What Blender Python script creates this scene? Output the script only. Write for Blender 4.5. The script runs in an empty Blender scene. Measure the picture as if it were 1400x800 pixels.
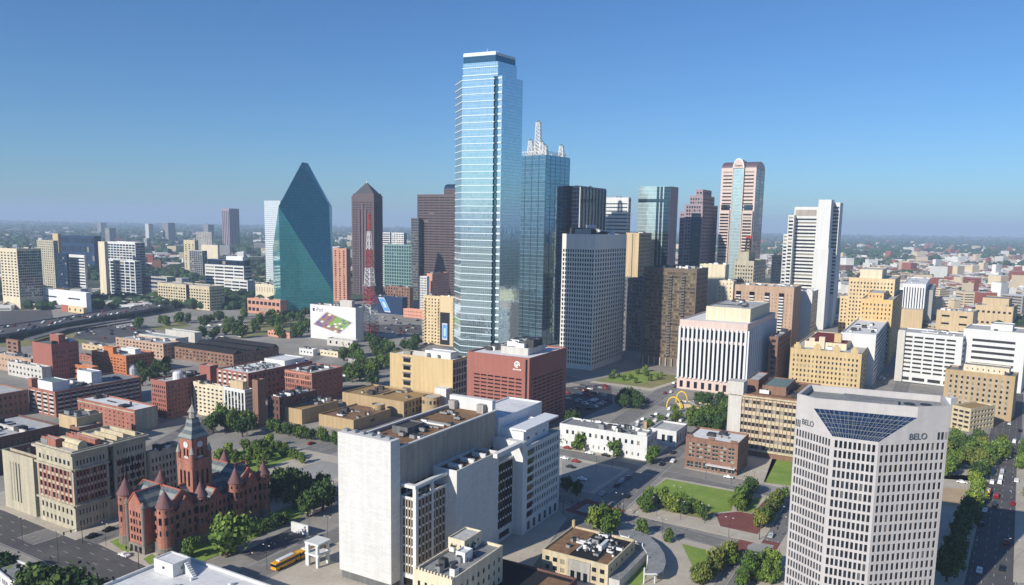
import bpy, math, random
import numpy as np
from mathutils import Vector, Matrix, noise as mnoise

sc = bpy.context.scene
R = math.radians
# ------------------------------------------------------------------ camera, sky, sun, exposure
HC = 120.0                                   # camera height above the downtown streets (observation deck)
FPX, PX, PY, YE, ROLL = 1050.0, 700.0, 450.0, 307.0, 0.0165   # lens and tilt measured on the 1400 px photograph
SUN_AZ, SUN_EL = 225.5, 28.5                 # bearing of the sun, clockwise from +Y
pit = math.atan((PY - YE) / FPX)
FW = np.array([0, math.cos(pit), -math.sin(pit)])
_r = np.array([1.0, 0, 0]); _u = np.cross(_r, FW)
CR, SR = math.cos(ROLL), math.sin(ROLL)
RT = CR * _r + SR * _u
UP = -SR * _r + CR * _u
cam_d = bpy.data.cameras.new('camera'); cam = bpy.data.objects.new('camera', cam_d)
sc.collection.objects.link(cam); sc.camera = cam
cam_d.sensor_width = 36; cam_d.lens = 36 * FPX / 1400
cam_d.shift_y = (PY - 400) / 1400
cam_d.clip_start = 1; cam_d.clip_end = 90000
cam.matrix_world = Matrix(((RT[0], UP[0], -FW[0], 0), (RT[1], UP[1], -FW[1], 0), (RT[2], UP[2], -FW[2], HC), (0, 0, 0, 1)))

world = bpy.data.worlds.new("World"); sc.world = world; world.use_nodes = True
wn = world.node_tree.nodes; wl = world.node_tree.links
sky = wn.new('ShaderNodeTexSky'); sky.sky_type = 'NISHITA'; sky.sun_disc = False
sky.sun_elevation = R(SUN_EL); sky.sun_rotation = R(SUN_AZ)
sky.altitude = 100; sky.air_density = 1.0; sky.dust_density = 0.4; sky.ozone_density = 2.0
bg = wn['Background']; bg.inputs['Strength'].default_value = 0.086
hsv = wn.new('ShaderNodeHueSaturation'); hsv.inputs['Saturation'].default_value = 1.05
wl.new(sky.outputs['Color'], hsv.inputs['Color']); tint = wn.new('ShaderNodeMix'); tint.data_type = 'RGBA'; tint.blend_type = 'MULTIPLY'; tint.inputs[0].default_value = 1.0
wl.new(hsv.outputs['Color'], tint.inputs[6]); tint.inputs[7].default_value = (0.48, 0.79, 1.15, 1); wl.new(tint.outputs[2], bg.inputs['Color'])
sd = bpy.data.lights.new('sun', 'SUN'); sd.energy = 5.0; sd.angle = R(0.5); sd.color = (1.0, 0.93, 0.83)
sun = bpy.data.objects.new('sun', sd); sc.collection.objects.link(sun)
sdir = Vector((-math.sin(R(SUN_AZ)) * math.cos(R(SUN_EL)), -math.cos(R(SUN_AZ)) * math.cos(R(SUN_EL)), -math.sin(R(SUN_EL))))
sun.rotation_euler = sdir.to_track_quat('-Z', 'Y').to_euler(); sun.location = (0, 0, 900)
sc.view_settings.view_transform = 'Standard'; sc.view_settings.look = 'None'
sc.view_settings.gamma = 1.0; sc.view_settings.exposure = 0.2
sc.render.engine = 'CYCLES'
sc.cycles.max_bounces = 6; sc.cycles.diffuse_bounces = 2; sc.cycles.glossy_bounces = 3
sc.cycles.transmission_bounces = 2; sc.cycles.volume_bounces = 1; sc.cycles.transparent_max_bounces = 4
sc.cycles.caustics_reflective = False; sc.cycles.caustics_refractive = False
sc.cycles.sample_clamp_indirect = 4.0

# ------------------------------------------------------------------ measuring: photograph pixel -> place in the world
def ray(x, y): return FW + RT * (x - PX) / FPX - UP * (y - PY) / FPX
def gnd(x, y, z=0.0):
    d = ray(x, y); t = (z - HC) / d[2]
    return np.array([d[0] * t, d[1] * t])
def at_depth(x, y, Y):
    d = ray(x, y); t = Y / d[1]
    return (d[0] * t, Y, HC + d[2] * t)
def proj(p):
    v = np.array([p[0], p[1], p[2] - HC]); z = v @ FW
    return PX + FPX * (v @ RT) / z, PY - FPX * (v @ UP) / z
def hgt(P, y):
    lo, hi = -60.0, 800.0
    for _ in range(50):
        m = (lo + hi) / 2
        if proj((P[0], P[1], m))[1] > y: lo = m
        else: hi = m
    return lo
def dvec(az): return np.array([math.sin(R(az)), math.cos(R(az))])
def along(P, d, h, x):
    """distance t so that P + d t at height h shows at column x"""
    s = 1 if proj((P[0] + d[0], P[1] + d[1], h))[0] > proj((P[0], P[1], h))[0] else -1
    lo, hi = 0.0, 900.0
    for _ in range(50):
        m = (lo + hi) / 2
        q = P + d * m
        z = (np.array([q[0], q[1], h - HC])) @ FW
        if z > 1 and s * (proj((q[0], q[1], h))[0] - x) < 0: lo = m
        else: hi = m
    return lo
def corner(xn, yb, yt):
    x = xn
    for _ in range(12):
        P = gnd(x, yb); h = hgt(P, yt)
        x += xn - proj((P[0], P[1], h))[0]
    return P, h
A_, B_ = dvec(30), dvec(-60)                 # the two street directions of downtown

# ------------------------------------------------------------------ materials
def srgb(r, g, b):
    f = lambda c: c / 12.92 if c <= 0.04045 else ((c + 0.055) / 1.055) ** 2.4
    return (f(r / 255), f(g / 255), f(b / 255))
MATS = {}
def new_mat(name):
    m = bpy.data.materials.new(name); m.use_nodes = True
    MATS[name] = m
    return m, m.node_tree.nodes, m.node_tree.links, m.node_tree.nodes['Principled BSDF']
def N(ns, typ, **kw):
    n = ns.new(typ)
    for k, v in kw.items(): setattr(n, k, v)
    return n
def math_n(ns, ls, op, a, b=None, clamp=False):
    n = N(ns, 'ShaderNodeMath', operation=op, use_clamp=clamp)
    for i, v in enumerate((a, b)):
        if v is None: continue
        if isinstance(v, (int, float)): n.inputs[i].default_value = v
        else: ls.new(v, n.inputs[i])
    return n.outputs[0]
def mixc(ns, ls, fac, c1, c2, mode='MIX'):
    n = N(ns, 'ShaderNodeMix', data_type='RGBA', blend_type=mode)
    if isinstance(fac, (int, float)): n.inputs['Factor'].default_value = fac
    else: ls.new(fac, n.inputs['Factor'])
    for k, v in (('A', c1), ('B', c2)):
        s = [i for i in n.inputs if i.name == k and i.type == 'RGBA'][0]
        if isinstance(v, (tuple, list)): s.default_value = (*v[:3], 1)
        else: ls.new(v, s)
    return [o for o in n.outputs if o.type == 'RGBA'][0]
def noise_fac(ns, ls, scale, detail=4, vec=None, stretch=None, rough=0.6):
    tc = N(ns, 'ShaderNodeNewGeometry').outputs['Position'] if vec is None else vec
    if stretch:
        mp = N(ns, 'ShaderNodeMapping'); mp.inputs['Scale'].default_value = stretch
        ls.new(tc, mp.inputs['Vector']); tc = mp.outputs[0]
    n = N(ns, 'ShaderNodeTexNoise'); n.inputs['Scale'].default_value = scale
    n.inputs['Detail'].default_value = detail; n.inputs['Roughness'].default_value = rough
    ls.new(tc, n.inputs['Vector'])
    return n.outputs['Fac']
def ramp(ns, ls, fac, stops):
    n = N(ns, 'ShaderNodeValToRGB'); e = n.color_ramp.elements
    while len(e) < len(stops): e.new(0.5)
    for i, (p, c) in enumerate(stops):
        e[i].position = p; e[i].color = (*c[:3], 1) if isinstance(c, (tuple, list)) else (c, c, c, 1)
    ls.new(fac, n.inputs['Fac'])
    return n.outputs['Color']
def wall(name, rgb, var=0.16, streak=0.14, rough=0.85, pattern=None, lin=False):
    var *= 0.75
    """masonry or render: uneven tone, rain streaks, optional joints (w, h, depth of tone)"""
    m, ns, ls, b = new_mat(name)
    c = rgb if lin else srgb(*rgb)
    big = noise_fac(ns, ls, 0.045, 5)
    fine = noise_fac(ns, ls, 0.9, 4)
    st = noise_fac(ns, ls, 0.5, 3, stretch=(1, 1, 0.05))
    dk = tuple(v * (1 - 1.6 * var) for v in c); lt = tuple(min(1, v * (1 + 1.2 * var)) for v in c)
    col = ramp(ns, ls, big, [(0.3, dk), (0.52, c), (0.72, lt)])
    col = mixc(ns, ls, 0.5 * 1.0, col, ramp(ns, ls, fine, [(0.3, dk), (0.7, lt)]))
    sf = ramp(ns, ls, st, [(0.40, 1 - 1.3 * streak), (0.62, 1.0)])
    col = mixc(ns, ls, 1.0, col, sf, 'MULTIPLY')
    if pattern:
        uv = N(ns, 'ShaderNodeUVMap').outputs[0]
        br = N(ns, 'ShaderNodeTexBrick'); br.inputs['Scale'].default_value = 1
        br.inputs['Brick Width'].default_value = pattern[0]; br.inputs['Row Height'].default_value = pattern[1]
        br.inputs['Mortar Size'].default_value = pattern[3] if len(pattern) > 3 else 0.02
        br.inputs['Color1'].default_value = (1, 1, 1, 1); k = 1 - pattern[2]
        br.inputs['Color2'].default_value = (k, k, k, 1); k2 = 1 - 1.6 * pattern[2]
        br.inputs['Mortar'].default_value = (k2, k2, k2, 1)
        ls.new(uv, br.inputs['Vector'])
        col = mixc(ns, ls, 1.0, col, br.outputs['Color'], 'MULTIPLY')
    ls.new(col, b.inputs['Base Color']); b.inputs['Roughness'].default_value = rough
    b.inputs['Specular IOR Level'].default_value = 0.25
    return m
def roofm(name, rgb, var=0.22):
    m, ns, ls, b = new_mat(name)
    c = srgb(*rgb)
    n1 = noise_fac(ns, ls, 0.07, 6, rough=0.7); n2 = noise_fac(ns, ls, 0.6, 5, rough=0.7)
    col = ramp(ns, ls, n1, [(0.32, tuple(v * (1 - 1.7 * var) for v in c)), (0.5, c), (0.68, tuple(min(1, v * (1 + var)) for v in c))])
    col = mixc(ns, ls, 0.45, col, ramp(ns, ls, n2, [(0.34, tuple(v * (1 - 2.2 * var) for v in c)), (0.62, tuple(min(1, v * (1 + var)) for v in c))]))
    uv = N(ns, 'ShaderNodeUVMap').outputs[0]
    br = N(ns, 'ShaderNodeTexBrick'); br.inputs['Scale'].default_value = 1
    br.inputs['Brick Width'].default_value = 9; br.inputs['Row Height'].default_value = 3.2; br.inputs['Mortar Size'].default_value = 0.06
    br.inputs['Color1'].default_value = (1, 1, 1, 1); br.inputs['Color2'].default_value = (0.9, 0.9, 0.9, 1); br.inputs['Mortar'].default_value = (0.74, 0.74, 0.74, 1)
    ls.new(uv, br.inputs['Vector'])
    col = mixc(ns, ls, 1.0, col, br.outputs['Color'], 'MULTIPLY')
    ls.new(col, b.inputs['Base Color']); b.inputs['Roughness'].default_value = 0.9; b.inputs['Specular IOR Level'].default_value = 0.2
    return m
def pane(name, rgb, rough=0.12, metal=0.0, var=0.6, blinds=0.15, blind_rgb=(150, 145, 130)):
    """window glass; every pane its own tone, some with blinds"""
    m, ns, ls, b = new_mat(name)
    c = srgb(*rgb)
    rnd = N(ns, 'ShaderNodeNewGeometry').outputs['Random Per Island']
    oi = N(ns, 'ShaderNodeObjectInfo').outputs['Random']
    r2 = math_n(ns, ls, 'FRACT', math_n(ns, ls, 'ADD', math_n(ns, ls, 'MULTIPLY', rnd, 7.31), math_n(ns, ls, 'MULTIPLY', oi, 3.77)))
    col = ramp(ns, ls, r2, [(0.0, tuple(v * (1 - var) for v in c)), (0.75, tuple(v * (1 + 0.4 * var) for v in c)), (1 - blinds, tuple(v * (1 + var) for v in c)), (min(1, 1 - blinds + 0.01), srgb(*blind_rgb))])
    ls.new(col, b.inputs['Base Color']); b.inputs['Roughness'].default_value = rough; b.inputs['Metallic'].default_value = metal
    b.inputs['Specular IOR Level'].default_value = 0.6
    return m
def curtain(name, rgb, su, sv, lw=(0.08, 0.12), line=(40, 50, 60), metal=0.85, rough=0.06, var=0.12, tilt=0.012, dark_rows=None, line_metal=0.3):
    """coated curtain-wall glass with mullions; each pane tips by a hair so reflections break up"""
    m, ns, ls, b = new_mat(name)
    c = srgb(*rgb)
    uv = N(ns, 'ShaderNodeUVMap').outputs[0]
    sp = N(ns, 'ShaderNodeSeparateXYZ'); ls.new(uv, sp.inputs[0])
    u = math_n(ns, ls, 'DIVIDE', sp.outputs[0], su); v = math_n(ns, ls, 'DIVIDE', sp.outputs[1], sv)
    fu = math_n(ns, ls, 'FRACT', u); fv = math_n(ns, ls, 'FRACT', v)
    mask = math_n(ns, ls, 'MAXIMUM', math_n(ns, ls, 'LESS_THAN', fu, lw[0]), math_n(ns, ls, 'LESS_THAN', fv, lw[1]))
    cb = N(ns, 'ShaderNodeCombineXYZ'); ls.new(math_n(ns, ls, 'FLOOR', u), cb.inputs[0]); ls.new(math_n(ns, ls, 'FLOOR', v), cb.inputs[1])
    wnz = N(ns, 'ShaderNodeTexWhiteNoise', noise_dimensions='3D'); ls.new(cb.outputs[0], wnz.inputs['Vector'])
    cc = ramp(ns, ls, wnz.outputs['Value'], [(0, tuple(x * (1 - var) for x in c)), (1, tuple(min(1, x * (1 + var)) for x in c))])
    col = mixc(ns, ls, mask, cc, srgb(*line))
    ls.new(col, b.inputs['Base Color'])
    mm = N(ns, 'ShaderNodeMix', data_type='FLOAT'); ls.new(mask, mm.inputs[0]); mm.inputs[2].default_value = metal; mm.inputs[3].default_value = line_metal
    ls.new(mm.outputs[0], b.inputs['Metallic'])
    mr = N(ns, 'ShaderNodeMix', data_type='FLOAT'); ls.new(mask, mr.inputs[0]); mr.inputs[2].default_value = rough; mr.inputs[3].default_value = 0.5
    ls.new(mr.outputs[0], b.inputs['Roughness'])
    g = N(ns, 'ShaderNodeNewGeometry').outputs['Normal']
    vs = N(ns, 'ShaderNodeVectorMath', operation='SUBTRACT'); ls.new(wnz.outputs['Color'], vs.inputs[0]); vs.inputs[1].default_value = (0.5, 0.5, 0.5)
    sc_ = N(ns, 'ShaderNodeVectorMath', operation='SCALE'); ls.new(vs.outputs[0], sc_.inputs[0]); sc_.inputs['Scale'].default_value = tilt
    ad = N(ns, 'ShaderNodeVectorMath', operation='ADD'); ls.new(g, ad.inputs[0]); ls.new(sc_.outputs[0], ad.inputs[1])
    nm = N(ns, 'ShaderNodeVectorMath', operation='NORMALIZE'); ls.new(ad.outputs[0], nm.inputs[0]); ls.new(nm.outputs[0], b.inputs['Normal'])
    return m
def plain(name, rgb, rough=0.6, metal=0.0, spec=0.4, var=0.1, scale=1.5):
    m, ns, ls, b = new_mat(name)
    c = srgb(*rgb)
    n1 = noise_fac(ns, ls, scale, 3)
    ls.new(ramp(ns, ls, n1, [(0.3, tuple(v * (1 - var) for v in c)), (0.7, tuple(min(1, v * (1 + var)) for v in c))]), b.inputs['Base Color'])
    b.inputs['Roughness'].default_value = rough; b.inputs['Metallic'].default_value = metal; b.inputs['Specular IOR Level'].default_value = spec
    return m
def leafm(name, rgb, var=0.45):
    m, ns, ls, b = new_mat(name)
    c = srgb(*rgb)
    rnd = N(ns, 'ShaderNodeNewGeometry').outputs['Random Per Island']
    oi = N(ns, 'ShaderNodeObjectInfo').outputs['Random']
    col = ramp(ns, ls, rnd, [(0, tuple(v * (1 - var) for v in c)), (0.6, c), (1, (c[0] * (1 + 1.3 * var), c[1] * (1 + var), c[2] * (1 + 0.3 * var)))])
    t2 = ramp(ns, ls, oi, [(0, (0.75, 0.8, 0.85)), (0.5, (1, 1, 1)), (1, (1.25, 1.1, 0.9))])
    col = mixc(ns, ls, 1.0, col, t2, 'MULTIPLY')
    ls.new(col, b.inputs['Base Color']); b.inputs['Roughness'].default_value = 0.75; b.inputs['Specular IOR Level'].default_value = 0.2
    return m

# ------------------------------------------------------------------ mesh builder
class MB:
    def __init__(s): s.v = []; s.f = []; s.m = []
    def poly(s, pts, m=0):
        i = len(s.v); s.v.extend([tuple(map(float, p)) for p in pts]); s.f.append(tuple(range(i, i + len(pts)))); s.m.append(m)
    def prism(s, xy, z0, z1, m=0, top=None, bottom=False):
        n = len(xy)
        for i in range(n):
            a, b = xy[i], xy[(i + 1) % n]
            s.poly([(a[0], a[1], z0), (b[0], b[1], z0), (b[0], b[1], z1), (a[0], a[1], z1)], m)
        s.poly([(p[0], p[1], z1) for p in xy], m if top is None else top)
        if bottom: s.poly([(p[0], p[1], z0) for p in reversed(xy)], m)
    def obox(s, c, ax, ay, w, d, z0, z1, m=0, top=None):
        """box centred on c (xy), w along ax, d along ay"""
        c = np.array(c, float); ax = np.array(ax); ay = np.array(ay)
        if ax[0] * ay[1] - ax[1] * ay[0] < 0: ay = -ay
        q = [c - ax * w / 2 - ay * d / 2, c + ax * w / 2 - ay * d / 2, c + ax * w / 2 + ay * d / 2, c - ax * w / 2 + ay * d / 2]
        s.prism(q, z0, z1, m, top, True)
    def tube(s, p0, p1, r0, r1=None, n=8, m=0, caps=True):
        r1 = r0 if r1 is None else r1
        p0 = Vector(p0); p1 = Vector(p1); d = (p1 - p0).normalized()
        a = d.orthogonal().normalized(); b = d.cross(a)
        c0 = [p0 + (a * math.cos(t) + b * math.sin(t)) * r0 for t in [2 * math.pi * k / n for k in range(n)]]
        c1 = [p1 + (a * math.cos(t) + b * math.sin(t)) * r1 for t in [2 * math.pi * k / n for k in range(n)]]
        for k in range(n):
            j = (k + 1) % n
            if r1 > 1e-4: s.poly([c0[k], c0[j], c1[j], c1[k]], m)
            else: s.poly([c0[k], c0[j], p1], m)
        if caps:
            if r1 > 1e-4: s.poly(c1, m)
            s.poly(list(reversed(c0)), m)
    def lathe(s, c, prof, n=16, m=0, a0=0.0, ms=None):
        """prof: (radius, z) upward round the vertical through c"""
        for i in range(len(prof) - 1):
            (r0, z0), (r1, z1) = prof[i], prof[i + 1]
            mm = ms[i] if ms else m
            for k in range(n):
                t0 = a0 + 2 * math.pi * k / n; t1 = a0 + 2 * math.pi * (k + 1) / n
                q = lambda r, t, z: (c[0] + r * math.cos(t), c[1] + r * math.sin(t), z)
                if r0 < 1e-4 and r1 < 1e-4: continue
                if r1 < 1e-4: s.poly([q(r0, t0, z0), q(r0, t1, z0), q(r1, t0, z1)], mm)
                elif r0 < 1e-4: s.poly([q(r0, t0, z0), q(r1, t1, z1), q(r1, t0, z1)], mm)
                else: s.poly([q(r0, t0, z0), q(r0, t1, z0), q(r1, t1, z1), q(r1, t0, z1)], mm)
    def mesh(s, name, mats, origin=(0, 0, 0), smooth=False):
        me = bpy.data.meshes.new(name)
        o = np.array(origin, float)
        V = np.array(s.v, float).reshape(-1, 3) - o
        me.from_pydata(V.tolist(), [], s.f)
        for m in mats: me.materials.append(MATS[m] if isinstance(m, str) else m)
        me.polygons.foreach_set('material_index', s.m)
        if smooth: me.polygons.foreach_set('use_smooth', [True] * len(s.f))
        uvl = me.uv_layers.new(name='UVMap')
        W = np.array(s.v, float).reshape(-1, 3)
        uv = np.zeros((len(me.loops), 2)); li = 0
        for f in s.f:
            p = W[list(f)]
            n = np.cross(p[1] - p[0], p[2] - p[0]); nl = np.linalg.norm(n)
            n = n / nl if nl > 1e-9 else np.array([0, 0, 1.0])
            if abs(n[2]) > 0.75:
                uv[li:li + len(f), 0] = p[:, :2] @ -B_; uv[li:li + len(f), 1] = p[:, :2] @ A_
            else:
                t = np.array([-n[1], n[0]]); t /= np.linalg.norm(t)
                uv[li:li + len(f), 0] = p[:, :2] @ t; uv[li:li + len(f), 1] = p[:, 2]
            li += len(f)
        uvl.data.foreach_set('uv', uv.ravel())
        me.update()
        return me
    def build(s, name, mats, parent=None, origin=None, smooth=False):
        if origin is None: origin = parent['_o'] if parent is not None and '_o' in parent else (0, 0, 0)
        me = s.mesh(name, mats, origin, smooth)
        ob = bpy.data.objects.new(name, me); sc.collection.objects.link(ob)
        if parent is not None: ob.parent = parent
        else: ob.location = origin
        return ob
def tag(o, label, cat, group=None, kind=None):
    if label: o['label'] = label
    if cat: o['category'] = cat
    if group: o['group'] = group
    if kind: o['kind'] = kind
    return o
ROOTS = []
def thing(name, label, cat, loc, group=None):
    o = bpy.data.objects.new(name, None); sc.collection.objects.link(o)
    o.location = loc; o['_o'] = tuple(map(float, loc)); o.empty_display_size = 2
    ROOTS.append(o)
    return tag(o, label, cat, group)
def structure(name, mb, mats):
    o = mb.build(name, mats); o['kind'] = 'structure'; return o

# ------------------------------------------------------------------ buildings
def S(nc=None, nr=None, sx=None, sy=None, fw=0.6, fh=0.55, mt=1.2, mb=1.0, ms=0.6, dep=0.25, oy=0.5, sp=0, pr=0, frame=True):
    return dict(nc=nc, nr=nr, sx=sx, sy=sy, fw=fw, fh=fh, mt=mt, mb=mb, ms=ms, dep=dep, oy=oy, sp=sp, pr=pr, frame=frame)
def facade(mb, a, b, z0, z1, st, panes):
    """wall from a to b with holes, reveals, and the list of panes that fill them. materials: 0 wall, st['sp'] spandrel, st['pr'] pier"""
    a = np.array(a, float); b = np.array(b, float)
    W = np.linalg.norm(b - a); u = (b - a) / W; nrm = np.array([u[1], -u[0]])
    P = lambda x, z, d=0.0: (a[0] + u[0] * x - nrm[0] * d, a[1] + u[1] * x - nrm[1] * d, z)
    q = lambda x0, x1, y0, y1, m=0: mb.poly([P(x0, y0), P(x1, y0), P(x1, y1), P(x0, y1)], m) if x1 - x0 > 1e-3 and y1 - y0 > 1e-3 else None
    if st is None or z1 - z0 < st['mt'] + st['mb'] + 1.5 or W < 2 * st['ms'] + 1: q(0, W, z0, z1); return
    ms, dep = st['ms'], st['dep']
    nc = st['nc'] or max(1, round((W - 2 * ms) / st['sx'])); H = z1 - z0 - st['mt'] - st['mb']
    nr = st['nr'] or max(1, round(H / st['sy']))
    cw = (W - 2 * ms) / nc; ch = H / nr; ww = cw * st['fw']; wh = ch * st['fh']
    q(0, W, z0, z0 + st['mb']); q(0, W, z1 - st['mt'], z1)
    q(0, ms, z0 + st['mb'], z1 - st['mt']); q(W - ms, W, z0 + st['mb'], z1 - st['mt'])
    for r in range(nr):
        zb = z0 + st['mb'] + r * ch; w0 = zb + (ch - wh) * st['oy']; w1 = w0 + wh
        if st['pr'] != st['sp'] and nc > 1:
            for c in range(nc):
                x0 = ms + c * cw + (cw - ww) / 2
                q(x0, x0 + ww, zb, w0, st['sp']); q(x0, x0 + ww, w1, zb + ch, st['sp'])
            y0, y1 = zb, zb + ch
        else:
            q(ms, W - ms, zb, w0, st['sp']); q(ms, W - ms, w1, zb + ch, st['sp']); y0, y1 = w0, w1
        for c in range(nc + 1):
            x0 = ms + c * cw - (cw - ww) / 2; x1 = ms + c * cw + (cw - ww) / 2
            q(max(ms, x0), min(W - ms, x1), y0, y1, st['pr'])
        for c in range(nc):
            x0 = ms + c * cw + (cw - ww) / 2; x1 = x0 + ww
            mb.poly([P(x0, w0), P(x1, w0), P(x1, w0, dep), P(x0, w0, dep)], st['sp'])
            mb.poly([P(x0, w1, dep), P(x1, w1, dep), P(x1, w1), P(x0, w1)], st['sp'])
            mb.poly([P(x0, w0), P(x0, w0, dep), P(x0, w1, dep), P(x0, w1)], st['pr'])
            mb.poly([P(x1, w0, dep), P(x1, w0), P(x1, w1), P(x1, w1, dep)], st['pr'])
            panes.append((P((x0 + x1) / 2, w0, dep), ww, wh, math.atan2(u[1], u[0]), nrm, st['frame']))
PANE_MESH = {}
def pane_mesh(w, h, glass, frame, bars):
    key = (round(w, 1), round(h, 1), glass, frame, bars)
    if key in PANE_MESH: return PANE_MESH[key]
    mb = MB(); f = min(0.09, w * 0.08)
    if bars:
        xs = [f]
        nb = max(1, round(w / 1.6)); pw = (w - f * (nb + 1)) / nb
        for k in range(nb):
            x0 = -w / 2 + f + k * (pw + f)
            mb.poly([(x0, 0, f), (x0 + pw, 0, f), (x0 + pw, 0, h - f), (x0, 0, h - f)], 0)
        for k in range(nb + 1):
            x0 = -w / 2 + k * (pw + f)
            mb.prism([(x0, -0.06), (x0 + f, -0.06), (x0 + f, 0), (x0, 0)], 0, h, 1)
        for z in ((0, f), (h - f, h)) if h < 2.6 else ((0, f), (h * 0.45, h * 0.45 + f), (h - f, h)):
            mb.prism([(-w / 2, -0.05), (w / 2, -0.05), (w / 2, 0.0), (-w / 2, 0.0)], z[0], z[1], 1, None, True)
    else:
        mb.poly([(-w / 2, 0, 0), (w / 2, 0, 0), (w / 2, 0, h), (-w / 2, 0, h)], 0)
    me = mb.mesh('window', [glass, frame]); PANE_MESH[key] = me
    return me
def add_panes(root, panes, glass, frame, objs, wallmb=None, bars=True):
    """up to 100 windows as parts, the rest of that building's windows as one part"""
    o = np.array(root['_o'])
    def score(p):
        v = np.array([p[0][0], p[0][1], p[0][2] - HC]); d = np.linalg.norm(v)
        x, y = proj(p[0]) if v @ FW > 1 else (-999, -999)
        face = max(0.0, -(v[0] * p[4][0] + v[1] * p[4][1]) / d)
        return p[1] * p[2] * face / d ** 2 * (1 if -5 < x < 1405 and -5 < y < 803 else 0.01)
    panes = sorted(panes, key=score, reverse=True)
    k = 100 if objs is True else int(objs)
    if len(panes) <= k + 4: k = min(len(panes), 100)
    for p in panes[:k]:
        ob = bpy.data.objects.new('window', pane_mesh(p[1], p[2], glass, frame, bars and p[5])); sc.collection.objects.link(ob)
        ob.parent = root; ob.location = np.array(p[0]) - o; ob.rotation_euler = (0, 0, p[3])
    rest = panes[k:]
    if rest:
        mb = MB()
        for p in rest:
            c = np.array(p[0]); u = np.array([math.cos(p[3]), math.sin(p[3]), 0]) * p[1] / 2; z = np.array([0, 0, p[2]])
            mb.poly([c - u, c + u, c + u + z, c - u + z], 0)
        w = mb.build('window', [glass], root); w['kind'] = 'stuff'
def inset(poly, d):
    n = len(poly); out = []
    for i in range(n):
        p0, p1, p2 = np.array(poly[i - 1]), np.array(poly[i]), np.array(poly[(i + 1) % n])
        e1 = (p1 - p0) / np.linalg.norm(p1 - p0); e2 = (p2 - p1) / np.linalg.norm(p2 - p1)
        n1 = np.array([-e1[1], e1[0]]); n2 = np.array([-e2[1], e2[0]])
        k = 1 + n1 @ n2
        out.append(p1 + (n1 + n2) * d / max(k, 0.3))
    return out
def shell(root, poly, z0, z1, mats, styles, objs=0, par=0.9, part='wall', frame='frame_dark', pt=0.45, cornice=None, roof_name='roof', bars=True):
    """one storeyed block: walls with openings, parapet and roof. mats = wall, glass, roof, extra wall materials..."""
    wm, gm, rm = mats[:3]
    mb = MB(); panes = []
    n = len(poly)
    for i in range(n):
        st = styles[i] if i < len(styles) else None
        for s_ in (st if isinstance(st, list) else [(z0, z1, st)]):
            zz0, zz1 = (z0 if s_[0] is None else s_[0]), (z1 if s_[1] is None else s_[1])
            pl = []
            facade(mb, poly[i], poly[(i + 1) % n], zz0, zz1, s_[2], pl); panes += pl
    inn = inset(poly, pt)
    for i in range(n):
        j = (i + 1) % n
        mb.poly([(*poly[i], z1), (*poly[j], z1), (*inn[j], z1), (*inn[i], z1)])
        mb.poly([(*inn[i], z1), (*inn[j], z1), (*inn[j], z1 - par), (*inn[i], z1 - par)])
    if cornice:
        cz, cd, ch, cm = cornice
        out = inset(poly, -cd)
        for i in range(n):
            j = (i + 1) % n
            mb.poly([(*out[i], cz), (*out[j], cz), (*out[j], cz + ch), (*out[i], cz + ch)], cm)
            mb.poly([(*out[i], cz + ch), (*out[j], cz + ch), (*poly[j], cz + ch), (*poly[i], cz + ch)], cm)
            mb.poly([(*poly[i], cz), (*poly[j], cz), (*out[j], cz), (*out[i], cz)], cm)
    wmats = [wm] + list(mats[3:])
    if not objs and panes:
        gi = len(wmats); wmats.append(gm)
        for p in panes:
            c = np.array(p[0]); u = np.array([math.cos(p[3]), math.sin(p[3]), 0]) * p[1] / 2; z = np.array([0, 0, p[2]])
            mb.poly([c - u, c + u, c + u + z, c - u + z], gi)
    mb.build(part, wmats, root)
    rb = MB(); rb.poly([(*p, z1 - par) for p in inn]); rb.build(roof_name, [rm], root)
    if objs and panes: add_panes(root, panes, gm, frame, objs, bars=bars)
    return panes
class Bl: pass
def roof_units(b, n, seed, z, mats=('metal_grey', 'metal_white', 'roof_dark'), size=(1.5, 5), hh=(1, 2.6), area=(0.1, 0.9, 0.1, 0.9)):
    rng = random.Random(seed)
    for k in range(int(n * 1.7)):
        w = rng.uniform(*size); d = rng.uniform(*size); h = rng.uniform(*hh)
        u = b.w * rng.uniform(area[0], area[1]); v = b.d * rng.uniform(area[2], area[3])
        u = min(max(u, w / 2 + 0.8), max(b.w - w / 2 - 0.8, w / 2)); v = min(max(v, d / 2 + 0.8), max(b.d - d / 2 - 0.8, d / 2))
        mb = MB(); c = b.at(u, v); m = rng.choice(mats); t = rng.random()
        if k % 5 == 4:
            ln = min(b.w, b.d) * rng.uniform(.3, .55); ax, ay = (b.dl, b.dr) if rng.random() < .5 else (b.dr, b.dl)
            c = b.at(b.w * rng.uniform(.38, .62), b.d * rng.uniform(.38, .62))
            mb.obox(c, ax, ay, ln, .55, z + .25, z + .85); mb.obox(c, ax, ay, .5, .5, z, z + .248, 1)
        elif t < 0.5:
            mb.obox(c, b.dl, b.dr, w, d, z, z + h)
            mb.obox(c, b.dl, b.dr, w * 0.8, d * 0.8, z + h + 0.002, z + h + 0.25, 1)
        elif t < 0.75:
            mb.obox(c, b.dl, b.dr, w, d * 0.7, z + 0.4, z + h)
            for s_ in (-0.28, 0.28):
                cc = c + b.dl * w * s_
                mb.tube((*cc, z + h + 0.002), (*cc, z + h + 0.5), min(w, d) * 0.2, None, 10, 1)
                mb.obox(cc, b.dl, b.dr, 0.3, d * 0.6, z, z + 0.398, 1)
        else:
            r = min(w, d) * 0.3
            mb.tube((*c, z), (*c, z + h), r, r, 10); mb.tube((*c, z + h + 0.002), (*c, z + h + 0.3), r * 1.3, r * 0.9, 10, 1)
        mb.build('roof_unit', [m, 'metal_dark'], b.root)
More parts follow.
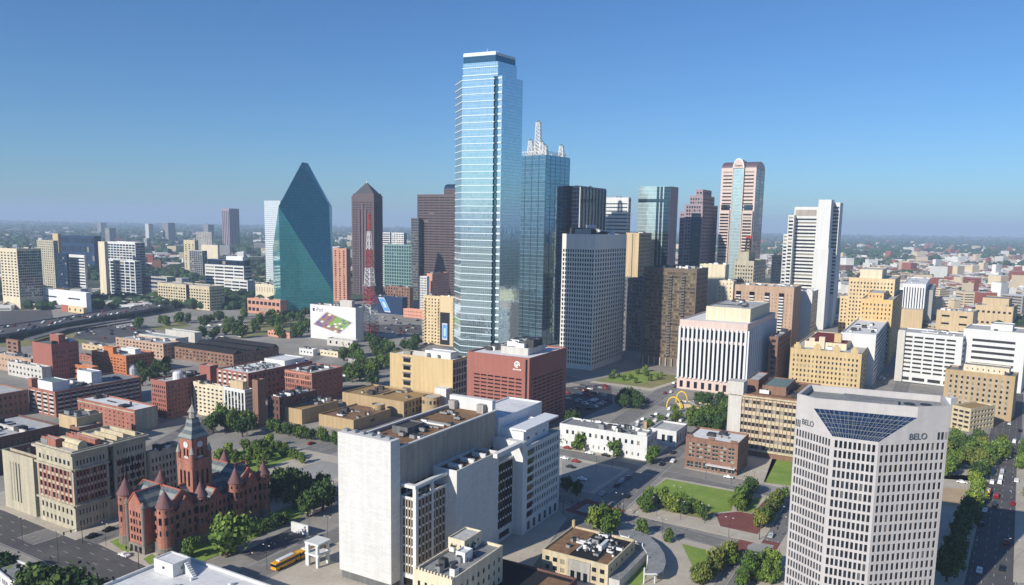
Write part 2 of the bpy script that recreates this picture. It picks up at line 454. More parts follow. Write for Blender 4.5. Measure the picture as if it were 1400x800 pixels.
def penthouse(b, u0, u1, v0, v1, h, wm, rm='roof_pale', z=None, part='penthouse', st=None, gm='glass_dark'):
    z = b.zr if z is None else z
    q = [b.at(b.w * u1, b.d * v0), b.at(b.w * u0, b.d * v0), b.at(b.w * u0, b.d * v1), b.at(b.w * u1, b.d * v1)]
    mb = MB(); pl = []
    for i in range(4): facade(mb, q[i], q[(i + 1) % 4], z, z + h, st if i < 2 else None, pl)
    for p in pl:
        c = np.array(p[0]); uu = np.array([math.cos(p[3]), math.sin(p[3]), 0]) * p[1] / 2; zz = np.array([0, 0, p[2]])
        mb.poly([c - uu, c + uu, c + uu + zz, c - uu + zz], 2)
    i2 = inset(q, 0.3)
    for i in range(4):
        j = (i + 1) % 4
        mb.poly([(*q[i], z + h), (*q[j], z + h), (*i2[j], z + h), (*i2[i], z + h)])
        mb.poly([(*i2[i], z + h), (*i2[j], z + h), (*i2[j], z + h - 0.5), (*i2[i], z + h - 0.5)])
    mb.poly([(*p, z + h - 0.5) for p in i2], 1)
    mb.build(part, [wm, rm, gm], b.root)
def B(name, label, px, mats, Ls=None, Rs=None, yaw=30, cat='building', objs=0, par=0.9, clutter=0, group=None, frame='frame_dark', cornice=None, dmax=None, back=None, pos=None, hh=None, bars=True, pt=0.45, into=None, part='wall', roof_name='roof', zr0=0.0, csize=(1.5, 5)):
    """block measured from its near corner: column, base row, top row, then the columns of its two far corners"""
    b = Bl()
    xn, yb, yt, xl, xr = px
    P, h = corner(xn, yb, yt)
    if pos is not None: P = np.array(pos, float); h = hgt(P, yt)
    if hh: h = hh
    dl, dr = dvec(yaw - 90), dvec(yaw)
    w = along(P, dl, h, xl); d = along(P, dr, h, xr)
    if dmax: d = min(d, dmax) if dmax > 0 else -dmax
    b.P, b.h, b.w, b.d, b.dl, b.dr = P, h, w, d, dl, dr
    b.at = lambda u, v: P + dl * u + dr * v
    b.poly = [b.at(w, 0), b.at(0, 0), b.at(0, d), b.at(w, d)]
    b.root = into or thing(name, label, cat, (P[0], P[1], 0), group)
    b.zr = h - par
    shell(b.root, b.poly, zr0, h, mats, [Ls, Rs, Rs if back is None else back, None], objs, par, part, frame, pt, cornice, roof_name, bars)
    if clutter: roof_units(b, clutter, name + label, b.zr, size=csize)
    return b
def lettering(text, xy, z, rot, size, parent, mat, width=None, depth=.08):
    cu = bpy.data.curves.new('lettering', 'FONT'); cu.body = text; cu.size = size; cu.extrude = depth
    ob = bpy.data.objects.new('lettering', cu); sc.collection.objects.link(ob)
    bpy.context.view_layer.update()
    me = bpy.data.meshes.new_from_object(ob); bpy.data.objects.remove(ob)
    me.materials.clear(); me.materials.append(MATS[mat])
    ob = bpy.data.objects.new('lettering', me); sc.collection.objects.link(ob); ob.parent = parent
    w = max(v.co.x for v in me.vertices)
    ob.location = np.array([*xy, z]) - np.array(parent['_o']); ob.rotation_euler = (R(90), 0, rot)
    if width: ob.scale = (width / w, 1, 1)
    return ob

# ------------------------------------------------------------------ palette
plain('frame_dark', (52, 50, 48)); plain('frame_light', (200, 198, 190)); plain('metal_grey', (150, 152, 152), 0.5, 0.3); plain('metal_white', (215, 216, 214), 0.5)
plain('metal_dark', (60, 62, 64), 0.5, 0.4); plain('steel_red', (176, 44, 40)); plain('steel_white', (225, 225, 222)); plain('black_paint', (18, 18, 20), 0.4)
plain('arch_yellow', (235, 196, 30)); plain('lettering_dark', (70, 76, 84), 0.4); plain('lettering_steel', (92, 106, 116), 0.35, 0.4); wall('panel_taupe', (150, 138, 122), .06, .05)
roofm('roof_pale', (186, 186, 182)); roofm('roof_white', (222, 222, 220), 0.1); roofm('roof_grey', (140, 142, 142)); roofm('roof_dark', (74, 74, 76)); roofm('roof_brown', (138, 108, 80), 0.3)
roofm('roof_tan', (160, 134, 92), 0.18); roofm('roof_black', (42, 42, 44)); roofm('roof_teal', (110, 128, 126)); roofm('roof_green', (88, 122, 102)); roofm('roof_metal', (176, 184, 178), 0.08); roofm('roof_red', (122, 48, 44), 0.15)
pane('glass_dark', (34, 42, 50)); pane('glass_blue', (40, 62, 84), 0.08, 0.3); pane('glass_black', (20, 26, 34), 0.1, 0.0, 0.5, 0.0); pane('glass_teal', (52, 84, 96), 0.08, 0.4, 0.4, 0.0); pane('glass_mix', (52, 56, 58), 0.15, 0.0, 0.6, 0.3)
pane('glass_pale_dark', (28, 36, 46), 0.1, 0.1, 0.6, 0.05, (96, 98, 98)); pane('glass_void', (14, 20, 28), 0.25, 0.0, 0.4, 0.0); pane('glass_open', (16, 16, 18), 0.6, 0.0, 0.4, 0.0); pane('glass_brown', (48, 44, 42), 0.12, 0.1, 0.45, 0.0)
wall('white_stone', (214, 213, 209), 0.07, 0.05, 0.85, (2.4, 0.8, 0.11, 0.06)); wall('white_paint', (212, 213, 210), 0.06, 0.07); wall('white_metal', (220, 222, 224), 0.06, 0.05, 0.5)
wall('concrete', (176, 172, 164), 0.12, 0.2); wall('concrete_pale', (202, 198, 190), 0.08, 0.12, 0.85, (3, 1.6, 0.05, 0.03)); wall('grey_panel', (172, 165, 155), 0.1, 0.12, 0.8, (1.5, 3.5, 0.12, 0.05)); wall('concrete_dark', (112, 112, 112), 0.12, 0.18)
wall('red_brick', (172, 116, 100), 0.16, 0.16, 0.9, (0.9, 0.3, 0.14)); wall('orange_brick', (198, 124, 80), 0.12, 0.1, 0.9, (0.9, 0.3, 0.12)); wall('brown_brick', (148, 114, 96), 0.16, 0.16, 0.9, (0.9, 0.3, 0.14)); wall('dark_brick', (120, 88, 80), 0.16, 0.16, 0.9, (0.9, 0.3, 0.14))
wall('old_brick', (184, 118, 94), 0.28, 0.22, 0.9, (0.9, 0.3, 0.16)); wall('red_panel', (160, 104, 92), 0.08, 0.08, 0.85, (1.6, 0.8, 0.06, 0.02)); wall('tan_brick', (184, 160, 122), 0.08, 0.1, 0.9, (0.9, 0.3, 0.07)); wall('yellow_brick', (206, 182, 136), 0.07, 0.1, 0.9, (0.9, 0.3, 0.06))
wall('cream', (218, 206, 178), 0.08, 0.12); wall('cream_stone', (206, 192, 160), 0.1, 0.16, 0.85, (1.8, 0.8, 0.07)); wall('limestone', (188, 180, 158), 0.1, 0.16, 0.85, (2, 0.9, 0.07)); wall('tan', (200, 178, 142), 0.08, 0.12); wall('gold_stone', (214, 192, 152), 0.08, 0.1); wall('orange_stone', (214, 180, 126), 0.08, 0.1)
wall('pink_brick', (202, 150, 128), 0.08, 0.1, 0.9, (0.9, 0.3, 0.08)); wall('salmon', (212, 154, 130), 0.08, 0.1); wall('pink_granite', (208, 188, 178), 0.08, 0.06, 0.6); wall('mauve_granite', (156, 140, 146), 0.1, 0.08, 0.6); wall('purple_granite', (104, 90, 98), 0.1, 0.08, 0.5); wall('brown_granite', (98, 84, 84), 0.1, 0.06, 0.5); wall('beige_brick', (190, 162, 138), 0.1, 0.12, 0.9, (0.9, 0.3, 0.08))
wall('dark_panel', (112, 98, 84), 0.2, 0.1, 0.6); wall('red_sandstone', (182, 124, 106), 0.22, 0.22, 0.9, (1.1, 0.5, 0.16)); wall('grey_granite', (140, 132, 122), 0.2, 0.2, 0.9, (1.1, 0.6, 0.14)); wall('terracotta', (176, 104, 88), 0.15, 0.1)
wall('belo_stone', (190, 186, 184), 0.05, 0.06, 0.8, (2.6, 1.3, 0.05, 0.03))

# ------------------------------------------------------------------ towers of the skyline
# tall stepped glass tower with white floor lines
wall('floor_line', (206, 222, 228), 0.04, 0.04, 0.5)
curtain('glass_sky', (192, 213, 217), 1.5, 2.1, (0.07, 0.06), (150, 172, 178), 0.85, 0.05, 0.05, 0.012)
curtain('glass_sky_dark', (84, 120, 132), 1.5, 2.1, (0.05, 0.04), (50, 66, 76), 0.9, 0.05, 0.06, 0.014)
def glass_tower():
    P, h = corner(687, 543, 103)
    dl, dr = dvec(-66), dvec(38); dc = dvec(-18)
    root = thing('skyscraper', 'tallest tower, slim stepped blue glass shaft with bright white floor lines', 'skyscraper', (*P, 0))
    notch = 1.2
    wl_ = along(P, dl, h, 632); wr = along(P, dr, h, 715)
    at = lambda u, v: P + dl * u + dr * v
    # footprint left to right: chamfered left corner, a dark slot beside the near corner, right face
    ch = 6.0
    s0 = along(P, dl, h, 682.0); s1 = along(P, dl, h, 675.5)
    tc = along(at(wl_, 0), dc, h, 623.3); C0 = at(wl_, 0) + dc * tc
    foot = [C0 + dr * 14, C0, at(wl_, 0), at(s1, 0), at(s1, notch), at(s0, notch), at(s0, 0), at(0, 0), at(0, wr), C0 + dr * (wr * .8)]
    mb = MB(); n = len(foot)
    for i in range(n):
        a, b = foot[i], foot[(i + 1) % n]
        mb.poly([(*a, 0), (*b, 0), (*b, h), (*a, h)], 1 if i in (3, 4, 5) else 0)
    mb.poly([(*p, h) for p in foot], 2)
    mb.build('curtain_wall', ['glass_sky', 'glass_sky_dark', 'roof_grey'], root)
    # upper tiers
    Ps, hs = at(along(P, dl, h, 679.5) * 0.6, 3), hgt(P, 90)
    tiers = [(hgt(P, 80.5), 633.2, 681, 706.5, 5.5), (hgt(P, 66.2), 635, 677.5, 703.5, 9.5)]
    z = h; tz = []
    for (zt, xl, xn, xr, off) in tiers:
        u0 = along(P + dr * off, dl, zt, xn); u1 = along(P + dr * off, dl, zt, xl)
        v1 = along(at(u0, 0), dr, zt, xr)
        q = [at(u1, off), at(u0, off), at(u0, v1), at(u1, v1)]
        m = MB(); m.prism(q, z, zt, 0, 2); m.build('upper_tier', ['glass_sky', 'glass_sky_dark', 'roof_grey'], root); tz.append((q, z, zt)); z = zt
    q, z0, z1 = tz[-1]
    m = MB(); m.prism(inset(q, -0.4), z1 - 7.5, z1 - 1.5, 0, None, True); m.build('crown_band', ['glass_sky_dark'], root)
    m = MB(); m.prism(inset(q, -0.5), z1 - 1.49, z1 + 0.3, 0, None, True); m.build('crown_cap', ['floor_line'], root)
    # white floor lines, wrapped round each tier
    def line(poly, z, k=0.35, hgt_=0.5, skip=()):
        m = MB(); o = inset(poly, -k); nn = len(poly)
        for i in range(nn):
            if i in skip: continue
            j = (i + 1) % nn
            a, b, c, d = poly[i], poly[j], o[j], o[i]
            m.poly([(*d, z), (*c, z), (*c, z + hgt_), (*d, z + hgt_)]); m.poly([(*d, z + hgt_), (*c, z + hgt_), (*b, z + hgt_), (*a, z + hgt_)]); m.poly([(*a, z), (*b, z), (*c, z), (*d, z)])
        m.build('floor_line', ['floor_line'], root)
    nl = 46
    for k in range(nl):
        line(foot[:3] + [at(s1, 0)] + foot[8:] if False else [foot[0], foot[1], foot[2], foot[3]], 6 + (h - 8) * k / (nl - 1), skip=(3,))
        m = MB(); zz = 6 + (h - 8) * k / (nl - 1)
        m.obox((at(s0, -0.1) + at(0, -0.1)) / 2, dl, dr, abs(s0) + 0.2, 0.9, zz - 0.1, zz + 1.0); m.build('corner_line', ['floor_line'], root)
    for (q, a, b_) in tz:
        for k in range(max(2, int((b_ - a) / 5))): line(q, a + 2 + k * 5, skip=(1, 2, 3), hgt_=0.5)
    for (u, v, hh) in ((0.45, 0.3, 4.5), (0.62, 0.5, 3), (0.3, 0.6, 4), (0.85, 0.3, 2.5)):
        q, z0, z1 = tz[-1]
        c = np.array(q[1]) * (1 - u) * (1 - v) + np.array(q[0]) * u * (1 - v) + np.array(q[2]) * (1 - u) * v + np.array(q[3]) * u * v
        m = MB(); m.tube((*c, z1), (*c, z1 + hh), 0.25, 0.1, 6); m.build('antenna', ['steel_white'], root)
    roofc = (np.array(tz[-1][0][1]) + np.array(tz[-1][0][3])) / 2
    m = MB(); m.obox(roofc, dl, dr, 8, 6, tz[-1][2], tz[-1][2] + 2.5); m.build('roof_unit', ['metal_grey'], root)
    return root
glass_tower()

# second glass tower with x-braced pattern and lattice masts
curtain('glass_braced', (124, 156, 172), 1.6, 3.8, (0.05, 0.1), (110, 136, 146), 0.85, 0.05, 0.1, 0.02)
curtain('glass_braced_dark', (86, 112, 128), 1.6, 3.8, (0.05, 0.1), (52, 70, 84), 0.92, 0.05, 0.1, 0.02)
def lattice(mb, c, z0, z1, w0, w1, n, m=0, r=0.22, ax=A_, ay=B_):
    def cn(z):
        t = (z - z0) / (z1 - z0); w = w0 + (w1 - w0) * t
        return [np.array(c) + ax * sx * w / 2 + ay * sy * w / 2 for sx, sy in ((-1, -1), (1, -1), (1, 1), (-1, 1))]
    zs = [z0 + (z1 - z0) * k / n for k in range(n + 1)]
    for k in range(n):
        a, b = cn(zs[k]), cn(zs[k + 1])
        for i in range(4):
            j = (i + 1) % 4
            mb.tube((*a[i], zs[k]), (*b[i], zs[k + 1]), r, None, 4, m, False)
            mb.tube((*a[i], zs[k]), (*b[j], zs[k + 1]), r * 0.6, None, 3, m, False)
            mb.tube((*a[j], zs[k]), (*b[i], zs[k + 1]), r * 0.6, None, 3, m, False)
            mb.tube((*b[i], zs[k + 1]), (*b[j], zs[k + 1]), r * 0.6, None, 3, m, False)
def braced_tower():
    b = B('skyscraper', 'glass tower topped by white lattice masts behind the tallest tower', (746.7, 474, 211.5, 700, 779), ('glass_braced', 'glass_braced', 'roof_grey'), yaw=38)
    w = [o for o in b.root.children if o.name.startswith('wall')][0]; w.name = 'curtain_wall'
    m = MB()
    for (fa, fb) in ((b.poly[0], b.poly[1]), (b.poly[1], b.poly[2])):   # broad frame bars that square off the glass
        u = (fb - fa); W = np.linalg.norm(u); u = u / W; nr = np.array([u[1], -u[0]])
        for k in range(0, 6):
            c = fa + u * W * k / 5 + nr * 0.12; m.obox(c, u, nr, 0.5, 0.2, 0, b.h - 0.5)
        for k in range(1, 11):
            c = fa + u * W / 2 + nr * 0.10; m.obox(c, u, nr, W, 0.14, b.h * k / 10.5, b.h * k / 10.5 + 0.5)
    m.build('frame_bars', ['glass_sky_dark'], b.root)
    m = MB()
    n_ = 90; fa, fb = b.poly[0], b.poly[1]; u = (fb - fa) / np.linalg.norm(fb - fa); nr = np.array([u[1], -u[0]])
    rng = random.Random(5)
    z = b.h
    c0 = b.at(b.w * 0.42, b.d * 0.4)
    for (uu, vv, hh, ww) in ((0.45, 0.3, 33, 6.0), (0.3, 0.25, 13, 5), (0.08, 0.75, 11, 5), (0.12, 0.12, 9, 5), (0.7, 0.5, 12, 5), (0.6, 0.2, 15, 5)):
        c = b.at(b.w * uu, b.d * vv); mm = MB()
        lattice(mm, c, z, z + hh, ww, ww * 0.6, max(3, int(hh / 3.2)), r=0.42)
        mm.build('lattice_mast', ['steel_white'], b.root)
        mm = MB(); mm.lathe(c, [(0.1, z + hh), (ww * 0.34, z + hh + 0.02), (ww * 0.22, z + hh + 1), (0, z + hh + 2.2)], 8); mm.build('mast_cap', ['roof_green'], b.root)
    mm = MB()
    for i in range(4):
        a, c = inset(b.poly, 3)[i], inset(b.poly, 3)[(i + 1) % 4]
        for k in range(12):
            p, q_ = a + (c - a) * k / 12, a + (c - a) * (k + 1) / 12
            mm.tube((*p, z - 0.9), (*p, z + 4), 0.25, None, 4); mm.tube((*p, z + 4), (*q_, z + 4), 0.2, None, 4); mm.tube((*p, z), (*q_, z + 4), 0.15, None, 4)
    mm.build('roof_truss', ['steel_white'], b.root)
braced_tower()

# prism tower
curtain('glass_teal_wall', (72, 158, 158), 1.5, 3.7, (0.08, 0.12), (34, 92, 98), 0.34, 0.05, 0.12, 0.012)
def prism_tower():
    BL = gnd(384.5, 431); BR = gnd(456, 428)
    root = thing('skyscraper', 'faceted green glass tower cut to a slanted point like a crystal', 'skyscraper', (*((BL + BR) / 2), 0))
    e = (BR - BL) / np.linalg.norm(BR - BL); nb = np.array([-e[1], e[0]])
    D = np.linalg.norm(BR - BL) * 1.0
    hSL = hgt(BL, 282); hK = hgt(BR, 399)
    yb_ = (BL + BR)[1] / 2
    pts = [(*BL, 0), (*BR, 0), (*(BL + nb * D + e * 6), 0), (*(BR + nb * D - e * 6), 0), (*BL, hSL), (*BR, hK),
           at_depth(453.8, 283, BR[1] + nb[1] * D * 0.86), at_depth(449.6, 280, BR[1] + nb[1] * D * 0.60), at_depth(413, 221.8, yb_ + D * 0.5), at_depth(421, 223.2, yb_ + D * 0.74), (*(BL + nb * D + e * 6), hSL * 0.6), (*(BR + nb * D - e * 6), hSL * 0.55)]
    import bmesh
    bm = bmesh.new(); vs = [bm.verts.new(p) for p in pts]
    bmesh.ops.convex_hull(bm, input=vs)
    bmesh.ops.dissolve_limit(bm, angle_limit=R(1.0), verts=bm.verts, edges=bm.edges)
    m = MB()
    bm.normal_update()
    for f in bm.faces: m.poly([v.co for v in f.verts], 0)
    bm.free()
    m.build('curtain_wall', ['glass_teal_wall'], root)
    m = MB(); m.prism([BL - nb * 3, BR - nb * 3, BR + nb * 4 , BL + nb * 4], 0, 5.5, 0, 1); m.build('entrance_base', ['glass_dark', 'roof_dark'], root)
prism_tower()

b = B('skyscraper', 'pale silvery glass tower half hidden by the green crystal tower', (383, 392, 274.5, 361, 396), ('glass_sky', 'glass_blue', 'roof_white'))
curtain('glass_pale', (196, 208, 212), 1.6, 3.6, (0.25, 0.3), (214, 220, 222), 0.6, 0.12, 0.2, 0.01, line_metal=0.0)
[o for o in b.root.children if o.name.startswith('wall')][0].data.materials[0] = MATS['glass_pale']

# pyramid-topped granite tower
def pyramid_tower():
    b = B('skyscraper', 'slim brown granite tower with a dark pyramid roof', (511, 404, 267.5, 480.5, 523), ('brown_granite', 'glass_black', 'roof_dark'), S(sx=3.1, sy=4.0, fw=0.45, fh=0.6, mt=9, ms=2.5), S(sx=3.1, sy=4.0, fw=0.45, fh=0.6, mt=9, ms=2.5))
    q = inset(b.poly, 1.5); z = b.h
    m = MB(); m.prism(q, z - 0.9, z + 3.5, 0, 0); m.build('attic', ['brown_granite'], b.root)
    q = inset(b.poly, 3.5); c = sum(q) / 4; top = hgt(c, 249)
    m = MB()
    for i in range(4): m.poly([(*q[i], z + 3.5), (*q[(i + 1) % 4], z + 3.5), (*c, top)])
    m.build('pyramid_roof', ['metal_dark'], b.root)
    m = MB(); m.lathe(c, [(1.2, top - 1.5), (0, top + 3)], 6); m.build('finial', ['steel_white'], b.root)
    for (fa, fb) in ((b.poly[0], b.poly[1]), (b.poly[1], b.poly[2])):
        u = (fb - fa); W = np.linalg.norm(u); u = u / W; nr = np.array([u[1], -u[0]])
        for k, hh in ((0.36, 0.86), (0.5, 0.92), (0.64, 0.86)):
            m = MB(); m.obox(fa + u * W * k + nr * 0.8, u, nr, W * 0.07, 1.6, 0, b.h * hh); m.build('bay', ['purple_granite'], b.root)
pyramid_tower()
b = B('skyscraper', 'broad brown tower with fine horizontal window bands left of the tallest tower', (640, 414, 265.5, 570.5, 668), ('brown_granite', 'glass_brown', 'roof_dark'), S(nc=9, sy=4.0, fw=0.93, fh=0.42, mt=3, dep=0.3), S(nc=6, sy=4.0, fw=0.93, fh=0.42, mt=3))
b = B('skyscraper', 'brown tower with a curved glass top peeping over the broad brown tower', (650, 402, 258, 607, 662), ('brown_granite', 'glass_brown', 'roof_dark'), S(sx=2.4, sy=4, fw=0.8, fh=0.42), S(sx=2.4, sy=4, fw=0.8, fh=0.42))
m = MB(); _n = 10
_a, _b, _c, _d = b.poly
for k in range(_n):
    t0, t1 = math.pi * k / _n, math.pi * (k + 1) / _n
    f = lambda t: ((1 - math.cos(t)) / 2, 9 * math.sin(t))
    (s0, y0), (s1, y1) = f(t0), f(t1)
    p0, p1, p2, p3 = _b + (_c - _b) * s0, _b + (_c - _b) * s1, _a + (_d - _a) * s1, _a + (_d - _a) * s0
    m.poly([(*p0, b.h + y0), (*p1, b.h + y1), (*p2, b.h + y1), (*p3, b.h + y0)], 0)
    m.poly([(*p0, b.h), (*p1, b.h), (*p1, b.h + y1), (*p0, b.h + y0)], 0); m.poly([(*p3, b.h), (*p3, b.h + y0), (*p2, b.h + y1), (*p2, b.h)], 0)
m.build('vault_roof', ['glass_sky_dark'], b.root)
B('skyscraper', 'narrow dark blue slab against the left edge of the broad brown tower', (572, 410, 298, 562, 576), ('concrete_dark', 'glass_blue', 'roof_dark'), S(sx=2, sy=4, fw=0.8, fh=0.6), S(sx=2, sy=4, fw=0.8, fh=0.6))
B('apartment_tower', 'pink brick apartment tower with a column of dark balconies left of the pyramid tower', (473.5, 413, 340, 455, 479), ('pink_brick', 'glass_dark', 'roof_pale'), [(None, None, S(nc=3, sy=3.4, fw=0.4, fh=0.6, ms=1, mt=2.5, dep=0.9))], S(nc=3, sy=3.4, fw=0.3), clutter=3)
wall('teal_panel', (126, 156, 152), .06, .05)
B('office_building', 'teal green office block with a square pale grid right of the pyramid tower', (562.5, 396, 335, 525, 566.5), ('teal_panel', 'glass_teal', 'roof_grey'), S(nc=11, nr=13, fw=0.72, fh=0.72, mt=1.5), S(nc=2, nr=13, fw=0.7, fh=0.7), clutter=3)
B('office_building', 'white gridded block rising behind the teal gridded office', (552, 390, 318.5, 533.5, 556), ('white_paint', 'glass_dark', 'roof_white'), S(nc=8, sy=4, fw=0.6, fh=0.6), S(nc=3, sy=4))
B('office_building', 'narrow white banded block between the pyramid tower and the white gridded block', (533, 392, 318, 523, 535), ('white_paint', 'glass_dark', 'roof_white'), S(nc=1, sy=4, fw=0.95, fh=0.5), S(nc=1, sy=4))
B('apartment_block', 'salmon apartment block with a dark shaded side below the broad brown tower', (591, 422, 374, 583.5, 614), ('salmon', 'glass_dark', 'roof_pale'), None, S(sx=4, sy=3.6, fw=0.35, fh=0.5), clutter=3)
B('apartment_block', 'white balconied slab against the salmon apartment block', (583.5, 424, 378, 574, 587), ('white_paint', 'glass_dark', 'roof_white'), S(nc=4, sy=3.4, fw=0.6, fh=0.6), None)
B('shed', 'low salmon building with square openings below the salmon apartment block', (580, 436, 424, 551.5, 584), ('salmon', 'glass_black', 'roof_pale'), S(nc=10, nr=2, fw=0.35, fh=0.3), None)

# towers right of the tallest tower
wall('tower_concrete', (222, 218, 208), .06, .06)
bq = S(nc=13, nr=26, fw=0.63, fh=0.66, mt=12, ms=0.5, mb=4, dep=0.6)
b = B('skyscraper', 'grey concrete tower with a deep square window grid, half in shadow', (814, 507, 320.5, 769, 857), ('tower_concrete', 'glass_void', 'roof_grey'), bq, bq)
roof_units(b, 16, 'grid', b.zr, size=(3, 9), hh=(2, 6))
m = MB(); c = b.at(b.w * .55, b.d * .4); m.lathe(c, [(0.4, b.zr), (0.4, b.zr + 4), (4.2, b.zr + 6), (4.6, b.zr + 8.5), (3.4, b.zr + 7.5), (0, b.zr + 6.8)], 14); m.build('dish', ['metal_white'], b.root)
b = B('office_tower', 'tan blank slab tower with a dark side behind the grey grid tower', (874, 468, 318.5, 856, 891), ('tan', 'glass_dark', 'roof_grey'), None, S(sx=2.5, sy=4, fw=0.5), clutter=4)
m = MB(); m.obox(b.at(b.w * .48, -0.15), b.dl, b.dr, 0.8, 0.3, 0, b.h - 1); m.build('pilaster', ['concrete_dark'], b.root)
wall('navy_panel', (38, 58, 88), 0.1, 0.05, 0.35)
b = B('skyscraper', 'dark navy tower with thin white vertical fins behind the grid tower', (793, 470, 254, 766, 828.5), ('navy_panel', 'glass_black', 'roof_dark'), S(sx=3, sy=4, fw=0.9, fh=0.85, dep=0.1), S(nc=8, nr=1, fw=0.86, fh=0.98, mt=1, dep=0.3), clutter=4)
for k in range(9):
    m = MB(); m.obox(b.at(-0.3, b.d * k / 8), b.dl, b.dr, 0.7, 0.4, 0, b.h - 1); m.build('fin', ['white_metal'], b.root)
B('office_tower', 'white office tower with thin dark bands and a green glass top', (859.5, 455, 270, 826, 863), ('white_paint', 'glass_teal', 'roof_white'), [(None, None, S(nc=1, sy=4, fw=0.97, fh=0.32, mt=5))], S(nc=1, sy=4, fw=0.95, fh=.4), clutter=2)
curtain('glass_mint', (196, 214, 212), 1.6, 3.9, (0.06, 0.12), (160, 180, 180), 0.6, 0.08, 0.08, 0.012)
curtain('glass_slate', (70, 96, 112), 1.6, 3.9, (0.06, 0.12), (44, 62, 76), 0.9, 0.06, 0.1, 0.012)
def mint_tower():
    b = B('skyscraper', 'pale mint glass tower with three dark vertical stripes at its corner', (917, 462, 254.5, 873.4, 927.5), ('glass_mint', 'glass_mint', 'roof_grey'))
    w = [o for o in b.root.children if o.name.startswith('wall')][0]; w.name = 'curtain_wall'
    m = MB()
    for (x0, x1) in ((898.5, 901.8), (903.4, 906.6), (908.5, 917.2)):
        u0 = along(b.P, b.dl, b.h, x1); u1 = along(b.P, b.dl, b.h, x0)
        m.obox(b.at((u0 + u1) / 2, -0.15), b.dl, b.dr, u1 - u0, 0.3, 0, b.h - 0.4)
    m.build('dark_stripe', ['glass_slate'], b.root)
    m = MB(); m.obox(b.at(b.w / 2, -0.12), b.dl, b.dr, b.w, 0.2, b.h - 17, b.h - 13.5); m.build('plant_band', ['glass_slate'], b.root)
    m = MB(); m.obox(b.at(-0.12, b.d / 2), b.dl, b.dr, 0.2, b.d - 0.4, 0, b.h - 0.5); m.build('granite_flank', ['mauve_granite'], b.root)
mint_tower()
def stepped_tower():
    b = B('skyscraper', 'stepped pink granite and blue glass tower beside the vaulted tower', (961, 452, 279.5, 936, 981.5), ('mauve_granite', 'glass_blue', 'roof_dark'), S(sx=3, sy=4, fw=0.62, fh=0.62, ms=2), S(sx=3, sy=4, fw=0.62, fh=0.62, ms=2))
    for (xl, xn, xr, yt, v) in ((943, 962, 977, 267.5, 4), (951.5, 963.5, 973, 259, 8)):
        h2 = hgt(b.at(0, v), yt); u0 = along(b.at(0, v), b.dl, h2, xn) if xn < 961 else 1.5 * v / 4
        u1 = along(b.at(0, v), b.dl, h2, xl); v1 = along(b.at(u0, 0), b.dr, h2, xr)
        q = [b.at(u1, v), b.at(u0, v), b.at(u0, v1), b.at(u1, v1)]
        shell(b.root, q, b.h - 0.9, h2, ('mauve_granite', 'glass_blue', 'roof_dark'), [S(sx=3, sy=4, fw=0.6, mt=2)] * 2, 0, part='upper_tier', roof_name='tier_roof')
    h2 = hgt(b.at(b.w, 0), 290)
    u1 = along(b.P, b.dl, h2, 929)
    q = [b.at(u1, 2), b.at(b.w + .02, 2), b.at(b.w + .02, b.d * .7), b.at(u1, b.d * .7)]
    shell(b.root, q, 0, h2, ('mauve_granite', 'glass_blue', 'roof_dark'), [S(nc=2, sy=4, fw=0.55)], 0, part='side_tier', roof_name='tier_roof')
    m = MB(); m.obox(b.at(b.w * .33, -0.4), b.dl, b.dr, b.w * .5, 0.8, 0, b.h * 0.93); m.build('glass_bay', ['glass_slate'], b.root)
stepped_tower()

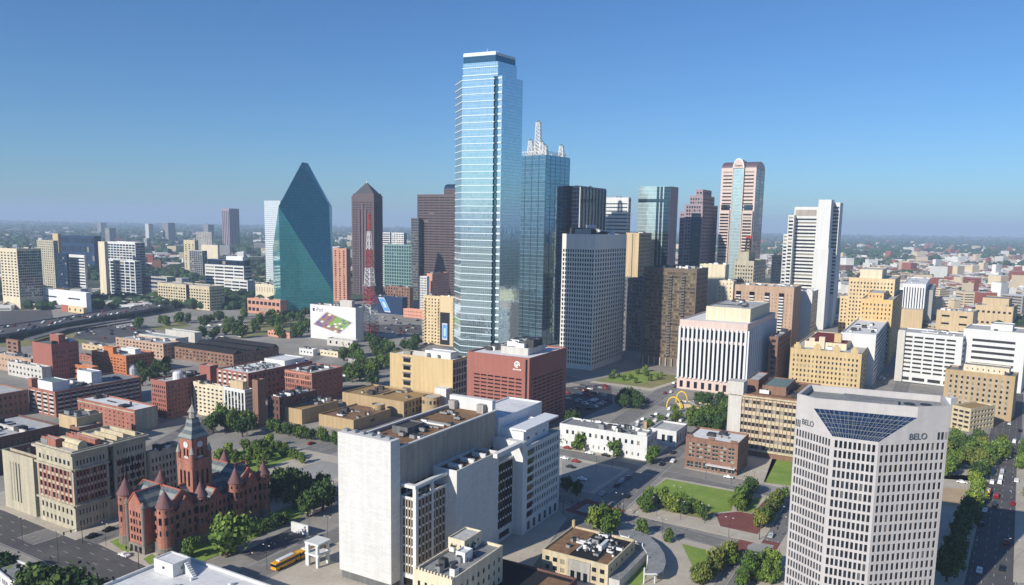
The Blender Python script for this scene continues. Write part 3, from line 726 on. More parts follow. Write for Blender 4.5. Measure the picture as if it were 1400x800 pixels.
def vault_tower():
    b = B('skyscraper', 'pink granite tower with rounded vault tops and a white arched crest', (1034.5, 452, 229, 986.8, 1046), ('pink_granite', 'glass_mix', 'roof_dark'), S(nc=1, sy=4.0, fw=0.94, fh=0.42, mt=3, ms=1.2), S(nc=2, sy=4, fw=0.8, fh=0.8, dep=.1))
    h = b.h; W = b.w
    # recessed centre strip of glass between two granite shoulders
    m = MB(); m.obox(b.at(W * 0.5, -1.0), b.dl, b.dr, W * 0.30, 2.0, 0, h - 1); m.build('glass_bay', ['glass_mint'], b.root)
    for s_ in (0.345, 0.655):
        m = MB(); m.obox(b.at(W * s_, -1.2), b.dl, b.dr, W * 0.016, 2.6, 0, h); m.build('pilaster', ['pink_granite'], b.root)
    for s_ in (0.17, 0.83):
        m = MB(); m.obox(b.at(W * s_, -1.6), b.dl, b.dr, W * 0.29, 3.2, 0, h * 0.74); m.build('shoulder_bay', ['pink_granite'], b.root)
        for k in range(38):
            z = 4 + k * (h * 0.74 - 6) / 38
            m = MB(); m.obox(b.at(W * s_, -3.25), b.dl, b.dr, W * 0.25, 0.1, z, z + 1.9); m.build('window_band', ['glass_mix'], b.root)
        m = MB(); m.obox(b.at(W * s_, -0.3), b.dl, b.dr, W * 0.25, 0.5, h * 0.745, h * 0.775); m.build('plant_band', ['glass_slate'], b.root)
    def vault(u0, u1, v0, v1, z, r, mat, along_u, name, n=12):
        m = MB()
        for k in range(n):
            t0, t1 = math.pi * k / n, math.pi * (k + 1) / n
            if along_u:
                f = lambda t: (v0 + (v1 - v0) * (1 - math.cos(t)) / 2, z + r * math.sin(t))
                (a0, z0), (a1, z1) = f(t0), f(t1)
                p = [b.at(u0, a0), b.at(u0, a1), b.at(u1, a1), b.at(u1, a0)]
            else:
                f = lambda t: (u0 + (u1 - u0) * (1 - math.cos(t)) / 2, z + r * math.sin(t))
                (a0, z0), (a1, z1) = f(t0), f(t1)
                p = [b.at(a0, v0), b.at(a1, v0), b.at(a1, v1), b.at(a0, v1)]
                p = [p[0], p[1], p[2], p[3]]
            m.poly([(*p[0], z0), (*p[1], z1), (*p[2], z1), (*p[3], z0)], 0)
            m.poly([(*p[0], z), (*p[1], z), (*p[1], z1), (*p[0], z0)], 1); m.poly([(*p[3], z), (*p[3], z0), (*p[2], z1), (*p[2], z)], 1)
        m.build(name, [mat, 'pink_granite'], b.root)
    vault(0, W, 0, b.d, h - 0.5, 8.5, 'purple_granite', True, 'vault_roof')
    vault(W * 0.34, W * 0.66, -2.4, b.d * 0.5, h - 0.5, 11, 'pink_granite', False, 'crest_arch')
    m = MB(); n = 16; cc = b.at(W * .5, -2.7); rr = W * 0.165
    for k in range(n):
        t0, t1 = math.pi * k / n, math.pi * (k + 1) / n
        for (ra, rb) in ((rr, rr * 0.86),):
            f = lambda t, r: (*(cc - b.dl * r * math.cos(t)), h - 0.5 + 11.3 * (r / rr) * math.sin(t))
            m.poly([f(t0, ra), f(t1, ra), f(t1, rb), f(t0, rb)])
    m.build('arch_rim', ['white_metal'], b.root)
    q = cc - b.dl * 0 + b.dl * rr * .62 - b.dr * .1
    lettering('Comerica', q, h + 1.6, math.atan2(-b.dl[1], -b.dl[0]), 3.0, b.root, 'lettering_dark', rr * 1.24)
    return b
bv = vault_tower()

# white striped tower group on the right
def white_tower():
    root_b = B('skyscraper', 'bright white stepped tower with dark striped floors and a blank white fin', (1119, 447, 283, 1086.5, 1123), ('white_paint', 'glass_dark', 'roof_white'), [(None, None, S(nc=1, sy=4.3, fw=0.97, fh=0.5, mt=13, mb=6, ms=0.8, dep=1.2))], None, objs=60, bars=False)
    r = root_b.root
    B('', '', (1137, 449, 273, 1119.5, 1141), ('white_paint', 'glass_dark', 'roof_white'), None, None, into=r, part='fin_slab')
    B('', '', (1149, 447, 277, 1136, 1153), ('white_paint', 'glass_dark', 'roof_white'), S(nc=1, sy=4.3, fw=0.9, fh=0.5, mt=4, mb=40, ms=0.3), None, into=r, part='rear_slab')
    B('', '', (1133, 451, 340, 1113, 1150), ('white_paint', 'glass_dark', 'roof_white'), None, None, into=r, part='lower_slab')
    B('', '', (1086, 446, 294, 1078, 1090), ('white_paint', 'glass_dark', 'roof_white'), S(nc=1, sy=4.3, fw=0.9, fh=0.5), None, into=r, part='step_block')
    B('', '', (1078, 445.5, 320, 1071, 1082), ('white_paint', 'glass_dark', 'roof_white'), S(nc=1, sy=4.3, fw=0.9, fh=0.5), None, into=r, part='step_block')
    m = MB(); m.obox(root_b.at(root_b.w * .5, -.06), root_b.dl, root_b.dr, root_b.w * .88, 0.1, root_b.h - 11, root_b.h - 3.5); m.build('louvre_panel', ['grey_panel'], r)
white_tower()
B('office_tower', 'white tower with small square windows left of the striped white tower', (1076, 438, 349.5, 1055.5, 1080), ('cream', 'glass_dark', 'roof_white'), S(nc=9, sy=3.8, fw=0.4, fh=0.45), None)
b = B('hotel', 'old tan hotel with a green roof carrying a red winged horse sign', (1031, 470, 357, 1004.5, 1047.5), ('limestone', 'glass_dark', 'roof_green'), S(nc=7, sy=3.9, fw=0.5, fh=0.5, mt=4), S(nc=5, sy=3.9, fw=0.5, fh=0.5, mt=4), cornice=None)
penthouse(b, 0.35, 0.9, 0.1, 0.6, 10, 'limestone', 'roof_green')
c = b.at(b.w * .62, b.d * .4); z = b.zr + 10
m = MB(); lattice(m, c, z, z + 14, 5, 3.5, 4, r=0.35); m.build('sign_derrick', ['metal_dark'], b.root)
m = MB(); hs = [(-5, 0), (-4, 3), (-5.5, 5), (-3, 5), (-1.5, 4), (-2.5, 8.5), (1, 5), (3, 4.5), (5, 6.5), (6, 5.5), (4.5, 3), (5, 0), (4, 0), (3, 2), (-2.5, 2), (-4, 0)]
hs = [(p[0] * 0.55, p[1] * 0.55) for p in hs]
for off, rev in ((-0.3, False), (0.3, True)):
    q = [(*(c - b.dl * x + b.dr * (off - 1.0)), z + 13 + y) for x, y in hs]
    m.poly(q if not rev else q[::-1], 0)
m.build('winged_horse_sign', ['steel_red'], b.root)

# ------------------------------------------------------------------ middle distance, right of centre
def window_tower_dark():
    st = S(sx=3.0, sy=3.9, fw=0.86, fh=0.55, mt=3, mb=7, ms=0.8, sp=3, pr=0)
    b = B('apartment_tower', 'dark brown apartment tower with patchy glass in front of the mint tower', (953, 504, 368, 880.8, 968.5), ('dark_panel', 'glass_brown', 'roof_grey', 'dark_panel'), S(nc=20, nr=24, fw=0.9, fh=0.6, mt=3, mb=7, ms=0.8), S(sx=3.5, sy=3.9, fw=0.5, fh=0.5, mt=3, mb=7), clutter=10)
    for k in (0.24, 0.48, 0.99):                    # stacks of balconies
        for i in range(30):
            z = 9 + i * (b.h - 14) / 30
            m = MB(); m.obox(b.at(b.w * k, -0.7), b.dl, b.dr, 3.2, 1.4, z, z + 1.1); m.build('balcony', ['concrete_dark'], b.root)
    for k in range(9):
        m = MB(); m.obox(b.at(b.w * (k + .5) / 9, -1.2), b.dl, b.dr, 1.0, 1.0, 0, 7); m.build('column', ['concrete'], b.root)
window_tower_dark()
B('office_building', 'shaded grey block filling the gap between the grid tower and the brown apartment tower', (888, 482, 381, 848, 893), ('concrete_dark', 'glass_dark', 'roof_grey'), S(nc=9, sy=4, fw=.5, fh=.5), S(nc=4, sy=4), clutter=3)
pane('glass_patch', (92, 82, 66), 0.25, 0.0, 0.7, 0.32, (132, 118, 92))
for o in list(sc.objects):
    if o.parent and o.parent.get('label', '').startswith('dark brown apartment') and o.name.startswith('wall'): o.data.materials[len(o.data.materials) - 1] = MATS['glass_patch']
b = B('office_building', 'plain cream block with a blank upper wall behind the dark apartment tower', (992, 475, 362, 957, 997), ('cream', 'glass_dark', 'roof_pale'), S(nc=12, nr=1, fw=0.3, fh=0.02, mt=5, mb=60), None, clutter=5)
B('office_building', 'yellow cream block stepping down in front of the vaulted tower', (1003, 482, 384, 981, 1007), ('cream', 'glass_dark', 'roof_pale'), S(nc=4, sy=4, fw=0.2, fh=0.4), None, clutter=2)
b = B('hotel', 'tan hotel slab with columns of white balconies behind the white finned block', (1086, 494, 393, 1005, 1096), ('beige_brick', 'glass_dark', 'roof_pale'), S(nc=16, sy=3.6, fw=0.12, fh=0.4, mt=6), None, clutter=9)
for k in (0.2, 0.44, 0.7, 0.93):
    for i in range(20):
        z = 6 + i * (b.h - 14) / 20
        m = MB(); m.obox(b.at(b.w * k, -0.7), b.dl, b.dr, 4.2, 1.4, z, z + 1.3); m.build('balcony', ['white_paint'], b.root)
    m = MB(); m.obox(b.at(b.w * k, -.06), b.dl, b.dr, 4.6, 0.1, 5, b.h - 6); m.build('balcony_recess', ['glass_black'], b.root)
B('office_building', 'white blank block between the tan hotel slab and the white tower', (1111, 486, 399, 1094, 1119), ('white_paint', 'glass_dark', 'roof_white'), None, S(nc=3, sy=4), clutter=2)
B('office_building', 'shaded grey brick block right of the white finned block', (1064, 531, 461, 1052, 1082), ('brown_brick', 'glass_dark', 'roof_grey'), S(sx=4, sy=4), S(sx=4, sy=4, fw=0.4), clutter=3)

st = S(nc=13, sy=3.7, fw=0.42, fh=0.5, mt=3, ms=1.0)
b = B('hotel', 'tall tan art deco hotel with a pale penthouse, rows of paired windows', (1224, 488, 382, 1161, 1231.5), ('gold_stone', 'glass_dark', 'roof_pale'), st, S(nc=5, sy=3.7, fw=0.4), clutter=5)
q = penthouse(b, 0.3, 0.78, 0.1, 0.8, 9, 'cream')
B('', '', (1180, 472, 406, 1149, 1186), ('gold_stone', 'glass_dark', 'roof_pale'), S(nc=6, sy=3.7, fw=0.42, fh=0.5, mt=2), None, into=b.root, part='side_wing', roof_name='wing_roof')
b = B('hotel', 'orange stone hotel block standing in front of the tall tan hotel', (1221, 500, 410.5, 1177.5, 1235), ('orange_stone', 'glass_dark', 'roof_pale'), S(nc=8, sy=3.8, fw=0.35, fh=0.5, mt=3), S(nc=6, sy=3.8, fw=0.3, fh=0.5), clutter=3)
penthouse(b, 0.32, 0.82, 0.05, 0.6, 6, 'orange_stone', st=S(nc=4, nr=1, fw=0.3, fh=0.5))
b = B('office_building', 'white slatted block on a tan windowless base right of the orange hotel', (1266, 447, 389, 1235, 1272), ('white_metal', 'glass_dark', 'roof_white'), [(None, 20, None), (20, None, S(nc=8, nr=1, fw=0.4, fh=0.97, mt=4, mb=0.5, dep=.08))], None, clutter=3)
B('', '', (1262, 450, 424, 1232, 1268), ('tan', 'glass_dark', 'roof_pale'), None, None, into=b.root, part='base_block', roof_name='base_roof')
B('office_building', 'grey office block attached right of the white slatted block', (1276, 446, 397, 1266.5, 1280), ('concrete', 'glass_dark', 'roof_grey'), None, S(nc=3, sy=4))
b = B('hotel', 'yellow brick hotel with an ornate parapet and a dark red roof', (1178.5, 540, 484, 1081, 1197.5), ('yellow_brick', 'glass_dark', 'roof_pale'), S(nc=17, sy=3.8, fw=0.42, fh=0.5, mt=3.5, ms=1.5), S(nc=6, sy=3.8, fw=0.4, fh=0.5, mt=3.5), objs=100, cornice=None, clutter=4)
penthouse(b, 0.25, 0.85, 0.15, 0.75, 5, 'cream', 'roof_red', part='red_roof_storey')
for k in (0.1, 0.35, 0.62, 0.9):
    m = MB(); m.obox(b.at(b.w * k, 0.6), b.dl, b.dr, 5, 1.6, b.h, b.h + 3); m.obox(b.at(b.w * k, 0.6), b.dl, b.dr, 2.5, 1.4, b.h + 3.002, b.h + 4.6); m.build('parapet_crest', ['yellow_brick'], b.root)
m = MB(); m.obox(b.at(b.w * .4, b.d * .25), b.dl, b.dr, 5, 5, b.zr, b.zr + 11); m.build('chimney', ['yellow_brick'], b.root)
for k, u, v in ((0, .6, .15), (1, .76, .2)):
    m = MB(); m.obox(b.at(b.w * u, b.d * v), b.dl, b.dr, 4, 4, b.zr, b.zr + 9 - 2 * k); m.build('chimney', ['cream'], b.root)
B('office_building', 'white block with a striped dark side behind the yellow brick hotel', (1198, 528, 458, 1150, 1215), ('white_paint', 'glass_dark', 'roof_white'), None, S(nc=1, sy=4, fw=0.95, fh=0.5), clutter=8)
gs = [(None, None, S(nc=1, nr=1, fw=0.8, fh=0.6, mt=24))]
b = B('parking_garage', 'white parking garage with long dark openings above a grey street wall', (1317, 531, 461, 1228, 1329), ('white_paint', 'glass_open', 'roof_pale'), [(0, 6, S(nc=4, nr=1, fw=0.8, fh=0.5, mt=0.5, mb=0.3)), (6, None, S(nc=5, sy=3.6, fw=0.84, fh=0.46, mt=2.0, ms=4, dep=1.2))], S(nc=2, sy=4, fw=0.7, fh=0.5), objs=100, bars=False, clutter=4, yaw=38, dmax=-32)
m = MB(); m.obox(b.at(b.w * .93, -1.0), b.dl, b.dr, 5, 2, 0, b.h + 1.5); m.build('stair_tower', ['concrete_pale'], b.root)
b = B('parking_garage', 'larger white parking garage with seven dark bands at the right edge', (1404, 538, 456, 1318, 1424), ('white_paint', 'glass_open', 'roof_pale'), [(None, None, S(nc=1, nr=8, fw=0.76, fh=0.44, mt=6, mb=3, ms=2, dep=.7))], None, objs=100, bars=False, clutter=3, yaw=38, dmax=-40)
penthouse(b, 0.25, 0.6, 0.3, 0.7, 5, 'white_paint')
B('warehouse', 'tan flat-roofed building with dark bands behind the white parking garage', (1331, 462, 427, 1281, 1336), ('tan', 'glass_black', 'roof_pale'), [(None, None, S(nc=2, nr=3, fw=0.45, fh=0.25, mt=2))], None, clutter=8, yaw=38, dmax=-40)
b = B('convention_hall', 'tan hall with a grey roof behind the seven-banded parking garage', (1386, 452, 420, 1334, 1391), ('tan', 'glass_black', 'roof_grey'), [(None, None, S(nc=7, nr=2, fw=0.5, fh=0.2))], None, clutter=5, yaw=38, dmax=-50)
penthouse(b, 0.15, 0.85, 0.15, 0.9, 10, 'tan', 'roof_grey')
b = B('apartment_block', 'yellowish brick block with grey window strips by the right edge', (1388.5, 577, 515, 1293, 1399.5), ('tan_brick', 'glass_dark', 'roof_grey', 'concrete'), [(None, None, S(nc=11, nr=7, fw=0.38, fh=0.5, mt=2.5, mb=3, ms=2, sp=3, pr=0))], S(nc=3, nr=6, fw=0.3), objs=100, clutter=4, yaw=38, dmax=-20)
penthouse(b, 0.1, 0.75, 0.15, 0.7, 5, 'cream', 'roof_grey', st=S(nc=8, nr=1, fw=0.2, fh=0.4, mt=1, mb=1))
b = B('parking_garage', 'low cream parking garage with a corner towards the street junction', (1328, 591, 559, 1302, 1361), ('cream_stone', 'glass_open', 'roof_tan'), S(nc=3, nr=4, fw=0.8, fh=0.5, mt=1.3, mb=1.2, dep=1), S(nc=7, nr=4, fw=0.72, fh=0.5, mt=1.3, mb=1.2, dep=1), yaw=62, objs=100, bars=False)
m = MB(); m.obox(b.at(b.w + 2.2, 2), b.dl, b.dr, 4, 7, 0, b.h + 4); m.build('stair_tower', ['white_paint'], b.root)

# white finned block with a pink granite base
def fin_block():
    b = B('office_building', 'white finned block on a pink granite base with a cream rooftop storey', (1022.5, 542, 443.5, 929.5, 1060.5), ('pink_granite', 'glass_black', 'roof_white', 'brown_granite'), [(None, 9, S(nc=9, nr=1, fw=0.45, fh=0.7, mt=1.5, mb=0.4)), (9, None, S(nc=15, nr=1, fw=0.92, fh=0.995, mt=15.5, mb=0.05, ms=0.6, dep=0.6))], [(None, 9, None), (9, None, S(nc=15, nr=1, fw=0.92, fh=0.995, mt=15.5, mb=0.05, ms=0.6, dep=0.6))], objs=100, bars=False)
    for (fa, fb, n) in ((b.poly[0], b.poly[1], 15), (b.poly[1], b.poly[2], 15)):
        u = (fb - fa); W = np.linalg.norm(u); u = u / W; nr = np.array([u[1], -u[0]])
        for k in range(n + 1):
            m = MB(); c = fa + u * (0.7 + (W - 1.4) * k / n) + nr * 0.7
            m.obox(c, u, nr, 1.5, 1.4, 9, b.h - 5); m.build('fin', ['white_metal'], b.root)
        for k in range(n):
            m = MB(); c = fa + u * (0.7 + (W - 1.4) * (k + .5) / n) + nr * 0.03
            m.obox(c, u, nr, W / n * .5, 0.06, b.h - 13.5, b.h - 6.5); m.build('attic_window', ['glass_black'], b.root)
    penthouse(b, 0.06, 0.72, 0.2, 0.9, 10, 'cream', 'roof_pale')
    roof_units(b, 6, 'finroof', b.zr + 9.5, area=(.15, .65, .3, .8))
fin_block()

# ------------------------------------------------------------------ near right of centre
b = B('office_building', 'long beige brick block with white window strips and a corner turret', (1101, 634, 548, 998, 1122), ('brown_brick', 'glass_mix', 'roof_brown', 'cream_stone'), [(None, None, S(nc=15, nr=7, fw=0.8, fh=0.52, mt=2.2, mb=3, ms=4, sp=3, pr=0, dep=0.3))], S(nc=4, nr=7, fw=0.6), objs=100, frame='frame_light', clutter=6)
m = MB(); m.obox(b.at(b.w - 3.0, 3.2), b.dl, b.dr, 8.5, 8.5, b.zr, b.h + 6); m.build('turret', ['concrete_pale'], b.root)
m = MB(); m.obox(b.at(b.w - 3.0, -0.3), b.dl, b.dr, 7, 0.8, 0, b.h); m.build('corner_pier', ['concrete_pale'], b.root)
penthouse(b, 0.3, 0.62, 0.2, 0.75, 4.5, 'brown_brick', 'roof_teal'); penthouse(b, 0.7, 0.86, 0.3, 0.8, 6, 'brown_brick', 'roof_pale')
for z in (3, b.h - 1.6):
    m = MB(); m.obox(b.at(b.w / 2, -0.35), b.dl, b.dr, b.w, 0.7, z, z + 0.8); m.build('string_course', ['cream_stone'], b.root)

b = B('brick_building', 'five storey brown brick building with a white roof beside the lawn', (1009.5, 651.5, 607, 938, 1024), ('brown_brick', 'glass_mix', 'roof_white'), [(None, 5.2, S(nc=6, nr=1, fw=0.82, fh=0.75, mt=0.8, mb=0.3)), (5.2, None, S(nc=6, nr=4, fw=0.78, fh=0.6, mt=2.4, mb=0.5, ms=1.2))], [(None, None, S(nc=5, nr=5, fw=0.5, fh=0.5, mt=2.4))], objs=100, frame='frame_light', clutter=2)
for k in range(9):
    m = MB(); c = b.at(b.w * (.3 + .045 * k), b.d * (.45 + .03 * (k % 3))); m.obox(c, b.dl, b.dr, 1.1, 1.1, b.zr, b.zr + 1.3); m.tube((*c, b.zr + 1.302), (*c, b.zr + 1.6), 0.4, None, 8, 1); m.build('roof_unit', ['metal_grey', 'metal_dark'], b.root)
for k in range(3):
    m = MB(); m.obox(b.at(b.w * (.08 + .42 * k), -0.03), b.dl, b.dr, 3.2, 1.0, b.h, b.h + 1.1); m.build('parapet_crest', ['brown_brick'], b.root)
m = MB(); m.obox(b.at(b.w * .3, -1.3), b.dl, b.dr, b.w * .55, 2.6, 3.7, 4.0); m.build('awning', ['roof_white'], b.root)

b = B('white_building', 'long white two storey building with small scattered windows and a grey roof', (885, 630.5, 597.5, 765.3, 899), ('white_paint', 'glass_dark', 'roof_grey'), [(0, 5.5, S(nc=14, nr=1, fw=0.26, fh=0.5, mt=1, mb=1.0, ms=3)), (5.5, None, S(nc=13, nr=1, fw=0.4, fh=0.42, mt=1.8, mb=0.4, ms=3, oy=.6))], S(nc=3, nr=2, fw=0.3, fh=0.4), objs=100, clutter=14, csize=(1, 3.5))
B('', '', (925, 612, 590, 890, 940), ('white_paint', 'glass_dark', 'roof_pale'), S(nc=3, nr=1, fw=0.4), S(nc=4, nr=1, fw=0.5, fh=0.6), into=b.root, part='annex', roof_name='annex_roof')
m = MB(); m.obox(b.at(b.w * .1, b.d * .7), b.dl, b.dr, 1.6, 1.6, b.zr, b.zr + 6); m.build('chimney', ['tan_brick'], b.root)
penthouse(b, 0.02, 0.12, 0.1, 0.5, 2.5, 'white_paint')

# red panel office with a round emblem
def red_office():
    P = gnd(772, 575)
    b = B('office_building', 'big red panelled office with rows of dark slots and a white round emblem', (724, 594, 490, 639, 775), ('red_panel', 'glass_black', 'roof_white'), S(nc=7, nr=13, fw=0.84, fh=0.42, mt=12, mb=4, ms=4.5, dep=0.7), S(nc=7, nr=13, fw=0.84, fh=0.42, mt=12, mb=4, ms=4.5, dep=0.7), objs=100, bars=False)
    for k, s_ in ((0, 1), (1, 1)):
        pass
    m = MB(); m.obox(b.at(1.9, -0.01), b.dl, b.dr, 1.3, 0.06, 0.2, b.h - 1); m.build('corner_slot', ['glass_black'], b.root)
    penthouse(b, 0.18, 0.62, 0.25, 0.7, 4.2, 'concrete_pale', 'roof_pale')
    roof_units(b, 10, 'redroof', b.zr + 3.7, size=(4, 8), hh=(2.5, 5), area=(.2, .55, .3, .65))
    roof_units(b, 5, 'redroof2', b.zr, size=(3, 6), hh=(2, 4), area=(.65, .9, .3, .7))
    c = b.at(along(b.P, b.dl, b.h - 4.6, 707), -0.12); z = b.h - 4.4
    m = MB(); n = 28; u = -b.dl
    for (r0, r1, t0, t1) in ((1.9, 1.25, -0.5, 5.0), (0.95, 0.35, 2.6, 8.0)):
        for k in range(n):
            a0 = t0 + (t1 - t0) * k / n; a1 = t0 + (t1 - t0) * (k + 1) / n
            f = lambda r, a: (*(c + u * r * math.cos(a)), z + r * math.sin(a))
            m.poly([f(r1, a0), f(r0, a0), f(r0, a1), f(r1, a1)])
    m.build('round_emblem', ['steel_white'], b.root)
    m = MB()
    for k in range(6): m.obox(c - u * (-2.4 + 0.95 * k), u, b.dr, 0.6, 0.05, z - 3.4, z - 2.6)
    m.build('emblem_lettering', ['steel_white'], b.root)
    return b
red_office()
b = B('office_building', 'yellow brick block with one column of windows and a white roof', (619, 561, 492.5, 533, 638.5), ('yellow_brick', 'glass_dark', 'roof_white', 'concrete_pale'), None, S(nc=5, nr=6, fw=0.8, fh=0.75, mt=1.5, mb=4, sp=3, pr=3), objs=40)
for i in range(6):
    m = MB(); m.obox(b.at(b.w * .72, -.04), b.dl, b.dr, 6, 0.06, 7 + i * 5.2, 9.6 + i * 5.2); m.build('window', ['glass_dark'], b.root)
    m = MB(); m.obox(b.at(b.w * .72, -.12), b.dl, b.dr, 7, 0.3, 9.6 + i * 5.2 + .01, 10.6 + i * 5.2); m.build('window_hood', ['concrete_dark'], b.root)
penthouse(b, 0.1, 0.5, 0.3, 0.8, 4.5, 'white_paint', 'roof_white'); penthouse(b, 0.42, 0.7, 0.1, 0.35, 3, 'concrete_pale', 'roof_white')
roof_units(b, 7, 'yell', b.zr)
m = MB(); m.obox(b.at(b.w * .1, -3.2), b.dl, b.dr, 9, 6.4, 0, 15); m.build('white_annex', ['white_paint'], b.root)

# tan windowless college complex
b = B('college_building', 'tan brick windowless block at the left end of the college complex', (412.5, 581, 560.5, 377.5, 462.5), ('tan_brick', 'glass_dark', 'roof_tan'), None, None, clutter=0)
roof_units(b, 9, 'tan1', b.zr, area=(.2, .8, .6, .92))
b = B('college_building', 'tan brick windowless block with a brown roof nearest the white courthouse', (483.3, 590.5, 574.6, 435.8, 534), ('tan_brick', 'glass_dark', 'roof_brown'), None, S(nc=1, nr=1, fw=0.12, fh=0.4), clutter=5)
b = B('college_building', 'long tan brick college hall with a pale brown roof and drum stair towers', (552, 571, 549.5, 468, 592), ('tan_brick', 'glass_dark', 'roof_tan'), None, S(nc=8, nr=2, fw=0.5, fh=0.7, mt=1, mb=.5), clutter=6)
for (px_, yb_, yt_, rr) in ((517, 572, 552, 4.2), (590, 566, 541, 6.2)):
    P, h = corner(px_, yb_, yt_)
    m = MB(); m.lathe(P, [(rr, 0), (rr, h), (rr * .9, h), (rr * .9, h - .8), (0, h - .8)], 20, 0, 0, [0, 0, 0, 1]); m.build('drum_tower', ['tan_brick', 'roof_pale'], b.root)
    for k in range(16):
        a = 2 * math.pi * k / 16
        m = MB(); cc = P + np.array([math.cos(a), math.sin(a)]) * (rr - 0.03); ux = np.array([-math.sin(a), math.cos(a)])
        m.obox(cc, ux, np.array([math.cos(a), math.sin(a)]), rr * .2, 0.12, h - 4.4, h - 2.2); m.build('window', ['glass_dark'], b.root)

# ------------------------------------------------------------------ west end, left side
rb = ('red_brick', 'glass_dark', 'roof_pale')
b = B('brick_building', 'tall blank red brick block with a small red penthouse at the far left', (70, 520, 471, 43.4, 107), ('red_panel', 'glass_dark', 'roof_teal'), None, S(nc=10, nr=6, fw=0.4, fh=0.45, mt=5), clutter=3)
penthouse(b, 0.1, 0.55, 0.35, 0.6, 7, 'red_panel'); penthouse(b, 0.05, 0.6, 0.75, 0.95, 2.5, 'white_paint', 'roof_white')
B('brick_building', 'low tan brick building left of the blank red block', (42, 514, 491, -8, 58), ('beige_brick', 'glass_dark', 'roof_pale'), S(nc=11, nr=2, fw=0.3, fh=0.3), None, clutter=3)
B('brick_building', 'small brown tower with dark openings at the left edge', (24, 492, 466, 8, 28), ('brown_brick', 'glass_black', 'roof_grey'), S(nc=2, nr=4, fw=0.5, fh=0.5), None)
B('brick_building', 'low pale green building with a white roof below the blank red block', (57, 522, 502.5, 10, 70), ('concrete_pale', 'glass_dark', 'roof_pale'), S(nc=9, nr=2, fw=0.4, fh=0.4), None, clutter=2)
b = B('brick_building', 'bright orange brick building with small windows and a raised parapet', (172, 514, 486.5, 125, 210.5), ('orange_brick', 'glass_dark', 'roof_pale'), S(nc=11, nr=5, fw=0.55, fh=0.42, mt=2.5, mb=2), S(nc=9, nr=5, fw=0.5, fh=0.5), objs=100, clutter=4)
m = MB(); m.obox(b.at(b.w * .5, 1.6), b.dl, b.dr, b.w * .28, 3, b.zr, b.h + 5); m.build('raised_parapet', ['orange_brick'], b.root)
penthouse(b, 0.1, 0.5, 0.45, 0.65, 4, 'white_paint', 'roof_white')
B('', '', (126, 521, 502, 87, 135), ('orange_brick', 'glass_black', 'roof_pale'), S(nc=4, nr=2, fw=0.7, fh=0.4), None, into=b.root, part='low_wing', roof_name='wing_roof')
m = MB(); P = gnd(181, 512); m.lathe(P, [(4.5, 0), (4.5, 5), (3.2, 8), (0, 9.5)], 16); o = m.build('storage_tank', ['metal_white'], None, (*P, 0)); tag(o, 'white domed tank at the corner of the orange building', 'tank')
b = B('brick_building', 'beige brick building with a pale grey roof behind the orange building', (223, 492, 470, 158, 247), ('beige_brick', 'glass_dark', 'roof_pale'), S(nc=14, nr=4, fw=0.5, fh=0.5), S(nc=5, nr=4, fw=0.5), clutter=7)
b = B('warehouse', 'wide warehouse under two pale green-grey metal roofs', (240, 479, 463, 190, 257.5), ('concrete_pale', 'glass_dark', 'roof_metal'), None, None)
B('', '', (266, 472, 455, 226, 276), ('concrete_pale', 'glass_dark', 'roof_metal'), None, None, into=b.root, part='rear_hall', roof_name='rear_roof')
b = B('apartment_block', 'long brick block under dark black roofs around two light courts', (319, 503, 485, 238.5, 381), ('brown_brick', 'glass_mix', 'roof_black', 'cream_stone'), S(nc=16, nr=3, fw=0.5, fh=0.55), S(nc=14, nr=3, fw=0.4), objs=100)
for (u0, u1, v0, v1) in ((.55, .85, .22, .45), (.1, .45, .22, .45), (.55, .85, .58, .85), (.1, .45, .58, .85)):
    q = [b.at(b.w * u1, b.d * v0), b.at(b.w * u0, b.d * v0), b.at(b.w * u0, b.d * v1), b.at(b.w * u1, b.d * v1)]
    m = MB(); m.prism(q, b.zr + .02, b.zr + .6, 0, 1); m.build('light_court', ['cream_stone', 'glass_dark'], b.root)
m = MB()
for (v0, v1) in ((0.0, .2), (.48, .56), (.87, 1.0)):
    a, c, d, e = b.at(b.w, b.d * v0), b.at(0, b.d * v0), b.at(0, b.d * v1), b.at(b.w, b.d * v1); z = b.h + .02; r1, r2 = (a + e) / 2, (c + d) / 2
    m.poly([(*a, z), (*c, z), (*r2, z + 3), (*r1, z + 3)]); m.poly([(*d, z), (*e, z), (*r1, z + 3), (*r2, z + 3)]); m.poly([(*c, z), (*d, z), (*r2, z + 3)]); m.poly([(*e, z), (*a, z), (*r1, z + 3)])
m.build('pitched_roof', ['roof_black'], b.root)
st = S(nc=4, nr=5, fw=0.66, fh=0.5, mt=1.6, mb=1, sp=3, pr=0, ms=1); st2 = S(nc=13, nr=5, fw=0.82, fh=0.6, mt=1.4, mb=1, sp=3, pr=0, ms=1)
b = B('brick_building', 'long red brick loft building with white sills and white boxes on its roof', (75, 571, 536, 38.8, 192.5), ('red_brick', 'glass_black', 'roof_grey', 'concrete_pale'), st, st2, objs=100, clutter=6)
penthouse(b, 0.15, 0.7, 0.02, 0.2, 6, 'white_metal', 'roof_teal'); penthouse(b, 0.3, 0.85, 0.5, 0.62, 7.5, 'white_metal', 'roof_pale')
m = MB(); m.obox(b.at(b.w - 2, 2), b.dl, b.dr, 4, 4, b.zr, b.h + 5); m.build('chimney', ['red_brick'], b.root)
b = B('brick_building', 'brown brick building with a pale roof left of the red loft building', (-12, 574, 541, -50, 38.5), ('brown_brick', 'glass_dark', 'roof_pale'), None, S(nc=7, nr=3, fw=0.4, fh=0.45), objs=40)
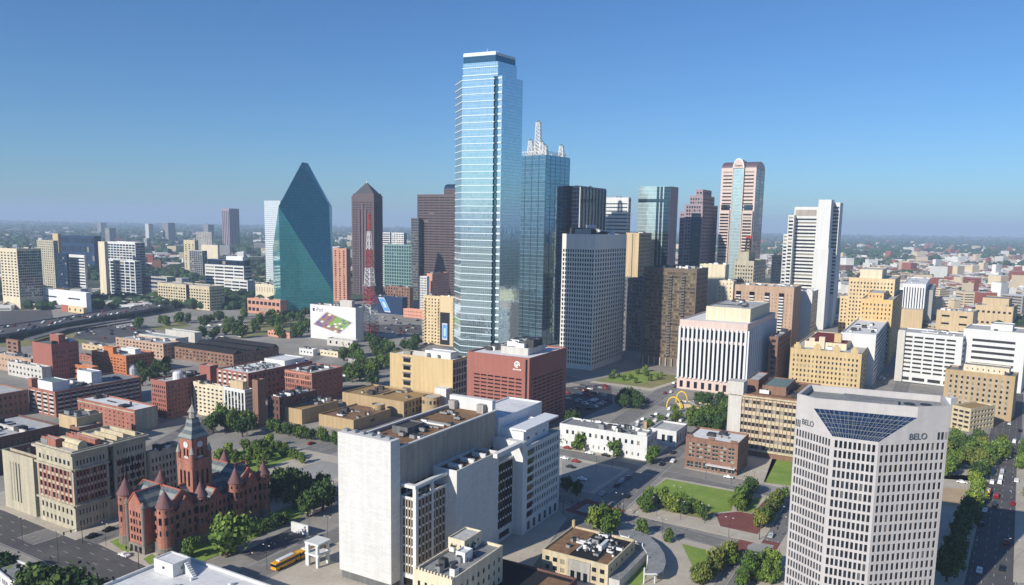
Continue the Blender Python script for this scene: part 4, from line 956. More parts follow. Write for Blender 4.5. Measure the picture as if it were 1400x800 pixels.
b = B('brick_building', 'orange red brick building with a long white roof', (184, 592, 561, 105.8, 215.5), ('red_brick', 'glass_mix', 'roof_white', 'limestone'), [(None, None, S(nc=13, nr=4, fw=0.3, fh=0.4, mt=2.5))], S(nc=5, nr=4, fw=0.4, fh=0.5), objs=100, clutter=3)
m = MB(); m.obox(b.at(b.w / 2, -.15), b.dl, b.dr, b.w, 0.5, b.h - 1.8, b.h - 1.2); m.build('cornice', ['limestone'], b.root)
m = MB(); m.obox(b.at(-.06, b.d / 2), b.dl, b.dr, 0.1, b.d - .5, 0.2, b.h - .3); m.build('side_wall', ['limestone'], b.root)
b = B('brick_building', 'plain tan block with a brown brick annex behind the old records block', (104.5, 616, 571.5, 80, 140), ('tan', 'glass_dark', 'roof_grey'), None, None, clutter=2)
B('', '', (108, 620, 585, 95, 139), ('brown_brick', 'glass_dark', 'roof_pale'), None, S(nc=3, nr=3, fw=.3), into=b.root, part='annex', roof_name='annex_roof')
b = B('brick_building', 'dark red brick warehouse with a wide pale roof at the left edge', (-25, 655, 603, -80, 81), ('dark_brick', 'glass_dark', 'roof_pale', 'limestone'), None, S(nc=13, nr=3, fw=0.6, fh=0.6, mt=2), objs=100, clutter=6)
m = MB(); m.obox(b.at(-0.25, b.d / 2), b.dl, b.dr, 0.5, b.d, b.h - 6.2, b.h - 5.6); m.build('string_course', ['limestone'], b.root)
m = MB(); m.obox(b.at(b.w * .5, b.d * .55), b.dl, b.dr, b.w, 1, b.zr, b.h + .6); m.build('party_wall', ['concrete_pale'], b.root)
b = B('brick_building', 'red brick block with dark windows and pale roof left of the cream office', (226.5, 573, 522, 206, 282.5), ('red_panel', 'glass_dark', 'roof_pale'), S(nc=7, nr=7, fw=0.5, fh=0.55, mt=2.5), S(nc=12, nr=7, fw=0.5, fh=0.55, mt=2.5), objs=100, clutter=5)
m = MB(); m.lathe(b.at(b.w * .3, b.d * .4), [(3, b.zr), (3, b.zr + 4), (2, b.zr + 5), (0, b.zr + 5)], 14); m.build('roof_tank', ['metal_white'], b.root)
b = B('office_building', 'cream office with square windows and a grey banded right half', (305.5, 574, 528.5, 264, 312), ('cream', 'glass_black', 'roof_pale'), S(nc=7, nr=7, fw=0.52, fh=0.5, mt=2.2, mb=1.5), None, objs=100, frame='frame_light', clutter=5)
rr = b.root
b2 = B('', '', (334.5, 581, 533.5, 305.6, 346), ('white_paint', 'glass_mix', 'roof_pale', 'concrete_dark'), S(nc=6, nr=8, fw=0.62, fh=0.62, mt=2, sp=3, pr=0), S(nc=1, nr=8, fw=0.98, fh=0.55, ms=0.2, mt=1.5), into=rr, part='banded_wing', roof_name='wing_roof', dmax=22)
B('', '', (352, 585, 520, 344.5, 362), ('brown_brick', 'glass_mix', 'roof_pale'), None, None, into=rr, part='stair_tower', roof_name='tower_roof')
b2.root = rr; penthouse(b2, .2, .8, .3, .9, 5, 'tan')
b = B('brick_building', 'wide red brick block with a bright white roof and a red stair tower', (339, 549, 510.5, 296, 427), ('red_brick', 'glass_dark', 'roof_white', 'white_paint'), S(nc=6, nr=5, fw=0.5, fh=0.5, sp=3, pr=0), S(nc=15, nr=4, fw=0.4, fh=0.5), objs=100)
roof_units(b, 34, 'whiteroof', b.zr, mats=('metal_white', 'metal_grey'), size=(1, 2.6), hh=(.8, 1.6))
B('', '', (287, 534, 500.5, 272, 298), ('red_panel', 'glass_dark', 'roof_pale'), None, None, into=b.root, part='stair_tower', roof_name='tower_roof')
penthouse(b, .15, .8, .62, .95, 3.5, 'white_paint', 'roof_white')
b = B('brick_building', 'square red brick building with ranks of arched windows, dark brick side', (426.3, 553, 510.3, 389.3, 468.3), ('red_brick', 'glass_dark', 'roof_pale'), [(None, None, S(nc=12, nr=5, fw=0.5, fh=0.62, mt=2, mb=1.5))], S(nc=6, nr=5, fw=0.2, fh=0.35), objs=100, clutter=8)
for z in (b.h - 1.5, b.h * .74):
    m = MB(); m.obox(b.at(b.w / 2, -.2), b.dl, b.dr, b.w, 0.4, z, z + .6); m.build('string_course', ['salmon'], b.root)
b = B('brick_building', 'low dark brick building with a cluttered pale roof beside the square red one', (387, 577, 544, 365.5, 433.5), ('dark_brick', 'glass_dark', 'roof_pale'), S(nc=4, nr=3, fw=.4), S(nc=9, nr=3, fw=0.4), clutter=12)

# ------------------------------------------------------------------ around the billboards
def billboard_block():
    b = B('billboard_building', 'white windowless block carrying a huge tablet computer advert', (486, 469, 421, 424.2, 497), ('white_paint', 'glass_dark', 'roof_brown'), None, S(nc=1, nr=1, fw=.03, fh=.03), clutter=5)
    penthouse(b, .12, .38, .25, .6, 7, 'concrete_pale')
    u = -b.dl; W = b.w; H = b.h
    fp = lambda x, y, d=-.06: (*(b.poly[0] + u * W * x + b.dr * d), H * y)
    m = MB()
    m.poly([fp(0, .16), fp(1, .16), fp(1, .97), fp(0, .97)], 0)
    q = lambda x0, y0, x1, y1, x2, y2, x3, y3, mm, d: m.poly([fp(x0, y0, d), fp(x1, y1, d), fp(x2, y2, d), fp(x3, y3, d)], mm)
    q(.02, .40, .66, .18, .98, .58, .36, .86, 1, -.09)
    q(.07, .41, .64, .22, .92, .57, .37, .80, 2, -.12)
    rng = random.Random(11)
    for i in range(9):
        for j in range(7):
            a = i / 9; c = j / 7
            f = lambda s, t: (.07 + .57 * s + .30 * t - .02 * s * t, .41 - .19 * s + .39 * t - .04 * s * t)
            (x0, y0), (x1, y1), (x2, y2), (x3, y3) = f(a, c), f(a + .1, c), f(a + .1, c + .125), f(a, c + .125)
            g = rng.random()
            mm = 3 if (i > 3 and j > 1 and g < .75) else (4 if g < .5 else (5 if g < .7 else 6))
            if g < .85: q(x0, y0, x1, y1, x2, y2, x3, y3, mm, -.15)
    m.build('advert', ['ad_white', 'ad_rim', 'ad_grey', 'ad_green', 'ad_brown', 'ad_purple', 'ad_cream'], b.root)
    o = lettering('iPad', fp(.125, .80, -.14)[:2], fp(0, .80)[2], math.atan2(u[1], u[0]), H * .17, b.root, 'lettering_dark', None, .04)
    m = MB(); cx, cy, r = .082, .845, H * .055
    for k in range(14):                        # bitten apple mark with its leaf
        a0, a1 = 2 * math.pi * k / 14, 2 * math.pi * (k + 1) / 14
        if k in (0, 13): rr = .62
        else: rr = 1
        g = lambda a, s: (*(b.poly[0] + u * (W * cx + r * s * math.cos(a)) + b.dr * -.14), H * cy + r * s * math.sin(a))
        m.poly([(*(b.poly[0] + u * W * cx + b.dr * -.14), H * cy), g(a0, rr), g(a1, rr)])
    g = lambda x, y: (*(b.poly[0] + u * (W * cx + r * x) + b.dr * -.14), H * cy + r * y)
    m.poly([g(0, 1.15), g(.5, 1.3), g(.55, 1.8), g(.1, 1.6)])
    m.build('advert_emblem', ['lettering_dark'], b.root)
    B('', '', (482, 476, 466, 447, 490), ('concrete_pale', 'glass_dark', 'roof_pale'), S(nc=4, nr=1, fw=.3), None, into=b.root, part='annex', roof_name='annex_roof', dmax=14)
for nme, c in (('ad_white', (232, 232, 230)), ('ad_rim', (196, 198, 202)), ('ad_grey', (120, 110, 120)), ('ad_green', (120, 170, 70)), ('ad_brown', (150, 112, 84)), ('ad_purple', (110, 84, 140)), ('ad_cream', (220, 206, 180)), ('ad_black', (24, 24, 30)), ('ad_blue', (90, 150, 214)), ('ad_sky', (176, 208, 236))): plain(nme, c, .5)
billboard_block()
def phone(b, u, x0, x1, y0, y1, skew, back):
    W = b.w; fp = lambda x, y, d: (*(b.poly[0] + u * W * x + b.dr * d), b.h * y)
    m = MB()
    if back: m.poly([fp(*back[0], -.06), fp(*back[1], -.06), fp(*back[2], -.06), fp(*back[3], -.06)], 0)
    Q = lambda a, c, d, mm: m.poly([fp(x0 + (x1 - x0) * a + skew * c, y0 + (y1 - y0) * c, d), fp(x0 + (x1 - x0) * (1 - a) + skew * c, y0 + (y1 - y0) * c, d), fp(x0 + (x1 - x0) * (1 - a) + skew * (1 - c), y0 + (y1 - y0) * (1 - c), d), fp(x0 + (x1 - x0) * a + skew * (1 - c), y0 + (y1 - y0) * (1 - c), d)], mm)
    Q(0, 0, -.09, 3); Q(.06, .07, -.12, 1); Q(.3, .3, -.15, 2)
    m.build('advert', ['ad_black', 'ad_blue', 'ad_sky', 'ad_rim'], b.root)
    return fp
b = B('billboard_building', 'dark block behind the radio mast showing a big blue phone advert', (550, 431, 407, 509, 557), ('navy_panel', 'glass_dark', 'roof_grey'), None, None, clutter=4)
phone(b, -b.dl, .42, .62, .1, .92, -.22, None)
B('brick_building', 'dark red brick block right behind the phone advert block', (560, 424, 393, 526, 565), ('brown_brick', 'glass_dark', 'roof_pale'), S(nc=9, sy=4, fw=.4), None, clutter=2)
b = B('hotel', 'yellow hotel with ranks of balconies and a tall dark phone banner', (620.5, 474, 406.5, 579.5, 627), ('gold_stone', 'glass_dark', 'roof_white'), [(None, None, S(nc=9, nr=14, fw=.4, fh=.5, mt=2))], None, clutter=3)
u = -b.dl
m = MB(); m.obox(b.poly[0] + u * b.w * .76 - b.dr * .3, u, b.dr, b.w * .46, .5, 0, b.h - .5); m.build('blank_panel', ['gold_stone'], b.root)
fp = lambda x, y, d: (*(b.poly[0] + u * b.w * x + b.dr * d), b.h * y)
m = MB(); m.poly([fp(.56, .02, -.62), fp(.88, .02, -.62), fp(.88, .68, -.62), fp(.56, .68, -.62)], 0)
m.poly([fp(.63, .12, -.66), fp(.80, .12, -.66), fp(.80, .46, -.66), fp(.63, .46, -.66)], 3); m.poly([fp(.645, .15, -.7), fp(.785, .15, -.7), fp(.785, .43, -.7), fp(.645, .43, -.7)], 1); m.poly([fp(.69, .2, -.74), fp(.75, .2, -.74), fp(.75, .36, -.74), fp(.69, .36, -.74)], 2)
m.build('advert', ['ad_black', 'ad_blue', 'ad_sky', 'ad_rim'], b.root)
for k in (0.02, .49, .98):
    for i in range(14):
        z = 3 + i * (b.h - 6) / 14
        m = MB(); m.obox(b.poly[0] + u * b.w * k - b.dr * .8, u, b.dr, 3.0, 1.8, z, z + 1.0); m.build('balcony', ['gold_stone'], b.root)

def radio_mast():
    P = gnd(506, 465); root = thing('radio_mast', 'red and white lattice radio mast among the car parks', 'radio mast', (*P, 0))
    H = hgt(P, 291); cuts = [k / 7 for k in range(8)]
    w = lambda t: 12 * (1 - t) ** 1.15 + 1.6
    for i in range(7):
        m = MB(); lattice(m, P, H * cuts[i], H * cuts[i + 1], w(cuts[i]), w(cuts[i + 1]), max(2, 5 - i // 2), r=.36 - .02 * i)
        m.build('mast_section', ['steel_red' if i % 2 == 0 else 'steel_white'], root)
    for z in (.285, .43):
        m = MB(); m.obox(P, A_, B_, w(z) + 3, w(z) + 3, H * z, H * z + .5); m.build('platform', ['metal_grey'], root)
    for k in range(4):
        m = MB(); a = P + np.array([4 * math.cos(k * 1.6), -6 + 2 * k]); m.lathe(a, [(.3, 0), (.3, 3), (2.5, 4.5), (0, 3.8)], 12); m.build('dish', ['metal_white'], root)
radio_mast()

# ------------------------------------------------------------------ far left district
b = B('apartment_tower', 'cream and blue glass condominium tower at the far left', (22.5, 424, 340, -1, 56), ('cream', 'glass_blue', 'roof_pale'), S(nc=5, sy=3.6, fw=.55, fh=.5, mt=4, mb=16), S(nc=12, sy=3.6, fw=.86, fh=.75, mt=3, mb=16), clutter=5)
b = B('parking_garage', 'long low white podium building at the foot of the condominium tower', (117.5, 428, 400.5, 24, 124), ('white_metal', 'glass_dark', 'roof_pale'), [(None, 8, S(nc=9, nr=1, fw=.7, fh=.5, mt=.6, mb=.3)), (8, None, S(nc=3, nr=1, fw=.5, fh=.12, mt=2))], None)
B('hotel', 'beige stepped tower between the condominium and the white striped tower', (72.5, 398, 329, 50, 79), ('limestone', 'glass_dark', 'roof_pale'), S(nc=8, sy=3.8, fw=.4, fh=.5), S(nc=3, sy=3.8, fw=.4))
B('office_tower', 'small beige tower seen behind the beige stepped tower', (79, 392, 319.5, 71.5, 83), ('tan', 'glass_dark', 'roof_pale'), None, None)
B('arena', 'wide dark glassy hall behind the white striped tower', (128, 372, 323, 80, 138), ('navy_panel', 'glass_blue', 'roof_white'), S(nc=14, nr=4, fw=.8, fh=.6), None)
b = B('office_tower', 'white striped tower with a dark glass flank', (115, 408, 349, 90, 117.5), ('white_paint', 'glass_dark', 'roof_white'), [(None, None, S(nc=1, nr=14, fw=.98, fh=.46, ms=.2, mt=3))], None)
B('', '', (90.5, 408, 346.5, 78, 94), ('navy_panel', 'glass_blue', 'roof_pale'), S(nc=4, sy=4, fw=.8, fh=.7), None, into=b.root, part='glass_flank', roof_name='flank_roof')
b = B('hotel', 'blue glass hotel with a curved white roof and white frame', (184.5, 409, 331.5, 146, 198), ('white_paint', 'glass_blue', 'roof_white'), S(nc=9, sy=3.8, fw=.84, fh=.7, mt=3), S(nc=7, sy=3.8, fw=.86, fh=.75), clutter=0)
B('', '', (184, 413, 357, 143, 192), ('white_paint', 'glass_blue', 'roof_pale'), S(nc=6, nr=13, fw=.84, fh=.78, mt=1.5), S(nc=5, nr=13, fw=.84, fh=.7), into=b.root, part='front_block', roof_name='front_roof')
B('', '', (142.5, 412, 330.5, 133.8, 147), ('cream', 'glass_dark', 'roof_white'), None, None, into=b.root, part='stone_slab', roof_name='slab_roof')
b = B('office_building', 'tan office block split by a dark slot with a square window grid', (286, 425, 391.8, 215.3, 306.5), ('cream_stone', 'glass_dark', 'roof_pale'), S(nc=20, nr=7, fw=.6, fh=.5, mt=4, mb=1), S(nc=9, nr=7, fw=.8, fh=.4, mt=4), objs=0, clutter=3)
m = MB(); m.obox(b.at(along(b.P, b.dl, b.h, 256.5), -.2), b.dl, b.dr, 5.5, 1.0, 0, b.h + .2); m.build('dark_slot', ['glass_black'], b.root)
b = B('office_building', 'white banded office building with a blue glass top behind the tan office', (333, 407, 364, 280, 344), ('white_paint', 'glass_dark', 'roof_pale'), [(None, None, S(nc=4, nr=9, fw=.92, fh=.48, mt=1.5))], S(nc=1, nr=9, fw=.96, fh=.5), clutter=0)
penthouse(b, .02, .95, .15, .9, 9, 'navy_panel', 'roof_pale', st=S(nc=10, nr=1, fw=.85, fh=.7)); penthouse(b, .08, .5, .3, .7, 15, 'white_metal', 'roof_white')
B('', '', (338.3, 408, 383.5, 306, 348), ('white_paint', 'glass_dark', 'roof_pale'), [(None, None, S(nc=3, nr=5, fw=.92, fh=.48, mt=1.5))], None, into=b.root, part='low_wing', roof_name='wing_roof')
b = B('office_tower', 'tan tower with a strip of windows and a blue glass wing', (266, 378, 328.5, 251, 271), ('cream_stone', 'glass_dark', 'roof_pale'), [(None, None, S(nc=3, sy=4, fw=.4, fh=.5, mt=8))], None)
B('', '', (276, 381, 343, 258.5, 283), ('concrete', 'glass_blue', 'roof_pale'), S(nc=6, sy=4, fw=.85, fh=.8), S(nc=2, sy=4, fw=.8, fh=.8), into=b.root, part='glass_wing', roof_name='wing_roof')
B('office_tower', 'grey hotel block behind the tan tower with the blue wing', (289, 349, 317.5, 268, 290.5), ('concrete', 'glass_dark', 'roof_pale'), S(nc=9, sy=4, fw=.5), None)
B('office_building', 'wide cream low block beside the blue glass wing', (297.5, 362, 335.5, 275, 300), ('cream', 'glass_dark', 'roof_white'), None, None)
B('skyscraper', 'purple granite tower standing alone on the far plain', (313, 341, 285, 303, 326.8), ('mauve_granite', 'glass_dark', 'roof_dark'), S(nc=4, nr=1, fw=.45, fh=.95, mt=6), S(nc=6, nr=1, fw=.5, fh=.95, mt=6))
B('office_building', 'low orange and beige hall behind the white banded office', (383, 432, 411, 338, 392), ('pink_brick', 'glass_dark', 'roof_pale'), S(nc=8, nr=2, fw=.7, fh=.5), None, clutter=4)
B('office_building', 'cream low hall between the white banded office and the crystal tower', (378, 416, 390, 349, 386), ('cream', 'glass_dark', 'roof_pale'), S(nc=8, nr=2, fw=.15), None, clutter=3)
B('office_building', 'dark banded low block between the blue hotel and the tan office', (228, 414, 379, 195, 240), ('concrete', 'glass_blue', 'roof_pale'), S(nc=1, nr=6, fw=.95, fh=.5), None)
b = B('shop', 'yellow and red roadside shop beside the elevated freeway', (114, 429, 421, 84, 119), ('gold_stone', 'glass_blue', 'roof_pale'), S(nc=4, nr=1, fw=.25, fh=.6), None)
m = MB(); m.obox(b.at(b.w * .85, -.2), b.dl, b.dr, b.w * .3, .6, 0, b.h + 1.2); m.build('red_front', ['terracotta'], b.root)

B('shed', 'low salmon shed on the verge left of the billboard block', (396, 463, 455, 366, 401), ('salmon', 'glass_dark', 'roof_pale'), S(nc=8, nr=1, fw=.5, fh=.5), None, clutter=2)
B('shed', 'low white shed below the billboard block, nearer the white roofed block', (428, 487, 478, 409, 434), ('white_paint', 'glass_dark', 'roof_pale'), S(nc=4, nr=1, fw=.4, fh=.4), None, clutter=2)
B('shed', 'low cream shed below the billboard block, nearer the grove', (462, 489, 481, 437, 468), ('cream', 'glass_dark', 'roof_white'), S(nc=5, nr=1, fw=.4, fh=.4), None, clutter=3)
B('shop', 'small grey shop at the kerb behind the square red brick building', (492, 500, 492, 476, 499), ('concrete', 'glass_dark', 'roof_grey'), S(nc=4, nr=1, fw=.5, fh=.5), None, clutter=1)
B('warehouse', 'low tan warehouse between the orange building and the wide warehouse', (150, 483, 475, 112, 160), ('tan', 'glass_dark', 'roof_pale'), S(nc=6, nr=1, fw=.4, fh=.4), None, clutter=4)
B('brick_building', 'small red brick building squeezed beside the orange building', (128, 496, 487, 108, 134), ('red_brick', 'glass_dark', 'roof_white'), S(nc=4, nr=2, fw=.4, fh=.5), None, clutter=2)

# ------------------------------------------------------------------ tower with the cut-away glazed crown
curtain('skylight_glass', (30, 52, 84), 1.9, 1.5, (0.06, 0.06), (80, 96, 112), 0.25, 0.12, 0.15, 0.01)
def lettered_tower():
    R0 = np.array([126.2, 215.5]); h = 70.5
    K2 = R0 + dvec(258.5) * 22.5; K1 = K2 + dvec(-64) * 12.1; L0 = K1 + dvec(-27) * 13.9
    root = thing('office_tower', 'pale stone tower lettered BELO with a sloping glazed crown', 'office tower', (*K2, 0))
    RB = R0 + dvec(22) * 15; LB = L0 + dvec(32) * 17
    h1 = hgt(K2, 604.5)
    zc = h1 - 0.6
    panes = []; mb = MB()
    pitch = 2.97
    def face(a, b, nc, rows_to, ms):
        nr = int((rows_to - 3) / pitch); st = S(nc=nc, nr=nr, fw=.62, fh=.73, mt=0.0001, mb=rows_to - nr * pitch, ms=ms, dep=.28)
        facade(mb, a, b, 0, rows_to, st, panes)
    face(L0, K1, 12, zc, .5); face(K1, K2, 9, zc, .5); face(K2, R0, 13, zc, .5); face(R0, RB, 10, zc, .5)
    mb.poly([(*RB, 0), (*LB, 0), (*LB, h), (*RB, h)]); mb.poly([(*LB, 0), (*L0, 0), (*L0, h), (*LB, h)])
    mb.poly([(*R0, zc), (*RB, zc), (*RB, h), (*R0, h)])
    # crown: walls follow the glass edge as it cuts the corner back
    h2 = hgt(K1, 566)
    t1 = along(K1, dvec(-27), h2, 1112.5); t2 = along(K2, dvec(78.5), h2, 1254)
    G1 = K1 + dvec(-27) * t1; G2 = K2 + dvec(78.5) * t2
    mb.poly([(*L0, zc), (*K1, zc), (*K1, h1), (*G1, h2), (*G1, h), (*L0, h)])
    mb.poly([(*K1, zc), (*K2, zc), (*K2, h1), (*K1, h1)])
    mb.poly([(*K2, zc), (*R0, zc), (*R0, h), (*G2, h), (*G2, h2), (*K2, h1)])
    mb.poly([(*G1, h2), (*G2, h2), (*G2, h), (*G1, h)])
    top = [L0, G1, G2, R0, RB, LB]
    cen = sum(top) / 6
    inn = [p + (cen - p) / np.linalg.norm(cen - p) * 1.0 for p in top]
    for i in range(6):
        j = (i + 1) % 6
        mb.poly([(*top[i], h), (*top[j], h), (*inn[j], h), (*inn[i], h)]); mb.poly([(*inn[i], h), (*inn[j], h), (*inn[j], h - 2), (*inn[i], h - 2)])
    mb.build('wall', ['belo_stone'], root)
    m = MB(); m.poly([(*p, h - 2) for p in inn]); m.build('roof', ['roof_grey'], root)
    m = MB(); m.poly([(*K1, h1), (*K2, h1), (*G2, h2), (*G1, h2)]); o = m.build('glazed_crown', ['skylight_glass'], root)
    m = MB()
    K1a, K2a, G1a, G2a = [np.array((*p, z)) for p, z in ((K1, h1), (K2, h1), (G1, h2), (G2, h2))]
    nrm = np.cross(K2a - K1a, G1a - K1a); nrm /= np.linalg.norm(nrm)
    for k in range(1, 20):
        s = k / 20; a = K1a + (K2a - K1a) * s; b_ = G1a + (G2a - G1a) * s
        m.tube(a + nrm * .05, b_ + nrm * .05, .06, None, 4)
    for k in range(1, 6):
        s = k / 6; a = K1a + (G1a - K1a) * s; b_ = K2a + (G2a - K2a) * s
        m.tube(a + nrm * .05, b_ + nrm * .05, .06, None, 4)
    m.build('glazing_bar', ['metal_grey'], root)
    # short window slots of the storey beside the letters
    for (a, b_, r, n) in ((L0, K1, (.03, .13), 3), (K2, R0, (.86, .97), 3)):
        u = (b_ - a); W = np.linalg.norm(u); u = u / W; nr = np.array([u[1], -u[0]])
        for k in range(n):
            x = W * (r[0] + (r[1] - r[0]) * k / (n - 1)); z = zc + .4 if a is L0 else zc + .5
            mm = MB(); mm.obox(a + u * x + nr * .01, u, nr, .38 if a is L0 else .75, .08, z, z + 2.2); mm.build('window', ['glass_dark'], root)
    add_panes(root, panes, 'glass_pale_dark', 'frame_dark', 100, bars=False)
    # letters standing off the stone
    for (a, b_, xa, xb, z, size) in ((L0, K1, 1096.5, 1112.5, zc + 1.6, 2.4), (K2, R0, 1242, 1266.5, zc + .9, 2.6)):
        u = (b_ - a); W = np.linalg.norm(u); u = u / W; nr = np.array([u[1], -u[0]])
        x0, x1 = along(a, u, z, xa), along(a, u, z, xb)
        lettering('BELO', a + u * x0 + nr * .12, z, math.atan2(u[1], u[0]), size, root, 'lettering_steel', x1 - x0)
    # roof-top fans
    c = R0 + (cen - R0) * .3
    for k in range(2):
        m = MB(); cc = c + dvec(-80) * 4.5 * k; m.tube((*cc, h - 2), (*cc, h - .6), 1.9, None, 14); m.tube((*cc, h - .598), (*cc, h - .3), 1.5, None, 14, 1); m.build('roof_fan', ['metal_grey', 'metal_dark'], root)
    m = MB(); m.obox(cen, dvec(26), dvec(116), 12, 15, h - 2, h - .8); m.build('roof_unit', ['roof_grey'], root)
lettered_tower()

# ------------------------------------------------------------------ red sandstone courthouse with turrets and clock tower
def wave_mat():
    m, ns, ls, b = new_mat('slate_bands')
    uv = N(ns, 'ShaderNodeNewGeometry').outputs['Position']
    sp = N(ns, 'ShaderNodeSeparateXYZ'); ls.new(uv, sp.inputs[0])
    f = math_n(ns, ls, 'FRACT', math_n(ns, ls, 'DIVIDE', sp.outputs[2], 2.6))
    n = noise_fac(ns, ls, .8, 4)
    c1 = ramp(ns, ls, f, [(0, srgb(66, 84, 92)), (.5, srgb(66, 84, 92)), (.52, srgb(140, 146, 138)), (1, srgb(140, 146, 138))])
    c1.node.color_ramp.interpolation = 'CONSTANT' if hasattr(c1, 'node') else 'LINEAR'
    col = mixc(ns, ls, .35, c1, ramp(ns, ls, n, [(.3, srgb(54, 62, 66)), (.7, srgb(150, 152, 146))]))
    ls.new(col, b.inputs['Base Color']); b.inputs['Roughness'].default_value = .7
wave_mat()
wall('turret_tile', (120, 86, 86), .14, .1, .7)
def courthouse():
    T = gnd(228, 760.5); U, V = B_, A_
    root = thing('courthouse', 'red sandstone courthouse with round turrets, banded slate roofs and a clock tower', 'courthouse', (*T, 0))
    at = lambda u, v: T + U * u + V * v
    Wd, Ln = 23.6, 45.6
    he = 15.6
    arch = lambda nc, nr, **k: S(nc=nc, nr=nr, **{**dict(fw=.5, fh=.6, mt=1.0, mb=.6, ms=1.2, dep=.35), **k})
    mats = ('red_sandstone', 'glass_dark', 'roof_dark', 'grey_granite')
    def block(u0, u1, v0, v1, h, stL, stR, part, base=3.4):
        q = [at(u1, v0), at(u0, v0), at(u0, v1), at(u1, v1)]
        shell(root, q, base, h, mats, [stL, stR, None, stL], 100, .05, part, 'frame_dark', .3, None, part + '_cover')
        m = MB(); m.prism(inset(q, -.35), 0, base, 0, 0); m.build('stone_base', ['grey_granite'], root)
    block(0, Wd, 0, 15.2, he, arch(7, 3), arch(5, 3), 'front_range', 4.2)
    block(1.6, Wd - 1.6, 15.2, 31, he - 1.2, None, arch(7, 3), 'middle_range')
    block(0, Wd, 31, Ln, he, None, arch(5, 3), 'rear_range')
    block(7.4, 16.6, -3.4, 1, he + 1.2, arch(4, 4, fh=.62, fw=.58), None, 'entrance_bay')
    # roofs
    def gable(u0, u1, v0, v1, z, hr, along_v, over=.35, walls=True, name='roof', coping=True):
        m = MB(); w = MB(); cpg = MB()
        if along_v:
            um = (u0 + u1) / 2
            A1, A2, R1, B1, B2, R2 = at(u0 - over, v0), at(u1 + over, v0), at(um, v0), at(u0 - over, v1), at(u1 + over, v1), at(um, v1)
        else:
            vm = (v0 + v1) / 2
            A1, A2, R1, B1, B2, R2 = at(u0, v1 + over), at(u0, v0 - over), at(u0, vm), at(u1, v1 + over), at(u1, v0 - over), at(u1, vm)
        m.poly([(*A1, z), (*R1, z + hr), (*R2, z + hr), (*B1, z)]); m.poly([(*A2, z), (*B2, z), (*R2, z + hr), (*R1, z + hr)])
        m.build(name, ['slate_bands'], root)
        if walls:
            for (a, c, r, b2) in ((A1, A2, R1, R2), (B2, B1, R2, R1)):
                d = (np.array(r) - np.array(b2)); d = d / np.linalg.norm(d)
                w = MB(); w.poly([(*a, z), (*c, z), (*r, z + hr)]); w.build('gable_wall', ['red_sandstone'], root)
            for (a, c, r) in ((A1, A2, R1), (B1, B2, R2)):
                cpg.tube((*a, z + .1), (*r, z + hr + .15), .32, None, 5); cpg.tube((*c, z + .1), (*r, z + hr + .15), .32, None, 5)
            if coping: cpg.build('coping', ['terracotta'], root)
        rt = MB(); rt.tube((*R1, z + hr + .1), (*R2, z + hr + .1), .28, None, 5); rt.build('ridge_tile', ['terracotta'], root)
    gable(1, Wd - 1, 0.5, 14.6, he, 6.5, False)
    gable(7.4, 16.6, -3.45, 7.0, he + 1.2, 5.6, True)
    gable(-0.45, 8, 5.0, 11.4, he - .8, 5.0, False)
    gable(7, 16.6, 14.6, 33, he - 1.2, 5.5, True, walls=False)
    gable(1.0, Wd / 2, 20, 25, he - 1.2, 3.8, False)
    gable(1, Wd - 1, 31.5, Ln - .5, he, 6.5, False)
    gable(-0.45, 8, 35.2, 41.6, he - .8, 5.0, False)
    gable(7.4, 16.6, 38, Ln + .6, he, 5.4, True)
    # turrets
    def turret(u, v, r, z0, ze, zt, win=True):
        c = at(u, v)
        m = MB(); m.lathe(c, [(r * 1.1, z0), (r * 1.1, 3.4), (r, 3.6), (r, ze - .5), (r * 1.12, ze)], 18, 0, 0, [1, 1, 0, 0])
        o = m.build('turret', ['red_sandstone', 'grey_granite'], root)
        m = MB(); m.lathe(c, [(r * 1.16, ze), (r * .62, ze + (zt - ze) * .45), (r * .28, ze + (zt - ze) * .78), (0, zt)], 18); k_ = m.build('turret_roof', ['turret_tile'], root)
        m = MB(); m.lathe(c, [(.14, zt - .4), (.1, zt + .9), (.22, zt + 1.0), (0, zt + 1.3)], 6); m.build('finial', ['turret_tile'], root)
        if win:
            for z, hh, ww in ((ze - 2.1, 1.1, .55), (ze - 6.2, 2.6, 1.1), (ze - 10.3, 2.0, .6)):
                for a in (-150, -105, -60, -15):
                    t = R(a) + math.atan2(A_[1], A_[0]) - R(60)
                    d = np.array([math.cos(t), math.sin(t)]); ux = np.array([-d[1], d[0]])
                    mm = MB(); mm.obox(c + d * (r - .02), ux, d, ww, .12, z, z + hh); mm.build('window', ['glass_black'], root)
    turret(0.4, 0.4, 2.75, 0, 18.5, 24.4); turret(Wd - .6, 0.4, 2.75, 0, 19.0, 25.0)
    turret(0.1, 15.2, 2.3, 0, 18.2, 23.6); turret(0.1, 31.2, 2.5, 0, 18.6, 24.6); turret(0.2, Ln - .4, 2.4, 0, 18.2, 23.4)
    turret(Wd - .4, 15.2, 2.2, 0, 19, 24); turret(Wd - .4, 31.2, 2.2, 0, 19, 24); turret(Wd - .4, Ln - .4, 2.2, 0, 19, 24)
    # pinnacles of the entrance bay
    for u in (7.4, 16.6):
        m = MB(); c = at(u, -3.4); m.lathe(c, [(.75, 3), (.75, he + 1.6), (.95, he + 1.9), (.8, he + 3), (0, he + 4.2)], 10); m.build('pinnacle', ['grey_granite'], root)
    for k, u in enumerate((9.4, 12, 14.6)):
        m = MB(); c = at(u, -3.75); m.obox(c, U, V, 1.5, .1, .2, 2.6); m.build('doorway' if k == 1 else 'window', ['glass_black'], root)
    # clock tower
    v = along(at(11.6, 0), V, 26, 266.0)
    c = at(11.6, v); hs = 8.8
